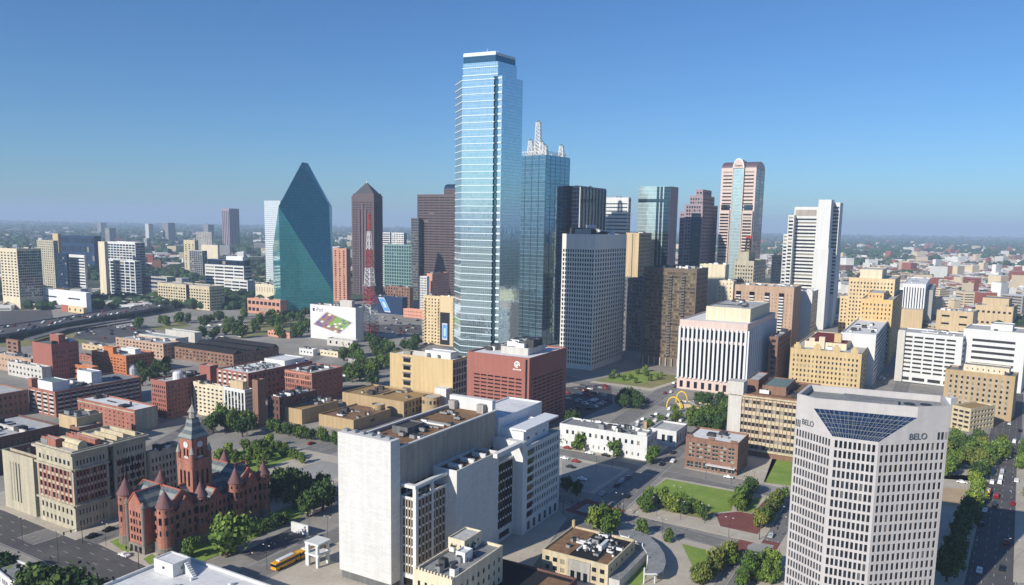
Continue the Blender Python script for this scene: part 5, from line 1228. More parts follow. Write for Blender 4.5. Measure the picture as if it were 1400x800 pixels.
    z0, z1 = he - 3, hgt(c, 624); z2 = hgt(c, 596); z3 = hgt(c, 571); z4 = hgt(c, 563); z5 = hgt(c, 552)
    sq = lambda s: [c + U * s / 2 - V * s / 2, c - U * s / 2 - V * s / 2, c - U * s / 2 + V * s / 2, c + U * s / 2 + V * s / 2]
    shell(root, sq(hs), z0, z1, ('red_sandstone', 'glass_black', 'roof_dark'), [[(None, z0 + 4, None), (z0 + 4, None, S(nc=3, nr=1, fw=.5, fh=.62, mt=2.6, mb=.5, ms=1, dep=.5))]] * 4, 40, .6, 'clock_tower', bars=False, roof_name='tower_parapet')
    s2 = hs * .8
    shell(root, sq(s2), z1 - .6, z2, ('red_sandstone', 'glass_black', 'roof_dark'), [S(nc=2, nr=1, fw=.5, fh=.9, mt=(z2 - z1) * .5, mb=.7, ms=1.6, dep=.4)] * 4, 40, .1, 'belfry', bars=False, roof_name='belfry_roof')
    for (d, ux) in ((-V, -U), (-U, V), (V, U), (U, -V)):
        cc = c + d * (s2 / 2 + .05); zc = z1 + (z2 - z1) * .68
        m = MB(); n = 20
        for k in range(n):
            a0, a1 = 2 * math.pi * k / n, 2 * math.pi * (k + 1) / n
            f = lambda r, a, e: (*(cc + ux * r * math.cos(a) + d * e), zc + r * math.sin(a))
            m.poly([(*(cc + d * .08), zc), f(1.25, a0, .08), f(1.25, a1, .08)], 0); m.poly([f(1.25, a0, .1), f(1.5, a0, .1), f(1.5, a1, .1), f(1.25, a1, .1)], 1)
        for (a, l) in ((R(60), .8), (R(-20), 1.05)):
            m.obox(cc + d * .14 + ux * 0, ux, d, .1, .04, zc, zc + l)
        m.build('clock_face', ['white_paint', 'red_sandstone', 'black_paint'], root)
        m = MB(); m.obox(c + d * (s2 / 2 + .03), ux, d, 2.2, .08, z1 + .1, z1 + 1.0); m.build('louvre', ['concrete_pale'], root)
    for (su, sv) in ((1, 1), (1, -1), (-1, 1), (-1, -1)):
        cc = c + U * su * (hs / 2 - .5) + V * sv * (hs / 2 - .5)
        m = MB(); m.lathe(cc, [(.8, z1 - 3), (.8, z1 + 2.2), (1.0, z1 + 2.4), (.75, z1 + 3.2), (.3, z1 + 4.6), (0, z1 + 5.8)], 10, 0, 0, [0, 0, 1, 1, 1]); m.build('pinnacle', ['red_sandstone', 'grey_panel'], root)
    m = MB(); a0 = math.atan2(A_[1], A_[0]) + R(45); k = 1.4142 / 2
    m.lathe(c, [((s2 + 1.2) * k, z2 - .1), (s2 * .42, z2 + (z3 - z2) * .5), (s2 * .3, z3)], 4, 0, a0); m.build('spire', ['slate_bands'], root)
    m = MB(); m.lathe(c, [(s2 * .2, z3), (s2 * .2, z4), (s2 * .27, z4 + .1), (s2 * .1, z4 + (z5 - z4) * .6), (0, z5)], 8); m.build('lantern', ['grey_panel'], root)
    m = MB(); m.tube((*c, z5 - .3), (*c, z5 + 3), .12, .04, 5); m.build('flagpole', ['metal_grey'], root)
courthouse()

# ------------------------------------------------------------------ old records and courts block
def records():
    st = lambda n: [(0, 7.5, S(nc=n, nr=2, fw=.4, fh=.5, mt=.5, mb=.8, ms=1.2)), (7.5, 23.5, S(nc=n, nr=4, fw=.56, fh=.62, mt=.2, mb=.6, ms=1, sp=0, pr=3)), (23.5, None, S(nc=n, nr=1, fw=.5, fh=.5, mt=4.2, mb=.9, ms=1.2))]
    b = B('office_building', 'tall limestone and red brick courts block with a cornice beside the red courthouse', (98, 727.5, 618, 48.4, 147), ('limestone', 'glass_dark', 'roof_pale', 'red_brick'), None, None, objs=0)
    h = b.h
    for o in list(b.root.children): bpy.data.objects.remove(o)
    k = h / 30.0
    st = lambda n: [(0, 9.5 * k, S(nc=n, nr=2, fw=.42, fh=.5, mt=.6, mb=.8, ms=1.2)), (9.5 * k, 23 * k, S(nc=n, nr=4, fw=.56, fh=.64, mt=.2, mb=.5, ms=1, sp=0, pr=3)), (23 * k, None, S(nc=n, nr=1, fw=.52, fh=.62, mt=3.4, mb=.9, ms=1.2))]
    root = b.root
    mats = ('limestone', 'glass_dark', 'roof_pale', 'red_brick')
    shell(root, b.poly, 0, h, mats, [st(8), st(9), None, None], 100, 1.2, 'wall', cornice=(h - 1.4, 1.1, .9, 0))
    v0 = along(b.P, b.dr, h, 155); v1 = along(b.P, b.dr, h, 199)
    q = [b.at(b.w, v0), b.at(0.3, v0), b.at(0.3, v1), b.at(b.w, v1)]
    shell(root, q, 0, h, mats, [st(7), st(9), None, None], 0, 1.2, 'rear_wing', cornice=(h - 1.4, 1.1, .9, 0), roof_name='wing_roof')
    q = [b.at(b.w, b.d - .02), b.at(6, b.d - .02), b.at(6, v0 + .02), b.at(b.w, v0 + .02)]
    m = MB(); m.prism(q, 0, h - 3, 0, 1); m.build('link', ['red_brick', 'roof_dark'], root)
    q = [b.at(6.02, b.d - .02), b.at(.4, b.d - .02), b.at(.4, v0 + .02), b.at(6.02, v0 + .02)]
    m = MB(); m.prism(q, 0, 8 * k, 0, 1); m.build('low_link', ['limestone', 'roof_dark'], root)
    for z in (9.5 * k, 23 * k):
        m = MB(); m.obox(b.at(b.w / 2, -.4), b.dl, b.dr, b.w + .8, .8, z - .35, z + .35); m.build('string_course', ['limestone'], root)
        m = MB(); m.obox(b.at(-.4, b.d / 2 + .05), b.dl, b.dr, .8, b.d - .1, z - .35, z + .35); m.build('string_course', ['limestone'], root)
    # rooftop: brick plant rooms, pale vault, ducts
    z = h - 1.2
    for (u0, u1, v0_, v1_, hh, mt) in ((.55, .95, .12, .3, 3.5, 'red_brick'), (.1, .9, .75, .9, 3, 'red_brick')):
        penthouse(b, u0, u1, v0_, v1_, hh, mt, z=z)
    m = MB(); n = 8
    for kk in range(n):
        t0, t1 = math.pi * kk / n, math.pi * (kk + 1) / n
        f = lambda t: (b.d * (.45 - .14 * math.cos(t)), z + 3.4 * math.sin(t) ** .7 if 0 < t < math.pi - .01 else z)
        (y0, zz0), (y1, zz1) = f(t0), f(t1)
        p = [b.at(b.w * .15, y0), b.at(b.w * .15, y1), b.at(b.w * .7, y1), b.at(b.w * .7, y0)]
        m.poly([(*p[0], zz0), (*p[1], zz1), (*p[2], zz1), (*p[3], zz0)]); m.poly([(*p[0], z), (*p[1], z), (*p[1], zz1), (*p[0], zz0)]); m.poly([(*p[3], z), (*p[3], zz0), (*p[2], zz1), (*p[2], z)])
    m.build('vaulted_skylight', ['cream_stone'], root)
    for kk in range(7):
        v = b.d * (.3 + .28 * kk); m = MB(); m.obox(b.at(b.w * (.5 if kk % 2 else .42), v), b.dl, b.dr, b.w * .62, .7, z + (.3 if v < b.d else 0), z + 2.2); m.build('duct', ['cream_stone'], root)
    roof_units(b, 6, 'rec', z, mats=('metal_white', 'metal_grey'))
    P, hh = corner(204, 692, 618)
    B('office_building', 'plain limestone block with dark paired windows behind the clock tower', (204, 694, 618, 199, 246), ('limestone', 'glass_dark', 'roof_grey'), None, S(nc=8, nr=6, fw=.5, fh=.55, mt=2.5), objs=60, clutter=6)
    b2 = B('office_building', 'blank limestone annex with tall slit windows at the left edge', (44.5, 707.5, 627, 2.5, 56), ('limestone', 'glass_black', 'roof_brown'), [(None, None, S(nc=1, nr=1, fw=.001, fh=.001, mt=2))], None, objs=0)
    for kk in range(4):
        m = MB(); m.obox(b2.at(b2.w * (.46 + .095 * kk), -.02), b2.dl, b2.dr, b2.w * .03, .1, 4, b2.h * .84); m.build('slit_window', ['glass_dark'], b2.root)
records()

# ------------------------------------------------------------------ white stone county courthouse
def county():
    P, h = corner(534, 812, 604.5)
    U, V = B_, A_
    root = thing('courthouse', 'large white stone courts building with a blank slab end and a brown roof', 'courthouse', (*P, 0))
    at = lambda u, v: P + U * u + V * v
    box = lambda u0, u1, v0, v1: [at(u1, v0), at(u0, v0), at(u0, v1), at(u1, v1)]
    W = along(P, U, h, 461.6); th = along(P, V, h, 547); L = along(P, V, h - 3, 679.5)
    mats = ('white_stone', 'glass_brown', 'roof_pale', 'white_paint')
    m = MB(); m.prism(box(0, W, 0, th), 3.0, h, 0); q = box(0, W, 0, th)
    m.build('end_slab', ['white_stone'], root)
    m = MB(); m.prism(box(.6, W - .6, .6, th - .02), 0, 2.99, 0); m.build('slab_foot', ['concrete_dark'], root)
    for k in range(6):
        m = MB(); m.obox(at(W * (.12 + .16 * k), th * .5), U, V, 1.6, 1.4, h, h + .9); m.build('roof_unit', ['metal_grey'], root)
    hl = hgt(at(0, th), 613)
    q = box(.5, W - 1.5, th + .02, L)
    zb = hgt(at(.5, th + 4), 656)
    shell(root, q, 0, hl, ('grey_panel', 'glass_dark', 'roof_brown'), [None, [(0, zb, S(nc=16, sy=4.6, fw=.8, fh=.6, dep=.4)), (zb, None, None)], None, None], 0, 1.0, 'courts_block', roof_name='brown_roof')
    m = MB()
    for i in range(4):
        a, b_ = q[i], q[(i + 1) % 4]; u = (b_ - a); l = np.linalg.norm(u); u = u / l; nr = np.array([u[1], -u[0]])
        m.obox((a + b_) / 2 + nr * .15, u, nr, l + .2, .9, hl, hl + .45)
    m.build('coping', ['white_paint'], root)
    bb = Bl(); bb.P = at(1, th); bb.w = W - 3; bb.d = L - th - 2; bb.dl = U; bb.dr = V; bb.root = root; bb.at = lambda u, v: bb.P + U * u + V * v; bb.zr = hl - 1
    roof_units(bb, 12, 'county', hl - 1, size=(1.2, 3.5), hh=(.6, 1.6), mats=('metal_white', 'metal_grey'))
    penthouse(bb, .45, .8, .28, .45, 2.6, 'concrete_dark', 'roof_dark')
    m = MB(); c0, c1 = at(W * .1, L), at(W - 1.5, L); m.obox((c0 + c1) / 2, U, V, W * .9, 2.4, 0, hl + 4); m.build('cross_wall', ['white_paint'], root)
    for k in (.25, .85):
        m = MB(); c = at(W * k, L - 2.6); m.obox(c, U, V, 3, 2.4, hl - 1, hl + 2.4); m.build('roof_unit', ['concrete'], root)
    # side projections towards the street
    Q = gnd(717.5, 730); dQ = (Q - P); b2 = -(dQ @ U); a2 = dQ @ V
    # balcony wing
    b1 = along(at(0, th + 1.2), -U, hgt(at(-7, th + 1), 665), 570); v1 = th + .6
    hb = hgt(at(-b1, v1), 665)
    vE = along(at(-b1, v1), V, hb, 612)
    hbw = hb - 4.2
    stb = lambda n: S(nc=n, nr=8, fw=.52, fh=.74, mt=.8, mb=3.5, ms=.9, dep=.5)
    shell(root, box(-b1, .45, v1, v1 + vE), 0, hbw, ('white_paint', 'glass_brown', 'roof_brown', 'panel_taupe'), [[(0, 5, S(nc=1, nr=1, fw=.8, fh=.7, mt=.5, mb=.4)), (5, None, S(nc=4, nr=8, fw=.5, fh=.8, mt=.6, mb=.3, ms=.9, dep=.3, sp=0, pr=3))], [(0, 5, None), (5, None, S(nc=8, nr=8, fw=.5, fh=.8, mt=.6, mb=.3, ms=1.2, dep=.3, sp=0, pr=3))]], 100, .9, 'balcony_wing', roof_name='terrace', bars=False, frame='white_paint')
    for k in range(9):
        pass
    m = MB(); z = hb
    m.obox(at((.45 - b1) / 2, v1 + .6), U, V, b1 + .45, 1.6, z - 1.1, z); m.build('roof_beam', ['white_paint'], root)
    m = MB(); m.obox(at(-b1 + .7, v1 + vE / 2 + .8), U, V, 1.6, vE, z - 1.1, z + .002); m.build('roof_beam', ['white_paint'], root)
    m = MB(); m.obox(at(-b1 + .45, v1 + .45), U, V, 1.3, 1.3, 0, z - 1.1); m.build('corner_column', ['white_paint'], root)
    m = MB(); m.obox(at(-b1 + .1, v1 + vE * .5), U, V, .9, .9, 0, z - 1.1); m.build('column', ['white_paint'], root)
    for k in range(5):
        m = MB(); c = at(-b1 + 2.4 + .3 * (k % 2), v1 + 3 + k * 2.4); m.obox(c, U, V, 1.4, 1.2, hbw - .9, hbw + .6); m.tube((*c, hbw + .602), (*c, hbw + 1.1), .35, None, 8, 1); m.build('roof_unit', ['metal_grey', 'metal_dark'], root)
    # second blank slab
    v2 = v1 + vE; bf = b2
    hs = hgt(at(-b1 - 3, v2), 643.5); b2 = b1 + along(at(-b1, v2), -U, hs, 624.7)
    e2 = along(at(-b2, v2), V, hs, 682)
    q = box(-b2, .45, v2, v2 + e2)
    shell(root, q, 0, hs, ('white_stone', 'glass_brown', 'roof_brown'), [None, None], 0, 1.2, 'side_slab', roof_name='slab_roof')
    m = MB()
    for k in range(3):
        c = at(-b2 + b2 * .45, v2 + e2 * (.2 + .28 * k)); m = MB(); m.obox(c, U, V, b2 * .6, 1.0, hs - 1.2, hs + .3); m.build('roof_beam', ['white_paint'], root)
        m = MB(); m.obox(c + V * 2, U, V, 3, 2, hs - 1.2, hs - .2); m.build('roof_unit', ['roof_dark'], root)
    # strip of windows
    v3 = v2 + e2; e3 = along(at(-b2 + .8, v3), V, hs, 702.5)
    shell(root, box(-b2 + .8, .45, v3 + .02, v3 + e3), 0, hs - 5, ('white_paint', 'glass_brown', 'roof_pale', 'panel_taupe'), [None, [(0, 5, S(nc=1, nr=1, fw=.7, fh=.6, mt=.5, mb=.4)), (5, None, S(nc=6, nr=7, fw=.5, fh=.8, mt=.6, mb=.3, ms=.6, dep=.3, sp=0, pr=3))]], 0, .6, 'window_bay', roof_name='bay_roof')
    # fin pier with its arm, then the taller window block
    v4 = v3 + e3; hf = hgt(Q, 603)
    m = MB(); c0 = a2 - v4
    m.prism(box(-bf - .1, .45, v4 + .02, a2 - .02), 0, hf, 0); m.build('pier', ['white_paint'], root)
    m = MB(); m.obox(at(-bf + 1.2, v3 + e3 * .5 - 2), U, V, 1.8, e3 + 8, hs - .8, hs + .9); m.build('roof_beam', ['white_paint'], root)
    ht = hgt(Q, 611)
    e5 = along(Q, V, ht, 766)
    shell(root, box(-bf, W * .55, a2, a2 + e5), 0, ht, ('white_paint', 'glass_teal', 'roof_pale'), [None, [(0, 5.5, S(nc=6, nr=1, fw=.5, fh=.75, mt=.6, mb=.2)), (5.5, None, S(nc=13, nr=8, fw=.66, fh=.6, mt=1.0, mb=.2, ms=1.2, dep=.4))], None, None], 100, .9, 'window_block', roof_name='block_roof', bars=False)
    for k in range(8):
        z = 5.7 + k * (ht - 6.7) / 8; m = MB(); m.obox(at(-bf - .06, a2 + 3.2), U, V, .1, 4.2, z + .5, z + (ht - 6.7) / 8 - .9); m.build('recessed_window', ['glass_black'], root)
    hp = ht + 7.5
    q = box(-bf + 2.5, W * .5, a2 + 2, a2 + e5 * .8)
    shell(root, q, ht - .9, hp - 2, ('white_metal', 'glass_dark', 'roof_white'), [None, S(nc=3, nr=1, fw=.3, fh=.3, mt=2, mb=1)], 0, .3, 'rooftop_storey', roof_name='storey_roof')
    m = MB(); q2 = [at(-bf + .9, a2 + 1), at(-bf + .9, a2 + e5 * 1.0), at(-bf + 8, a2 + e5 * 1.04), at(-bf + 8, a2 + 1)]
    m.prism(q2 if ((q2[1] - q2[0])[0] * (q2[2] - q2[1])[1] - (q2[1] - q2[0])[1] * (q2[2] - q2[1])[0]) > 0 else q2[::-1], hp - 2, hp - 1.3, 0, None, True); m.build('oversailing_roof', ['white_metal'], root)
    # tall plain box behind
    Pt, _h = at(W * .18, a2 + 1), hf + 4
    ht2 = hgt(at(W * .1, a2), 572)
    u0 = along(at(0, a2), U, ht2, 712) if proj((*at(0, a2), ht2))[0] > 712 else 0
    q = box(u0, u0 + W * .75, a2 + .5, a2 + .5 + along(at(u0, a2 + .5), V, ht2, 741))
    shell(root, q, 0, ht2, ('white_metal', 'glass_dark', 'roof_white'), [None, S(nc=1, nr=1, fw=.6, fh=.12, mt=3, mb=ht2 - 16)], 0, .6, 'plant_tower', roof_name='plant_roof')
    # window wing that peeps out beyond the slab on the left
    shell(root, box(W + .02, W + 4.2, th + 1, th + 22), 0, h - 9, ('white_paint', 'glass_brown', 'roof_pale', 'panel_taupe'), [[(0, 5, None), (5, None, S(nc=2, nr=8, fw=.5, fh=.8, mt=1.2, mb=.3, ms=.4, dep=.3, sp=0, pr=3))], None], 0, .6, 'left_wing', roof_name='left_roof', bars=False)
    m = MB(); m.obox(at(W + 3.6, th + .5), U, V, 1.1, 1.1, 0, h - 5); m.obox(at(W + 1.9, th + .5), U, V, 3.8, 1.1, h - 6.2, h - 5); m.build('corner_frame', ['white_paint'], root)
    # free-standing white portico by the entrance
    m = MB(); g0 = gnd(431, 776); t = thing('portico', 'white concrete portico frame beside the blank slab', 'portico', (*g0, 0))
    for (u, v) in ((3.4, 0), (-1.2, 0), (3.4, 5), (-1.2, 5)):
        m = MB(); m.obox(g0 + U * u + V * v, U, V, 1.5 if u > 0 else .9, .9, 0, 8.2); m.build('column', ['white_paint'], t)
    for z in (4.2, 8.2):
        m = MB(); m.obox(g0 + U * 1.1 + V * 2.5, U, V, 6.4, 6.2, z, z + .7); m.build('deck', ['white_paint'], t)
county()

# ------------------------------------------------------------------ small buildings in the foreground
b = B('office_building', 'cream yellow corner building with a cluttered grey roof below the white slab', (618, 868, 793, 566, 687.5), ('cream', 'glass_dark', 'roof_grey'), S(nc=5, nr=4, fw=.36, fh=.5, mt=2.4, mb=1), S(nc=9, nr=4, fw=.36, fh=.5, mt=2.4, mb=1), objs=100, clutter=9, csize=(1, 2.4))
penthouse(b, .55, 1.0, .62, .97, 4.5, 'cream', 'roof_pale', st=S(nc=3, nr=1, fw=.3, fh=.4, mt=1, mb=1)); penthouse(b, .3, .55, .45, .6, 3.2, 'metal_white', 'metal_white')
for k in range(12):
    m = MB(); m.obox(b.at(b.w * (k + .5) / 12, .2), b.dl, b.dr, .5, .5, b.h, b.h + .8); m.build('parapet_post', ['cream'], b.root)
b = B('office_building', 'small two storey tan building with a half black, half brown roof', (831.5, 804, 773, 741.5, 868.5), ('cream_stone', 'glass_dark', 'roof_black'), [(None, None, S(nc=8, nr=2, fw=.55, fh=.52, mt=1.3, mb=.5))], S(nc=5, nr=2, fw=.25, fh=.4), objs=100, clutter=0)
m = MB(); m.prism([b.at(b.w - .5, .5), b.at(b.w * .62, .5), b.at(b.w * .62, b.d - .5), b.at(b.w - .5, b.d - .5)], b.zr, b.zr + .25); m.build('brown_roof', ['roof_brown'], b.root)
m = MB(); m.prism([b.at(b.w * .2, .5), b.at(.5, .5), b.at(.5, b.d * .4), b.at(b.w * .2, b.d * .4)], b.zr, b.zr + .2); m.build('brown_roof', ['roof_brown'], b.root)
roof_units(b, 16, 'tan', b.zr, mats=('metal_white', 'metal_grey'), size=(.9, 2.6), hh=(.7, 1.7), area=(.05, .55, .3, .95)); roof_units(b, 4, 'tan2', b.zr + .25, mats=('metal_grey',), size=(.8, 1.6), hh=(.8, 1.8), area=(.7, .8, .3, .6))
m = MB(); m.obox(b.at(b.w * .3, b.d * .55), b.dl, b.dr, 1.2, 7, b.zr + .4, b.zr + 2.2); m.build('roof_tank', ['metal_white'], b.root)
m = MB(); m.obox(b.at(b.w * .98, b.d * .98), b.dl, b.dr, 1, 1, 0, b.h + 2.4); m.build('chimney', ['tan_brick'], b.root)
m = MB(); m.prism([b.at(-.02, .6), b.at(-4, .6), b.at(-4, b.d * 1.12), b.at(-.02, b.d * 1.12)], 0, 3.4, 0, 1); m.build('side_annex', ['concrete_pale', 'roof_grey'], b.root)
m = MB(); m.obox(b.at(b.w * .42, -.2), b.dl, b.dr, 8, .5, .1, 7); m.build('stone_entrance', ['concrete'], b.root)
for k in range(3):
    m = MB(); m.obox(b.at(b.w * .42 + 2.4 * (k - 1), -.47), b.dl, b.dr, 1.5, .1, .3, 3.2); m.build('doorway', ['glass_black'], b.root)

def canopy():
    z = 4.6
    out = [(862, 724), (876, 727), (889, 734), (901, 745), (908.5, 757), (910.5, 769), (907, 779), (898, 784)]
    inn = [(881, 784), (884, 776), (886, 765), (884, 755), (878, 746), (868, 738.5), (857, 734), (848, 731.5)]
    pts = [gnd(x, y, z) for x, y in [(846, 725)] + out + inn]
    ar = sum(pts[i][0] * pts[(i + 1) % len(pts)][1] - pts[(i + 1) % len(pts)][0] * pts[i][1] for i in range(len(pts)))
    if ar < 0: pts = pts[::-1]
    t = thing('canopy', 'curved grey crescent canopy sweeping round the small tan building', 'canopy', (*pts[0], 0))
    m = MB(); m.prism(pts, z - .5, z, 1, 0, True); m.build('roof', ['roof_grey', 'white_metal'], t)
    for (x, y) in inn[::2] + out[1::2]:
        p = gnd(x, y, z); c = np.array([880, 757]); cg = gnd(880, 757, z); p = p + (cg - p) * .12
        m = MB(); m.tube((*p, 0), (*p, z + (1.2 if (x, y) in inn else -.5)), .22, None, 8); m.build('column', ['white_metal'], t)
canopy()
def warehouse():
    z = 9.5; F_ = gnd(245, 756, z)
    t = thing('warehouse', 'white flat-roofed warehouse with a white rooftop cabin at the bottom edge', 'warehouse', (*F_, 0))
    at = lambda a, b_: F_ - A_ * a - B_ * b_          # a towards the camera-left, b to the right
    q = [at(38, 0), at(38, 46), at(0, 46), at(0, 0)]
    ar = sum(q[i][0] * q[(i + 1) % 4][1] - q[(i + 1) % 4][0] * q[i][1] for i in range(4))
    q = q if ar > 0 else q[::-1]
    shell(t, q, 0, z, ('white_paint', 'glass_dark', 'roof_white'), [S(sx=5, nr=2, fw=.4, fh=.4)] * 4, 0, .9, pt=.7)
    q = [at(11.5, 3.2), at(11.5, 12.5), at(5, 12.5), at(5, 3.2)]
    ar = sum(q[i][0] * q[(i + 1) % 4][1] - q[(i + 1) % 4][0] * q[i][1] for i in range(4))
    q = q if ar > 0 else q[::-1]
    shell(t, q, z - .9, z + 3.4, ('white_paint', 'glass_dark', 'roof_white'), [S(nc=1, nr=1, fw=.15, fh=.4, mt=1, mb=1)] * 4, 4, .3, part='rooftop_cabin', roof_name='cabin_roof')
    m = MB()
    for k in range(7): m.obox(at(7 + .1 * k, 13.2 + k * .7), B_, A_, .68, 1.4, z - .9, z + 2.6 - k * .5)
    m.build('stair', ['metal_white'], t)
    rng = random.Random(4)
    for k in range(7):
        c = at(rng.uniform(3, 30), rng.uniform(16, 42)); m = MB(); m.obox(c, A_, B_, rng.uniform(.6, 2), rng.uniform(.6, 1.6), z - .9, z + rng.uniform(-.2, .6)); m.build('roof_unit', ['metal_white'], t)
warehouse()
def round_shop():
    z = 5.0
    px = [(-25, 764), (-6, 777), (1, 783), (11, 791), (23, 795.5), (35, 796.5), (44, 791), (56, 781), (40, 771), (10, 760)]
    pts = [gnd(x, y, z) for x, y in px]
    ar = sum(pts[i][0] * pts[(i + 1) % len(pts)][1] - pts[(i + 1) % len(pts)][0] * pts[i][1] for i in range(len(pts)))
    if ar < 0: pts = pts[::-1]
    t = thing('shop', 'low white building with a rounded front in the bottom left corner', 'shop', (*pts[2], 0))
    shell(t, pts, 0, z, ('white_paint', 'glass_blue', 'roof_grey'), [S(sx=1.6, nr=1, fw=.6, fh=.6, mt=1.0, mb=.8)] * len(pts), 40, .6)
round_shop()

def dark_shed():
    z = 5.5; a, b_ = gnd(688, 764, z), gnd(789, 790.5, z); u = (b_ - a) / np.linalg.norm(b_ - a); n_ = np.array([u[1], -u[0]])
    if n_[1] > 0: n_ = -n_
    t = thing('shed', 'low building with a dark roof patched in brown at the bottom edge', 'building', (*a, 0))
    q = ccw_([a, a + n_ * 24, b_ + n_ * 24, b_])
    shell(t, q, 0, z, ('dark_brick', 'glass_dark', 'roof_black'), [None, S(sx=4, nr=1), S(sx=4, nr=1), None], 0, .7)
    m = MB(); m.prism(ccw_([b_ + n_ * 3 - u * 9, b_ + n_ * 14 - u * 9, b_ + n_ * 14 - u * .6, b_ + n_ * 3 - u * .6]), z - .7, z - .5); m.build('roof_patch', ['roof_brown'], t)
def ccw_(p):
    a = sum(p[i][0] * p[(i + 1) % len(p)][1] - p[(i + 1) % len(p)][0] * p[i][1] for i in range(len(p)))
    return p if a > 0 else p[::-1]
dark_shed()

# ------------------------------------------------------------------ ground, streets, lots, lawns
def groundm(name, stops, s1=0.02, s2=0.4, mixf=.35, rough=.92, spots=None):
    m, ns, ls, b = new_mat(name)
    n1 = noise_fac(ns, ls, s1, 6, rough=.7); n2 = noise_fac(ns, ls, s2, 5, rough=.7)
    c1 = ramp(ns, ls, n1, [(p, srgb(*c)) for p, c in stops])
    c = mixc(ns, ls, mixf, c1, ramp(ns, ls, n2, [(.3, srgb(*stops[0][1])), (.7, srgb(*stops[-1][1]))]))
    if spots:
        vo = N(ns, 'ShaderNodeTexVoronoi'); vo.inputs['Scale'].default_value = spots[0]
        ls.new(N(ns, 'ShaderNodeNewGeometry').outputs['Position'], vo.inputs['Vector'])
        c = mixc(ns, ls, math_n(ns, ls, 'LESS_THAN', vo.outputs['Distance'], spots[1]), c, srgb(*spots[2]))
    ls.new(c, b.inputs['Base Color']); b.inputs['Roughness'].default_value = rough; b.inputs['Specular IOR Level'].default_value = .2
    return m
groundm('far_land', [(.30, (40, 62, 44)), (.46, (54, 74, 52)), (.56, (84, 92, 72)), (.68, (150, 142, 122))], .0035, .02, .3, spots=(.012, .16, (180, 172, 156)))
groundm('city_ground', [(.33, (118, 115, 110)), (.5, (146, 142, 134)), (.67, (172, 167, 156))])
groundm('asphalt', [(.32, (102, 100, 98)), (.5, (122, 120, 116)), (.68, (142, 139, 134))], .06, 1.2, .5)
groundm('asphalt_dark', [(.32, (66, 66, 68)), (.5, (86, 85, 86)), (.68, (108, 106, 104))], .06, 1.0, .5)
groundm('pavement', [(.33, (160, 151, 136)), (.5, (180, 171, 155)), (.67, (198, 190, 174))], .08, 1.0, .5)
groundm('lot_concrete', [(.35, (140, 140, 136)), (.5, (152, 151, 146)), (.65, (168, 166, 158))], .05, .7)
groundm('lawn_green', [(.32, (96, 122, 50)), (.5, (122, 148, 62)), (.68, (150, 168, 84))], .09, 1.1, .5)
groundm('dry_grass', [(.35, (104, 116, 66)), (.5, (130, 130, 84)), (.65, (160, 148, 108))], .05, .6)
groundm('brick_paving', [(.35, (112, 66, 62)), (.5, (124, 76, 70)), (.65, (138, 90, 82))], .1, 1.6)
groundm('gravel_tan', [(.35, (160, 138, 108)), (.5, (176, 154, 122)), (.65, (190, 170, 140))], .05, .8)
plain('road_paint', (206, 206, 200), .8); plain('tan_kerb', (184, 176, 160), .9)
def ccw(p):
    a = sum(p[i][0] * p[(i + 1) % len(p)][1] - p[(i + 1) % len(p)][0] * p[i][1] for i in range(len(p)))
    return p if a > 0 else p[::-1]
g = MB(); SZ = 21500
g.poly([(-SZ, -SZ, 0), (SZ, -SZ, 0), (SZ, SZ, 0), (-SZ, SZ, 0)]); structure('ground', g, ['far_land'])
def slab(name, px, z, mat, kerb=False, kmat='tan_kerb'):
    pts = ccw([gnd(x, y) for x, y in px]); m = MB()
    if kerb: m.prism(pts, 0, z, 1, 0)
    else: m.poly([(*p, z) for p in pts])
    return structure(name, m, [mat, kmat] if kerb else [mat])
m = MB(); m.poly([(-900, 60, .05), (700, 60, .05), (1000, 900, .05), (300, 1250, .05), (-620, 1120, .05)]); structure('city_ground', m, ['city_ground'])
def street(px, width, name='street', lanes=3, z=.06, mat='asphalt', ext=(0, 0), dash=True):
    P0, P1 = gnd(*px[0]), gnd(*px[1]); u = (P1 - P0) / np.linalg.norm(P1 - P0); P0 = P0 - u * ext[0]; P1 = P1 + u * ext[1]
    nrm = np.array([-u[1], u[0]]); L = np.linalg.norm(P1 - P0)
    m = MB(); m.poly([(*p, z) for p in ccw([P0 - nrm * width / 2, P1 - nrm * width / 2, P1 + nrm * width / 2, P0 + nrm * width / 2])]); structure(name, m, [mat])
    m = MB()
    if dash:
        for k in range(1, lanes):
            off = -width / 2 + width * k / lanes
            for i in range(int(L / 9)):
                c = P0 + u * (i * 9 + 2) + nrm * off; m.poly([(*p, z + .006) for p in ccw([c - nrm * .06, c + u * 2.6 - nrm * .06, c + u * 2.6 + nrm * .06, c + nrm * .06])])
        for s in (-1, 1):
            c0, c1 = P0 + nrm * s * (width / 2 - .4), P1 + nrm * s * (width / 2 - .4); m.poly([(*p, z + .006) for p in ccw([c0 - nrm * .07, c1 - nrm * .07, c1 + nrm * .07, c0 + nrm * .07])])
        structure('road_markings', m, ['road_paint'])
    return P0, u, nrm, L
street(((50, 733), (155, 775)), 22, lanes=5, ext=(70, 70), z=.06, mat='asphalt_dark')
street(((122, 741), (330, 662)), 11, lanes=3, ext=(0, 160), z=.07)
street(((345, 784), (415, 753)), 12.5, lanes=3, ext=(60, 220), z=.07)
street(((752, 753), (835, 690)), 16, lanes=4, ext=(60, 14), z=.07)
street(((838, 690), (885, 648)), 14, lanes=4, ext=(0, 190), z=.065)
street(((930, 727.5), (1000, 747)), 9.5, lanes=3, ext=(130, 160), z=.06)
street(((812, 627), (1010, 671)), 11, lanes=3, ext=(200, 320), z=.06)
street(((1051, 748), (1090, 685)), 12, lanes=3, ext=(60, 260), z=.07)
street(((1350, 794), (1366, 665)), 17, lanes=5, ext=(60, 260), z=.07, mat='asphalt_dark')
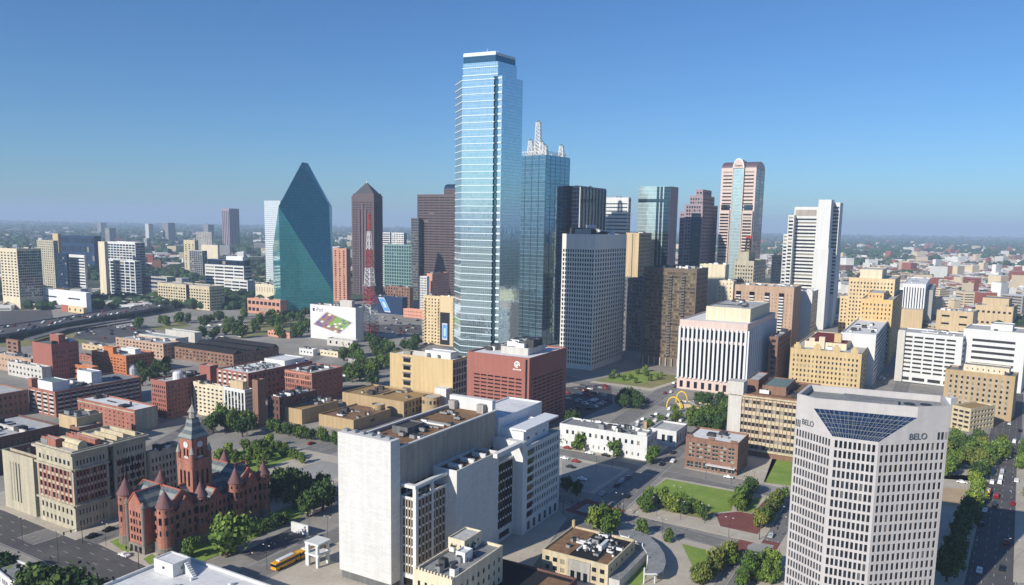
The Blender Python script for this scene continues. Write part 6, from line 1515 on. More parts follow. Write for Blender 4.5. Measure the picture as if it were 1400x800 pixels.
street(((1300, 594), (1385, 606)), 12, lanes=3, ext=(120, 80), z=.06)
street(((800, 524), (905, 552)), 15, lanes=4, ext=(240, 90), z=.06)
street(((850, 577), (900, 541)), 14, lanes=4, ext=(60, 200), z=.07)
street(((420, 617), (520, 585)), 12, lanes=3, ext=(140, 200), z=.075)
street(((1222, 560), (1250, 480)), 12, lanes=3, ext=(30, 200), z=.06)
street(((470, 520), (560, 500)), 10, lanes=2, ext=(200, 150), z=.06)
street(((230, 600), (300, 562)), 10, lanes=2, ext=(100, 300), z=.06)
# kerbed blocks
slab('pavement', [(135, 744), (205, 777), (452, 671), (392, 650)], .15, 'pavement', True)
slab('pavement', [(104, 739), (-30, 684), (130, 630), (300, 664)], .15, 'pavement', True)
slab('pavement', [(455, 745), (340, 806), (640, 900), (775, 709), (700, 640)], .15, 'pavement', True)
slab('pavement', [(812, 676), (862, 641.5), (700, 611), (700, 650)], .15, 'pavement', True)
slab('pavement', [(852, 701.5), (910, 653), (1079, 684), (1040, 744)], .15, 'pavement', True)
slab('pavement', [(843, 714), (1004, 755), (972, 806), (738, 806)], .15, 'pavement', True)
slab('pavement', [(1062, 752), (1030, 806), (1270, 1000), (1318, 800), (1340, 700), (1345, 650), (1240, 650), (1100, 690)], .15, 'pavement', True)
slab('pavement', [(935, 640), (1012, 655), (1090, 671), (1150, 600), (1000, 600)], .15, 'pavement', True)
slab('pavement', [(762, 613), (887, 633), (925, 602), (800, 580)], .15, 'pavement', True)
slab('pavement', [(1290, 610), (1375, 615), (1352, 660), (1290, 655)], .15, 'pavement', True)
slab('pavement', [(445, 669), (285, 627), (362, 604), (505, 633)], .15, 'pavement', True)
slab('pavement', [(1385, 796), (1390, 640), (1420, 600), (1460, 800)], .15, 'pavement', True)
# lots, lawns, paving on the blocks
slab('parking_lot', [(806, 673), (853, 643.5), (768, 627), (768, 664)], .16, 'lot_concrete')
slab('lawn', [(911, 655.5), (1006, 673), (1000, 699), (976, 702), (888, 671)], .17, 'lawn_green')
slab('lawn', [(868, 690), (888, 672), (976, 702), (972, 712)], .172, 'dry_grass')
slab('lawn', [(1010, 699), (1018, 686), (1043, 680), (1028, 702)], .17, 'lawn_green')
slab('brick_paving', [(978, 703), (1010, 700), (1028, 703), (1048, 682), (1062, 685), (1036, 731), (985, 720)], .168, 'brick_paving')
slab('brick_paving', [(772, 698), (801, 682), (856, 698), (826, 716)], .082, 'brick_paving'); slab('crossing', [(787, 698), (803, 689), (836, 699), (822, 707)], .09, 'lot_concrete')
slab('brick_paving', [(1006, 743), (1016, 733), (1072, 744), (1066, 772), (1008, 762)], .082, 'brick_paving'); slab('crossing', [(1022, 746), (1034, 741), (1058, 746), (1052, 760), (1020, 758)], .09, 'lot_concrete')
slab('lawn', [(1044, 660), (1057, 624), (1110, 630), (1110, 668)], .17, 'lawn_green')
slab('parking_lot', [(1024, 654), (1050, 622), (1064, 625), (1046, 660)], .17, 'pavement')
slab('lawn', [(932, 744), (984, 757), (970, 776), (950, 782)], .17, 'lawn_green')
slab('lawn', [(856, 797), (884, 767), (884, 790), (872, 806)], .17, 'lawn_green')
slab('driveway', [(884, 770), (905, 745), (930, 745), (950, 780), (940, 800), (890, 800)], .165, 'pavement')
slab('lawn', [(1290, 629), (1318, 632), (1312, 642), (1290, 641)], .17, 'lawn_green')
slab('lot', [(1282, 666), (1330, 670), (1322, 694), (1284, 692)], .17, 'gravel_tan')
slab('lawn', [(150, 741), (166, 735), (180, 752), (172, 757)], .18, 'lawn_green'); slab('lawn', [(196, 765), (208, 758), (222, 768), (205, 773)], .18, 'lawn_green')
slab('lawn', [(235, 762), (380, 698), (405, 690), (412, 706), (345, 738), (270, 772)], .18, 'lawn_green')
slab('ramp', [(330, 757), (398, 722), (424, 730), (352, 768)], .175, 'asphalt_dark')
slab('plaza', [(290, 629), (360, 607), (420, 620), (350, 646)], .17, 'lawn_green'); slab('plaza', [(380, 650), (440, 630), (490, 640), (440, 662)], .172, 'lot_concrete')
slab('park', [(812, 521), (873, 504), (926, 514), (926, 520), (890, 531)], .10, 'dry_grass'); slab('park', [(822, 520), (873, 506), (910, 512), (880, 525)], .11, 'lawn_green')
slab('path', [(806, 523), (812, 521), (890, 531), (926, 520), (926, 523), (890, 535)], .105, 'tan_kerb')
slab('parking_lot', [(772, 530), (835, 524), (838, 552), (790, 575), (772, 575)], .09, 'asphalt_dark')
slab('parking_lot', [(858, 580), (905, 556), (985, 568), (940, 596), (900, 600)], .09, 'lot_concrete')
slab('parking_lot', [(500, 470), (520, 430), (580, 430), (582, 474)], .09, 'city_ground'); slab('parking_lot', [(505, 444), (575, 444), (578, 456), (505, 456)], .10, 'asphalt_dark')
slab('parking_lot', [(100, 462), (110, 448), (200, 444), (215, 456), (150, 470)], .09, 'asphalt_dark')
slab('parking_lot', [(240, 590), (262, 572), (300, 590), (270, 604)], .09, 'asphalt_dark'); slab('parking_lot', [(1300, 530), (1224, 522), (1228, 514), (1300, 520)], .10, 'asphalt_dark')
slab('parking_lot', [(390, 512), (470, 490), (540, 500), (480, 520)], .085, 'city_ground'); slab('parking_lot', [(462, 540), (470, 527), (535, 527), (530, 540)], .09, 'asphalt_dark')
slab('parking_lot', [(0, 445), (0, 425), (70, 424), (75, 440)], .09, 'asphalt_dark'); slab('grass_verge', [(120, 470), (0, 475), (0, 462), (110, 452)], .085, 'dry_grass')
slab('grass_verge', [(180, 450), (250, 440), (262, 446), (230, 452)], .086, 'dry_grass'); slab('grass_verge', [(300, 452), (350, 436), (420, 440), (405, 450), (340, 462)], .086, 'dry_grass')

# ------------------------------------------------------------------ elevated freeway
def freeway():
    up = [(-30, 449), (0, 446), (50, 439.5), (100, 432), (150, 424.5), (200, 417), (235, 412)]
    lo = [(-30, 462), (0, 459), (50, 450), (100, 440.5), (150, 432), (200, 424), (235, 418)]
    z = 7.0
    U_ = [gnd(x, y, z) for x, y in up]; L_ = [gnd(x, y, z) for x, y in lo]
    t = thing('elevated_freeway', 'elevated concrete freeway curving past the far left district', 'freeway', (*L_[1], 0))
    dk = MB(); br = MB()
    for i in range(len(up) - 1):
        a, b_, c, d = L_[i], L_[i + 1], U_[i + 1], U_[i]
        dk.poly([(*a, z), (*b_, z), (*c, z), (*d, z)], 1); dk.poly([(*a, z - 1.6), (*b_, z - 1.6), (*b_, z), (*a, z)]); dk.poly([(*c, z - 1.6), (*d, z - 1.6), (*d, z), (*c, z)]); dk.poly([(*d, z - 1.6), (*c, z - 1.6), (*b_, z - 1.6), (*a, z - 1.6)])
    dk.build('deck', ['concrete_dark', 'asphalt_dark'], t)
    for E_ in (L_, U_):
        m = MB()
        for i in range(len(E_) - 1):
            a, b_ = E_[i], E_[i + 1]; u = (b_ - a); l = np.linalg.norm(u); u = u / l; m.obox((a + b_) / 2, u, np.array([-u[1], u[0]]), l, .4, z + .002, z + 1.0)
        m.build('barrier', ['concrete_dark'], t)
    m = MB()
    for i in range(len(L_) - 1):
        for s in (.2, .7):
            c = L_[i] + (L_[i + 1] - L_[i]) * s; e = U_[i] + (U_[i + 1] - U_[i]) * s
            for q in (.15, .5, .85):
                p = c + (e - c) * q; m = MB(); m.tube((*p, 0), (*p, z - 1.61), .9, None, 8); m.build('pier', ['concrete'], t)
    lo2 = [(40, 463), (90, 449), (140, 441), (175, 436)]; R_ = [gnd(x, y, 4) for x, y in lo2]
    m = MB()
    for i in range(3):
        a, b_ = R_[i], R_[i + 1]; u = (b_ - a); l = np.linalg.norm(u); u = u / l; m.obox((a + b_) / 2, u, np.array([-u[1], u[0]]), l + 1, 9, 2.6, 4)
    m.build('slip_ramp', ['concrete_dark'], t)
    return U_, L_, z
FWY = freeway()
# white parapet of the underground car-park ramp
p0, p1 = gnd(399, 727), gnd(422, 733)
t = thing('ramp_parapet', 'white concrete parapet at the mouth of the car park ramp', 'parapet', (*p0, 0))
u = (p1 - p0) / np.linalg.norm(p1 - p0); m = MB(); m.obox((p0 + p1) / 2, u, np.array([-u[1], u[0]]), np.linalg.norm(p1 - p0), .7, .15, 4.2); m.build('wall', ['white_paint'], t)

# ------------------------------------------------------------------ trees
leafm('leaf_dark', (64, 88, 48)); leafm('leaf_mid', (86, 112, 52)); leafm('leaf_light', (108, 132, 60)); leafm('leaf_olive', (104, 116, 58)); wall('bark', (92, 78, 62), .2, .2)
CROWN = {}; TRUNK = []
def crown_mesh(i, mat, nleaf=1500, leaf=.15):
    rng = np.random.RandomState(100 + i)
    lobes = []
    for k in range(11):
        a = rng.uniform(0, 2 * math.pi); r = rng.uniform(.12, .72); z = rng.uniform(.22, .86)
        lobes.append((r * math.cos(a) * (1.15 - z * .6), r * math.sin(a) * (1.15 - z * .6), z, rng.uniform(.17, .40)))
    lobes.append((0, 0, .6, .45))
    m = MB(); per = nleaf // len(lobes)
    for (x, y, z, r) in lobes:
        for k in range(per):
            d = rng.normal(size=3); d /= np.linalg.norm(d)
            rr = r * (rng.uniform(.5, 1.08) if rng.uniform() < .88 else rng.uniform(1.05, 1.5))
            p = np.array([x, y, z]) + d * rr * np.array([1, 1, .72])
            n = d + rng.normal(size=3) * .5; n /= np.linalg.norm(n)
            t = np.cross(n, rng.normal(size=3)); t /= np.linalg.norm(t); b_ = np.cross(n, t)
            s = leaf * rng.uniform(.5, 1.0) * .5
            m.poly([p - t * s - b_ * s * .7, p + t * s - b_ * s * .6, p + t * s * .8 + b_ * s, p - t * s * .9 + b_ * s * .8])
    me = bpy.data.meshes.new('crown'); me.from_pydata(m.v, [], m.f); me.materials.append(MATS[mat]); return me
for kind in ('leaf_dark', 'leaf_mid', 'leaf_light', 'leaf_olive'): CROWN[kind] = [crown_mesh(i + 10 * len(kind), kind) for i in range(4)]
for i in range(3):
    rng = random.Random(i); m = MB(); m.tube((0, 0, 0), (.02, .01, .45), .05, .032, 7)
    for k in range(5):
        a = k * 1.26 + rng.random(); z0 = .28 + .03 * k; m.tube((.01, 0, z0), (.3 * math.cos(a), .3 * math.sin(a), z0 + .28), .02, .007, 5)
    m.tube((.02, .01, .45), (0, 0, .75), .032, .01, 6)
    me = bpy.data.meshes.new('trunk'); me.from_pydata(m.v, [], m.f); me.materials.append(MATS['bark']); TRUNK.append(me)
TR = random.Random(77); NT = [0]
def tree(P, h, kind, label, group=None, spread=1.0):
    t = thing('tree', label, 'tree', (P[0], P[1], .05), group); NT[0] += 1
    w = h * TR.uniform(.5, .62) * spread
    for nme, me in (('trunk', TR.choice(TRUNK)), ('crown', TR.choice(CROWN[kind]))):
        o = bpy.data.objects.new(nme, me); sc.collection.objects.link(o); o.parent = t
        o.scale = (h, h, h) if nme == 'trunk' else (w, w, h * .92); o.rotation_euler = (0, 0, TR.uniform(0, 6.28))
        if nme == 'crown': o.location = (0, 0, h * .06)
    return t
def inpoly(p, poly):
    c = False; n = len(poly)
    for i in range(n):
        a, b_ = poly[i], poly[i - 1]
        if (a[1] > p[1]) != (b_[1] > p[1]) and p[0] < (b_[0] - a[0]) * (p[1] - a[1]) / (b_[1] - a[1]) + a[0]: c = not c
    return c
def grove(label, px, n, hr, kinds, group=None, mind=.75, spread=1.0):
    poly = [gnd(x, y) for x, y in px]; lo = np.min(poly, 0); hi = np.max(poly, 0); pts = []; tries = 0
    while len(pts) < n and tries < 6000:
        tries += 1
        p = np.array([TR.uniform(lo[0], hi[0]), TR.uniform(lo[1], hi[1])]); h = TR.uniform(*hr)
        if inpoly(p, poly) and all(np.linalg.norm(p - q) > mind * .5 * (h + k) * .8 for q, k in pts): pts.append((p, h))
    for p, h in pts: tree(p, h, TR.choice(kinds), label, group or label, spread)
def row(label, a, b, n, hr, kinds, jit=1.0, group=None, spread=1.0):
    A, Bq = gnd(*a), gnd(*b)
    for k in range(n):
        p = A + (Bq - A) * (k + .5) / n + np.array([TR.uniform(-jit, jit), TR.uniform(-jit, jit)])
        tree(p, TR.uniform(*hr), TR.choice(kinds), label, group or label, spread)
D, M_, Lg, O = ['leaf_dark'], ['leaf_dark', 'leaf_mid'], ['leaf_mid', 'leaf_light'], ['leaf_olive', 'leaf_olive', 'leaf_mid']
grove('green tree in the clump along the near edge of the lawn', [(868, 698), (890, 676), (930, 690), (975, 704), (972, 716), (920, 706)], 15, (5.2, 7.2), M_ + ['leaf_light'])
row('round green tree in the short row at the far right of the lawn', (1004, 701), (1030, 673), 6, (7, 8.5), M_, .6)
row('olive leaved tree in the row beside the brick plaza', (1036, 726), (1070, 684), 8, (7, 8.5), O, .8)
grove('bright green tree in the clump at the crossing by the small tan building', [(803, 737), (822, 706), (842, 712), (838, 735), (815, 742)], 6, (6.5, 9), ['leaf_light', 'leaf_mid'])
tree(gnd(878, 731), 6.5, 'leaf_mid', 'lone round green tree behind the crescent canopy'); tree(gnd(914, 741), 5.5, 'leaf_mid', 'small round tree on the pavement right of the crescent canopy')
row('olive street tree between the oval drive and the road', (952, 806), (1004, 762), 10, (6.5, 8.5), O, 1.5)
grove('green tree on the corner left of the lettered tower', [(1010, 806), (1022, 775), (1064, 772), (1066, 800)], 8, (6.5, 9), Lg)
tree(gnd(770, 609), 7, 'leaf_mid', 'street tree at the left end of the long white building', None); tree(gnd(792, 616), 9.5, 'leaf_mid', 'tallest street tree in front of the long white building'); tree(gnd(839, 625), 9, 'leaf_mid', 'street tree before the middle right of the long white building'); tree(gnd(893, 634), 9.5, 'leaf_mid', 'bushy tree at the right corner of the long white building')
tree(gnd(775, 672), 7.5, 'leaf_dark', 'dark tree at the near left corner of the concrete car park'); tree(gnd(789, 678), 7.5, 'leaf_dark', 'dark slender tree by the kerb of the concrete car park')
grove('dark tree in the thicket behind the five storey brown brick building', [(937, 592), (945, 575), (997, 568), (998, 598)], 13, (9, 13), M_)
grove('small tree in the scrubby park below the grey grid tower', [(822, 521), (873, 506), (920, 515), (888, 529)], 13, (3.5, 6), Lg + ['leaf_olive'])
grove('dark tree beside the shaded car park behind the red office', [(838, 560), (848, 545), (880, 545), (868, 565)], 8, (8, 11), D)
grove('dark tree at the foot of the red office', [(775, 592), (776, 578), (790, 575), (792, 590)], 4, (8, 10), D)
grove('small tree among the cars near the yellow arches', [(885, 590), (895, 560), (945, 566), (930, 590)], 5, (5, 7), Lg)
grove('dark street tree along the base of the white finned block', [(955, 556), (957, 545), (998, 552), (996, 566)], 8, (7, 9), D)
grove('green tree in the dense park by the right hand road', [(1290, 652), (1292, 612), (1375, 618), (1354, 662)], 20, (8, 12), ['leaf_mid', 'leaf_olive', 'leaf_light', 'leaf_dark'])
grove('tree along the far kerb at the right edge', [(1388, 720), (1392, 630), (1415, 600), (1425, 720)], 10, (8, 11), ['leaf_mid', 'leaf_light'])
row('tree beside the wide road right of the lettered tower', (1324, 708), (1338, 664), 5, (7, 9), Lg, 1.2)
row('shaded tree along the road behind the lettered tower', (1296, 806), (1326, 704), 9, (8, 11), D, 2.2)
grove('green tree on the square behind the red courthouse', [(292, 630), (360, 608), (412, 620), (350, 645)], 16, (5.5, 7.5), Lg)
grove('dark tree in front of the cream office with the banded wing', [(282, 592), (305, 574), (348, 586), (335, 600)], 9, (9, 12.5), M_)
row('street tree in the row before the tan college blocks', (364, 590), (482, 612), 15, (6.5, 8.5), M_, 1.5)
row('street tree in the row on the far side of the square', (372, 612), (414, 636), 7, (5, 6.5), Lg, 1.5)
grove('large dark tree between the red courthouse and the white slab', [(374, 700), (378, 668), (450, 672), (452, 700), (420, 708)], 11, (10, 13), D)
tree(gnd(310, 762), 15, 'leaf_light', 'large bright green tree on the lawn beside the red courthouse', None, 1.15); tree(gnd(263, 762), 7.5, 'leaf_mid', 'small green tree at the near turret of the red courthouse')
row('low bushy tree along the wall of the car park ramp', (340, 737), (392, 715), 5, (4, 6), M_, 1)
for (x, y, h, l) in ((62, 832, 15, 'big dark tree at the bottom edge beside the rounded shop'), (96, 836, 16, 'tallest dark tree at the bottom edge right of the rounded shop'), (122, 838, 13, 'dark tree at the bottom edge nearest the white warehouse'), (6, 786, 8, 'small dark tree at the left edge above the rounded shop')): tree(gnd(x, y), h, 'leaf_dark', l, None, 1.25)
grove('green tree in the grove below the billboard block and radio mast', [(455, 522), (470, 490), (505, 470), (560, 470), (590, 480), (540, 520), (500, 532)], 28, (10, 14), M_)
grove('green tree at the foot of the green crystal tower', [(340, 452), (352, 438), (420, 432), (424, 462), (395, 470)], 22, (10, 15), M_)
grove('green tree on the verges beyond the warehouse with metal roofs', [(130, 454), (250, 438), (340, 432), (335, 462), (280, 470), (250, 446), (180, 452)], 26, (9, 15), M_)
grove('dark tree in the shaded yard behind the orange building', [(184, 530), (190, 505), (230, 500), (232, 520), (205, 535)], 9, (9, 12), D)
print('trees', NT[0])

# ------------------------------------------------------------------ cars, buses
def car_mesh(col, parts=False, long=4.6, name='car', van=False):
    L, Wd = long, 1.85
    prof = [(-L / 2, .35), (-L / 2, .75), (-L / 2 + .15, .9), (-L * .22 - (.55 if van else 0), .98), (-L * .08 - (.6 if van else 0), 1.5), (L * .22, 1.52), (L * (.40 if van else .36), 1.0), (L / 2 - .1, .92), (L / 2, .7), (L / 2, .35)]
    if van: prof = [(-L / 2, .35), (-L / 2, .95), (-L * .3, 1.15), (-L * .2, 1.85), (L * .47, 1.9), (L / 2, 1.1), (L / 2, .35)]
    body = MB(); n = len(prof)
    for s, o in ((-1, 1), (1, -1)):
        pts = [(x, s * Wd / 2 * (1 if z < 1.0 else .84), z) for x, z in prof]; body.poly(pts[::o] if s < 0 else pts[::1][::-1][::-1], 0)
    for i in range(n):
        j = (i + 1) % n; (x0, z0), (x1, z1) = prof[i], prof[j]
        w0 = Wd / 2 * (1 if z0 < 1.0 else .84); w1 = Wd / 2 * (1 if z1 < 1.0 else .84)
        body.poly([(x0, -w0, z0), (x0, w0, z0), (x1, w1, z1), (x1, -w1, z1)], 0)
    gl = MB()
    roof_i = 3 if not van else 2
    (x0, z0), (x1, z1), (x2, z2), (x3, z3) = prof[roof_i:roof_i + 4]
    e = .012; f = lambda x, z, s, k: (x, s * (Wd / 2 * .84 if z > 1.2 else Wd / 2 * (1 if z < 1 else .84)) * k, z)
    gl.poly([(x0 + .1, -.72, z0 + .08 + e), (x0 + .1, .72, z0 + .08 + e), (x1, .66, z1 - .03 + e), (x1, -.66, z1 - .03 + e)][::-1])
    gl.poly([(x2, -.66, z2 - .03 + e), (x2, .66, z2 - .03 + e), (x3 - .1, .72, z3 + .08 + e), (x3 - .1, -.72, z3 + .08 + e)][::-1])
    for s in (-1, 1):
        q = [(x0 + .3, s * .80 * Wd / 1.85, 1.05), (x3 - .3, s * .80 * Wd / 1.85, 1.05), (x2, s * .79 * Wd / 1.85, z1 - .08), (x1 + .1, s * .79 * Wd / 1.85, z1 - .08)]
        q = [(p[0], p[1] + s * .02, p[2]) for p in q]; gl.poly(q if s < 0 else q[::-1])
    wh = MB()
    for x in (-L * .31, L * .31):
        for s in (-1, 1): wh.tube((x, s * .72, .33), (x, s * .94, .33), .33, None, 10)
    if parts: return [body.mesh('body', [col]), gl.mesh('windows', ['glass_black']), None]
    m = MB(); 
    for src, mi in ((body, 0), (gl, 1), (wh, 2)):
        o = len(m.v); m.v += src.v; m.f += [tuple(k + o for k in ff) for ff in src.f]; m.m += [mi] * len(src.f)
    return m.mesh(name, [col, 'glass_black', 'black_paint'])
CC = [('car_white', (228, 228, 226), 6), ('car_silver', (168, 172, 176), 4), ('car_black', (26, 27, 30), 4), ('car_grey', (92, 96, 102), 3), ('car_red', (138, 30, 30), 2), ('car_blue', (40, 66, 110), 1), ('car_tan', (170, 156, 130), 1)]
for n_, c, w_ in CC: plain(n_, c, .28, .1, .6, .02)
CARM = {}; CW = []
for n_, c, w_ in CC:
    CARM[n_] = [car_mesh(n_), car_mesh(n_, van=True, long=4.9)]; CW += [n_] * w_
CRD = random.Random(9); NCAR = [0]
wheel = MB(); wheel.tube((0, -.11, 0), (0, .11, 0), .33, None, 12); WHEEL = wheel.mesh('wheel', ['black_paint'])
def car(P, az, label, group=None, z=.09, col=None, detail=False, van=None):
    col = col or CRD.choice(CW); NCAR[0] += 1
    rot = R(90 - az) + (math.pi if CRD.random() < .0 else 0)
    if detail:
        t = thing('car', label, 'car', (*P, z), group); t.rotation_euler = (0, 0, rot)
        b_, g_, _ = car_mesh(col, True)
        for nm, me in (('body', b_), ('windows', g_)):
            o = bpy.data.objects.new(nm, me); sc.collection.objects.link(o); o.parent = t
        for x in (-1.43, 1.43):
            for s in (-1, 1):
                o = bpy.data.objects.new('wheel', WHEEL); sc.collection.objects.link(o); o.parent = t; o.location = (x, s * .83, .33)
        return t
    o = bpy.data.objects.new('car', CARM[col][CRD.random() < .3 if van is None else van]); sc.collection.objects.link(o)
    o.location = (*P, z); o.rotation_euler = (0, 0, rot); tag(o, label, 'car', group); return o
def cars_on(a, b_, n, offs, label, z=.09, jit=.7, flip=True, gap=None):
    A, Bq = gnd(*a, z), gnd(*b_, z); u = (Bq - A) / np.linalg.norm(Bq - A); nr = np.array([u[1], -u[0]]); L = np.linalg.norm(Bq - A); az = math.degrees(math.atan2(u[0], u[1])); used = []
    for k in range(n * 4):
        if len(used) >= n: break
        off = CRD.choice(offs); s = CRD.uniform(0, L)
        if any(o == off and abs(s - q) < 6.5 for q, o in used): continue
        used.append((s, off)); car(A + u * s + nr * off, az + (180 if off < 0 and flip else 0), label, label, z)
def lot(px, az, label, fill=.6, z=.1, rowgap=8.5, maxn=60):
    poly = [gnd(x, y) for x, y in px]; d, e = dvec(az), dvec(az + 90); lo = np.min([[p @ d, p @ e] for p in poly], 0); hi = np.max([[p @ d, p @ e] for p in poly], 0); k = 0
    spots = []
    y = lo[1]
    while y < hi[1]:
        x = lo[0]
        while x < hi[0]:
            p = d * x + e * y
            if inpoly(p, poly): spots.append(p)
            x += 2.7
        y += rowgap
    CRD.shuffle(spots)
    for p in spots[:min(maxn, int(len(spots) * fill))]: car(p, az + 90 + CRD.choice((0, 180)), label, label, z)
U_, L_, zf = FWY
for i in range(1, len(U_) - 1):
    n = 11 if i < 4 else 8
    for k in range(n):
        s = (k + CRD.uniform(.1, .9)) / n; q = CRD.choice((.12, .25, .38, .62, .75, .88)); a = L_[i] + (L_[i + 1] - L_[i]) * s; c = U_[i] + (U_[i + 1] - U_[i]) * s; u = L_[i + 1] - L_[i]
        car(a + (c - a) * q, math.degrees(math.atan2(u[0], u[1])), 'car in the traffic on the elevated freeway', 'cars on the elevated freeway', zf + .03)
lot([(100, 462), (110, 448), (200, 444), (215, 456), (150, 470)], 30, 'car parked in the dark lot below the elevated freeway', .16, .12, maxn=30)
lot([(505, 474), (522, 432), (580, 432), (582, 474)], -60, 'car parked in the open lots behind the radio mast', .22, .12, maxn=34)
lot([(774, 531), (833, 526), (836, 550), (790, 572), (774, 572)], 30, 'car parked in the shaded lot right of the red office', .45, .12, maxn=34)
lot([(860, 580), (905, 558), (983, 569), (940, 594), (900, 598)], -60, 'car parked in the lot around the yellow arches', .35, .12, maxn=24)
lot([(1026, 652), (1050, 624), (1062, 627), (1046, 657)], 30, 'car parked beside the hedge right of the brown brick building', .35, .2, maxn=8)
lot([(240, 462), (300, 438), (345, 434), (340, 462), (280, 472)], 10, 'car parked on open ground beyond the black-roofed block', .3, .12, maxn=34)
lot([(1230, 521), (1232, 515), (1300, 521), (1300, 529)], 30, 'car parked in the dark lot below the white parking garage', .25, .14, maxn=9)
lot([(395, 512), (470, 494), (535, 502), (480, 518)], 30, 'car parked on the pale ground below the billboard block', .07, .12, maxn=10)
cars_on((895, 545), (935, 517), 8, (-4.5, -1.5, 2, 5), 'car driving beside the scrubby park')
cars_on((812, 526), (895, 551), 6, (-4, 0, 4), 'car on the cross street below the scrubby park')
cars_on((1337, 790), (1376, 620), 16, (-6.5, -3, 0, 3, 6.5), 'car on the wide road right of the lettered tower', .1)
cars_on((1378, 610), (1400, 570), 7, (-5, -1.5, 2, 5), 'car on the far end of the right hand road', .1)
cars_on((1385, 600), (1395, 560), 3, (9, 12), 'car by the corner of the yellowish brick block', .1)
cars_on((1195, 535), (1215, 512), 5, (-3, 0, 3), 'car in the street between the yellow hotel and the garages')
cars_on((470, 512), (560, 497), 5, (-2.5, 2.5), 'car passing the grove below the radio mast')
cars_on((430, 610), (520, 583), 4, (-4, 4), 'car on the street before the tan college blocks')
cars_on((1230, 600), (1380, 606), 4, (-3, 3), 'car crossing at the far junction on the right')
# the ones that can be told apart
for (x, y, az, col, l, dt) in (
    (170, 761, -60, 'car_white', 'white saloon parked at the kerb before the red courthouse', True), (126, 735, 30, 'car_black', 'black car in the shade beside the courts block, nearer the junction', True), (149, 726, 30, 'car_black', 'black car in the shade beside the courts block, farther from the junction', True),
    (857, 680, 30, 'car_black', 'black car waiting at the brick crossing by the lawn', True), (850, 659.5, 30, 'car_silver', 'silver car on the street beside the concrete car park', True), (824, 677, 30, 'car_silver', 'grey silver car stopped just above the brick crossing', True), (843, 666, 30, 'car_black', 'dark car between two silver ones beside the concrete car park', True), (858, 655, 30, 'car_grey', 'grey car nearest the upper corner of the concrete car park', True),
    (905, 636, 30, 'car_black', 'black car turning at the corner of the long white building', True), (920, 632, 30, 'car_white', 'white car at the junction left of the brown brick building', True), (920, 620, 30, 'car_black', 'dark car between the white building and the brown brick building', True),
    (772, 628, -60, 'car_white', 'white car on the street at the left of the long white building', True), (787, 632, -60, 'car_red', 'dark red car on the street in front of the long white building', True), (776, 614, -60, 'car_red', 'red car parked at the left end of the long white building', True), (806, 621, -60, 'car_white', 'white car parked before the long white building', True), (828, 624, -60, 'car_black', 'black car parked beside the middle street tree', True),
    (796, 657, -60, 'car_white', 'white car alone on the concrete car park', True), (780, 640, -60, 'car_black', 'black car at the back of the concrete car park', True),
    (1054, 734, 30, 'car_silver', 'silver blue car on the street right of the brick plaza', True), (996, 654, -60, 'car_white', 'white van parked under the brown brick building', True), (944, 638, -60, 'car_white', 'white car at the left foot of the brown brick building', True),
    (788, 727, 30, 'car_white', 'white car parked behind the small tan building, nearest the trees', True), (780, 733, 30, 'car_silver', 'silver car parked behind the small tan building', True), (1315, 661, -60, 'car_white', 'white car parked at the tan lot right of the lettered tower', True), (1303, 722, 30, 'car_blue', 'blue car parked in the shade right of the lettered tower', True)):
    car(gnd(x, y), az, l, None, .1 if 'park' not in l or 'kerb' in l else .18, col, dt, 'van ' in l)
def bus(P, az, label, body='bus_yellow', roof='metal_white', L=11.5, name='bus', cat='bus'):
    t = thing(name, label, cat, (*P, .1)); t.rotation_euler = (0, 0, R(90 - az))
    t['_o'] = (0, 0, 0)
    m = MB(); m.obox((0, 0), (1, 0), (0, 1), L, 2.5, .45, 2.9); m.build('body', [body], t)
    m = MB(); m.obox((0, 0), (1, 0), (0, 1), L + .05, 2.54, 1.5, 2.5); m.build('window_band', ['glass_black'], t)
    m = MB(); m.obox((-.3, 0), (1, 0), (0, 1), L * .6, 1.7, 2.903, 3.3); m.build('roof_unit', [roof], t)
    for x in (-L * .3, L * .32):
        for s in (-1, 1): m = MB(); m.tube((x, s * 1.0, .5), (x, s * 1.27, .5), .5, None, 12); m.build('wheel', ['black_paint'], t)
    del t['_o']
plain('bus_yellow', (224, 164, 36), .4)
bus(gnd(391, 773), 30, 'yellow and white bus on the street beside the white slab'); bus(gnd(425, 757), 30, 'yellow bus half hidden behind the white portico')
bus(gnd(1349, 678), 36, 'yellow truck with a white top on the right hand road', L=7, name='truck', cat='truck')
plain('tram_white', (214, 216, 214), .4)
def tram():
    A, Bq = gnd(470, 519), gnd(502, 511); u = (Bq - A) / np.linalg.norm(Bq - A); az = math.degrees(math.atan2(u[0], u[1]))
    t = thing('tram', 'white and yellow light rail train below the grove', 'train', (*A, .1)); t.rotation_euler = (0, 0, R(90 - az)); t['_o'] = (0, 0, 0); L = np.linalg.norm(Bq - A)
    for k in range(2):
        x = L * (.25 + .5 * k)
        m = MB(); m.obox((x, 0), (1, 0), (0, 1), L * .48, 2.7, .4, 1.5); m.build('skirt', ['bus_yellow'], t)
        m = MB(); m.obox((x, 0), (1, 0), (0, 1), L * .48, 2.7, 1.502, 3.6); m.build('body', ['tram_white'], t)
        m = MB(); m.obox((x, 0), (1, 0), (0, 1), L * .45, 2.74, 1.9, 2.8); m.build('window_band', ['glass_black'], t)
    del t['_o']
tram()
print('cars', NCAR[0])

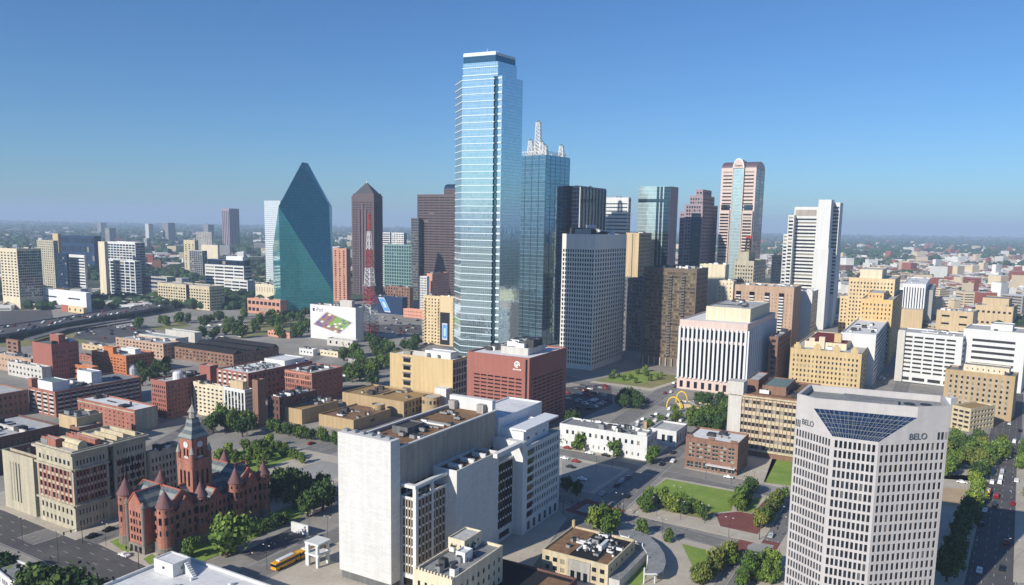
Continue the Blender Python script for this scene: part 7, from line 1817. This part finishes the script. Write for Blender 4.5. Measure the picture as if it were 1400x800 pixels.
# yellow arches over a low restaurant
b = B('restaurant', 'low tan restaurant with a grey roof behind the two yellow arches', (972, 563, 557, 925, 978), ('tan', 'glass_dark', 'roof_grey'), S(nc=9, nr=1, fw=.5, fh=.5, mt=1, mb=.6), None, clutter=5, csize=(1, 2))
def arch(x, y, w, h, label):
    P = gnd(x, y); t = thing('arch', label, 'arch', (*P, 0)); m = MB(); n = 16
    u = -B_
    pts = [(*(P + u * w * math.cos(math.pi * k / n) / 2), h * math.sin(math.pi * k / n) ** .8 if 0 < k < n else 0) for k in range(n + 1)]
    for k in range(n): m.tube(pts[k], pts[k + 1], .42, None, 7)
    m.build('span', ['arch_yellow'], t)
arch(921, 558, 9.5, 7.5, 'large yellow arch by the parking lot, the nearer one'); arch(932, 551, 8, 8, 'yellow arch behind the nearer yellow arch')

# street lamps and signal masts
plain('lamp_head', (206, 206, 200), .5)
def lamp(x, y, h, label, arm=None, group=None):
    P = gnd(x, y); t = thing('street_lamp', label, 'street lamp', (*P, .1), group)
    m = MB(); m.tube((*P, .1), (*P, h), .08, .05, 6); m.build('pole', ['metal_dark'], t)
    az = arm if arm is not None else 120
    for s in (1, -1):
        d = dvec(az) * s; m = MB(); m.tube((*P, h - .1), (*(P + d * 1.2), h + .2), .045, .04, 5); m.build('arm', ['metal_dark'], t)
        m = MB(); m.obox(P + d * 1.4, d, np.array([-d[1], d[0]]), .6, .28, h + .15, h + .3); m.build('lamp_head', ['lamp_head'], t)
for (x, y) in ((897, 706), (930, 711), (963, 716), (996, 735), (866, 726), (905, 737), (1078, 735), (925, 690), (1075, 720), (846, 700), (765, 664), (815, 646), (837, 640), (965, 655), (1000, 662), (1030, 668)): lamp(x, y, 8, 'twin armed street lamp along the kerbs round the lawn', None, 'street lamps round the lawn')
lamp(80, 768, 11, 'tall street lamp at the junction below the courts block'); lamp(145, 748, 9, 'street lamp on the corner before the red courthouse'); lamp(31, 741, 9, 'street lamp at the far kerb below the limestone annex'); lamp(423, 733, 9, 'street lamp beside the car park ramp parapet'); lamp(448, 738, 9, 'street lamp left of the white slab corner'); lamp(365, 780, 9, 'street lamp on the kerb behind the yellow bus')
for (x, y) in ((1326, 770), (1384, 770), (1336, 700), (1384, 700), (1342, 655), (1383, 650)): lamp(x, y, 9, 'street lamp lining the wide road at the right', None, 'street lamps on the right hand road')
def signal(x, y, az, label):
    P = gnd(x, y); t = thing('traffic_signal', label, 'traffic signal', (*P, .1)); d = dvec(az)
    m = MB(); m.tube((*P, .1), (*P, 6.5), .14, .1, 7); m.tube((*P, 6.2), (*(P + d * 7), 6.6), .09, .06, 6); m.build('mast', ['metal_dark'], t)
    for s in (4, 6.6): m = MB(); m.obox(P + d * s, d, np.array([-d[1], d[0]]), .4, .35, 5.6, 6.7); m.build('signal_head', ['black_paint'], t)
signal(770, 703, 120, 'traffic signal mast by the brick crossing beside the white window block'); signal(852, 704, 210, 'traffic signal mast at the lawn corner of the brick crossing'); signal(1038, 738, 120, 'traffic signal mast at the lower corner of the brick plaza'); signal(113, 743, 210, 'traffic signal mast at the corner of the courts block'); signal(190, 778, 300, 'traffic signal mast near the white warehouse')

# ------------------------------------------------------------------ people on the pavements
def person(x, y, az, shirt, label, group=None):
    import bmesh
    P = gnd(x, y); d = dvec(az); s_ = np.array([-d[1], d[0]])
    V = [(0, 0, .95), (0, 0, 1.25), (0, 0, 1.45), (0, 0, 1.53), (0, 0, 1.66), (.09, .0, .9), (.1, .14, .5), (.1, .2, .08), (.1, .3, .04), (-.09, 0, .9), (-.1, -.05, .5), (-.1, -.22, .1), (-.1, -.12, .04), (.2, 0, 1.42), (.26, -.06, 1.15), (.25, .08, .92), (-.2, 0, 1.42), (-.26, .08, 1.15), (-.25, .18, .94)]
    E_ = [(0, 1), (1, 2), (2, 3), (3, 4), (0, 5), (5, 6), (6, 7), (7, 8), (0, 9), (9, 10), (10, 11), (11, 12), (2, 13), (13, 14), (14, 15), (2, 16), (16, 17), (17, 18)]
    rad = [.15, .15, .13, .06, .105, .09, .065, .045, .04, .09, .065, .045, .04, .06, .045, .035, .06, .045, .035]
    key = shirt
    if key not in PEOPLE:
        me = bpy.data.meshes.new('person'); me.from_pydata(V, E_, []); ob = bpy.data.objects.new('person', me); sc.collection.objects.link(ob)
        md = ob.modifiers.new('skin', 'SKIN')
        for v, r_ in zip(me.skin_vertices[0].data, rad): v.radius = (r_, r_)
        me.skin_vertices[0].data[0].use_root = True
        sb = ob.modifiers.new('sub', 'SUBSURF'); sb.levels = 1; sb.render_levels = 1
        bpy.context.view_layer.update()
        m2 = bpy.data.meshes.new_from_object(ob.evaluated_get(bpy.context.evaluated_depsgraph_get())); bpy.data.objects.remove(ob)
        m2.materials.clear()
        for mm in (shirt, 'trousers', 'skin'): m2.materials.append(MATS[mm])
        for f in m2.polygons: f.material_index = 2 if f.center[2] > 1.5 else (0 if f.center[2] > .95 else 1)
        PEOPLE[key] = m2
    o = bpy.data.objects.new('person', PEOPLE[key]); sc.collection.objects.link(o); o.location = (*P, .16); o.rotation_euler = (0, 0, R(-az)); tag(o, label, 'person', group)
PEOPLE = {}
plain('shirt_white', (224, 222, 216)); plain('shirt_dark', (50, 54, 66)); plain('trousers', (44, 46, 54)); plain('skin', (176, 128, 102))
person(345, 761, 30, 'shirt_white', 'person in a white top walking by the ramp wall, leftmost'); person(371, 747, 210, 'shirt_white', 'person in a white top beside the ramp, left of the pair'); person(375.5, 748, 210, 'shirt_white', 'person in a white top beside the ramp, right of the pair'); person(391, 742, 30, 'shirt_dark', 'person in dark clothes on the pavement near the ramp parapet')

# ------------------------------------------------------------------ the city beyond: low buildings, woods, air
RNG = np.random.RandomState(3)
def core(p):
    """inside the part of town that is modelled building by building"""
    x, y = p
    if y < 640: return True
    px_, py_ = proj((x, y, 0))
    return (py_ > 424 and px_ < 640) or (420 < px_ < 1130 and py_ > 380) or (py_ > 446 and px_ < 1230) or (py_ > 470)
wall('far_white', (222, 220, 212), .1, .05); wall('far_cream', (206, 190, 160), .1, .05); wall('far_grey', (150, 148, 144), .1, .05); wall('far_brown', (140, 104, 84), .1, .05); wall('far_red', (150, 88, 70), .1, .05)
FM = ['far_white', 'far_cream', 'far_grey', 'far_brown', 'far_red']
def far_spots(n, y0, y1, seed):
    rs = np.random.RandomState(seed); out = []
    while len(out) < n:
        Y = y0 * (y1 / y0) ** rs.uniform(); X = rs.uniform(-.78, .78) * Y
        if core((X, Y)): continue
        v = mnoise.noise(Vector((X / 420, Y / 420, 1.7))) + .35 * (X > 0) 
        if v < rs.uniform(-.35, .35): continue
        out.append((X, Y))
    return out
def far_box(m, P, rs, mi, scale=1.0):
    w, d = rs.uniform(12, 44) * scale, rs.uniform(10, 34) * scale; h = rs.uniform(4, 10)
    if rs.uniform() < .05: h = rs.uniform(14, 34)
    a = R(rs.choice((30, 0, 15)) + rs.uniform(-3, 3)); ax = np.array([math.cos(a), math.sin(a)]); ay = np.array([-ax[1], ax[0]])
    m.obox(P, ax, ay, w, d, 0, h, mi, 5 if rs.uniform() < .55 else (6 if rs.uniform() < .5 else 7))
    if rs.uniform() < .4: m.obox(np.array(P) + ax * w * .2, ax, ay, w * .25, d * .3, h, h + 2, mi, 5)
    for k in range(int(h // 4) if scale > .95 and len(m.v) < 4000 else 0):       # window bands
        z = 1.4 + 4 * k
        for s, (l, q) in ((ay, (w, d)), (ax, (d, w))):
            c = np.array(P) - s * (q / 2 + .03); o = np.array([s[1], -s[0]]); m.obox(c, o, s, l * .86, .06, z, z + 1.3, 8)
FMATS = FM + ['roof_white', 'roof_grey', 'roof_brown', 'glass_black']
near = sorted(far_spots(300, 860, 2300, 5), key=lambda p: p[1])
rs = np.random.RandomState(8)
for P in near:
    m = MB(); far_box(m, P, rs, rs.choice(5, p=[.34, .24, .16, .14, .12])); o = m.build('low_building', FMATS, None, (*P, 0)); tag(o, 'low flat-roofed building among the trees of the far neighbourhoods', 'building', 'low buildings of the far neighbourhoods')
m = MB()
for P in far_spots(8000, 1000, 7000, 21): far_box(m, P, rs, rs.choice(5, p=[.36, .22, .16, .14, .12]), .55 + P[1] / 7000)
o = m.build('distant_rooftops', FMATS); tag(o, 'scatter of pale rooftops of the far city up to the horizon', 'rooftops', None, 'stuff')
rs = np.random.RandomState(31)
for (x, y, yt, w) in ((152, 335, 306, 12), (202, 340, 322, 8), (205, 331, 300, 9), (232, 331, 298, 14), (286, 331, 301, 12), (1274, 352, 344, 9), (140, 322, 300, 10), (60, 340, 322, 11)):
    P = gnd(x, y); h = hgt(P, yt) * .8; ww = w * P[1] / FPX * .8; m = MB(); q = [P + A_ * a * ww / 2 + B_ * c * ww / 2 for a, c in ((-1, -1), (1, -1), (1, 1), (-1, 1))]
    t = thing('office_tower', 'distant tower block rising over the far trees', 'office tower', (*P, 0), 'distant tower blocks')
    shell(t, ccw(q), 0, h, (rs.choice(['far_white', 'far_cream', 'far_grey', 'concrete']), 'glass_blue', 'roof_pale'), [S(sx=6, sy=5, fw=.6, fh=.5)] * 4)
# woodland: rough crowns in their tens of thousands as one mass
def woods(name, label, n, y0, y1, size, seed, thr):
    rs = np.random.RandomState(seed)
    base = []
    for k in range(9):
        a = 2 * math.pi * k / 9 
    pts = []
    while len(pts) < n:
        Y = y0 * (y1 / y0) ** rs.uniform(); X = rs.uniform(-.8, .8) * Y
        if core((X, Y)): continue
        v = mnoise.noise(Vector((X / 300, Y / 300, 5.2))) - .42 * (X > 0) * (Y < 3400)
        if v < rs.uniform(thr - .3, thr + .3): continue
        pts.append((X, Y))
    pts = np.array(pts)
    rings = [(0.62, .12), (1.0, .45), (.72, .82)]; nv = 6
    V = []; F = []
    for (X, Y) in pts:
        r = rs.uniform(.6, 1.4) * size * (1 + Y / 7000); h = r * rs.uniform(1.1, 1.7); o = len(V); ph = rs.uniform(0, 6)
        for (q, z) in rings:
            for k in range(nv):
                a = ph + 2 * math.pi * k / nv; j = rs.uniform(.75, 1.25); V.append((X + r * q * j * math.cos(a), Y + r * q * j * math.sin(a), h * z * rs.uniform(.9, 1.1)))
        V.append((X, Y, h))
        for i in range(2):
            for k in range(nv): k2 = (k + 1) % nv; F.append((o + i * nv + k, o + i * nv + k2, o + (i + 1) * nv + k2, o + (i + 1) * nv + k))
        for k in range(nv): F.append((o + 2 * nv + k, o + 2 * nv + (k + 1) % nv, o + 3 * nv))
    me = bpy.data.meshes.new(name); me.from_pydata(V, [], F); me.materials.append(MATS['leaf_woods'])
    o = bpy.data.objects.new(name, me); sc.collection.objects.link(o); tag(o, label, 'woodland', None, 'stuff')
leafm('leaf_woods', (52, 76, 46), .4)
woods('near_woodland', 'dark tree canopy between the far neighbourhoods', 5200, 850, 3000, 6.0, 41, .05)
woods('far_woodland', 'hazy tree canopy reaching to the horizon', 9000, 2600, 15000, 9, 42, -.05)

# the air itself
m = MB(); m.prism([(-22000, -22000), (22000, -22000), (22000, 22000), (-22000, 22000)], -1, 330, 0, None, True)
hz = m.build('haze', []); hz['kind'] = 'stuff'; hz['label'] = 'blue summer haze over the city'
hm = bpy.data.materials.new('haze'); hm.use_nodes = True; hm.node_tree.nodes.remove(hm.node_tree.nodes['Principled BSDF'])
pv = hm.node_tree.nodes.new('ShaderNodeVolumePrincipled'); pv.inputs['Color'].default_value = (.58, .74, .98, 1); pv.inputs['Density'].default_value = 1.05e-4; pv.inputs['Anisotropy'].default_value = 0.0
hm.node_tree.links.new(pv.outputs[0], hm.node_tree.nodes['Material Output'].inputs['Volume']); hz.data.materials.append(hm)

# roof machinery belongs to the roof it stands on; turret roofs, finials and clock faces to their towers
for r in ROOTS:
    kids = list(r.children); roof = next((c for c in kids if c.name.split('.')[0] == 'roof'), None)
    if roof is None or roof.location.length > 1e-6: continue
    for c in kids:
        if c.name.split('.')[0] in ('roof_unit', 'duct', 'brown_roof', 'dish', 'roof_tank', 'antenna'): c.parent = roof
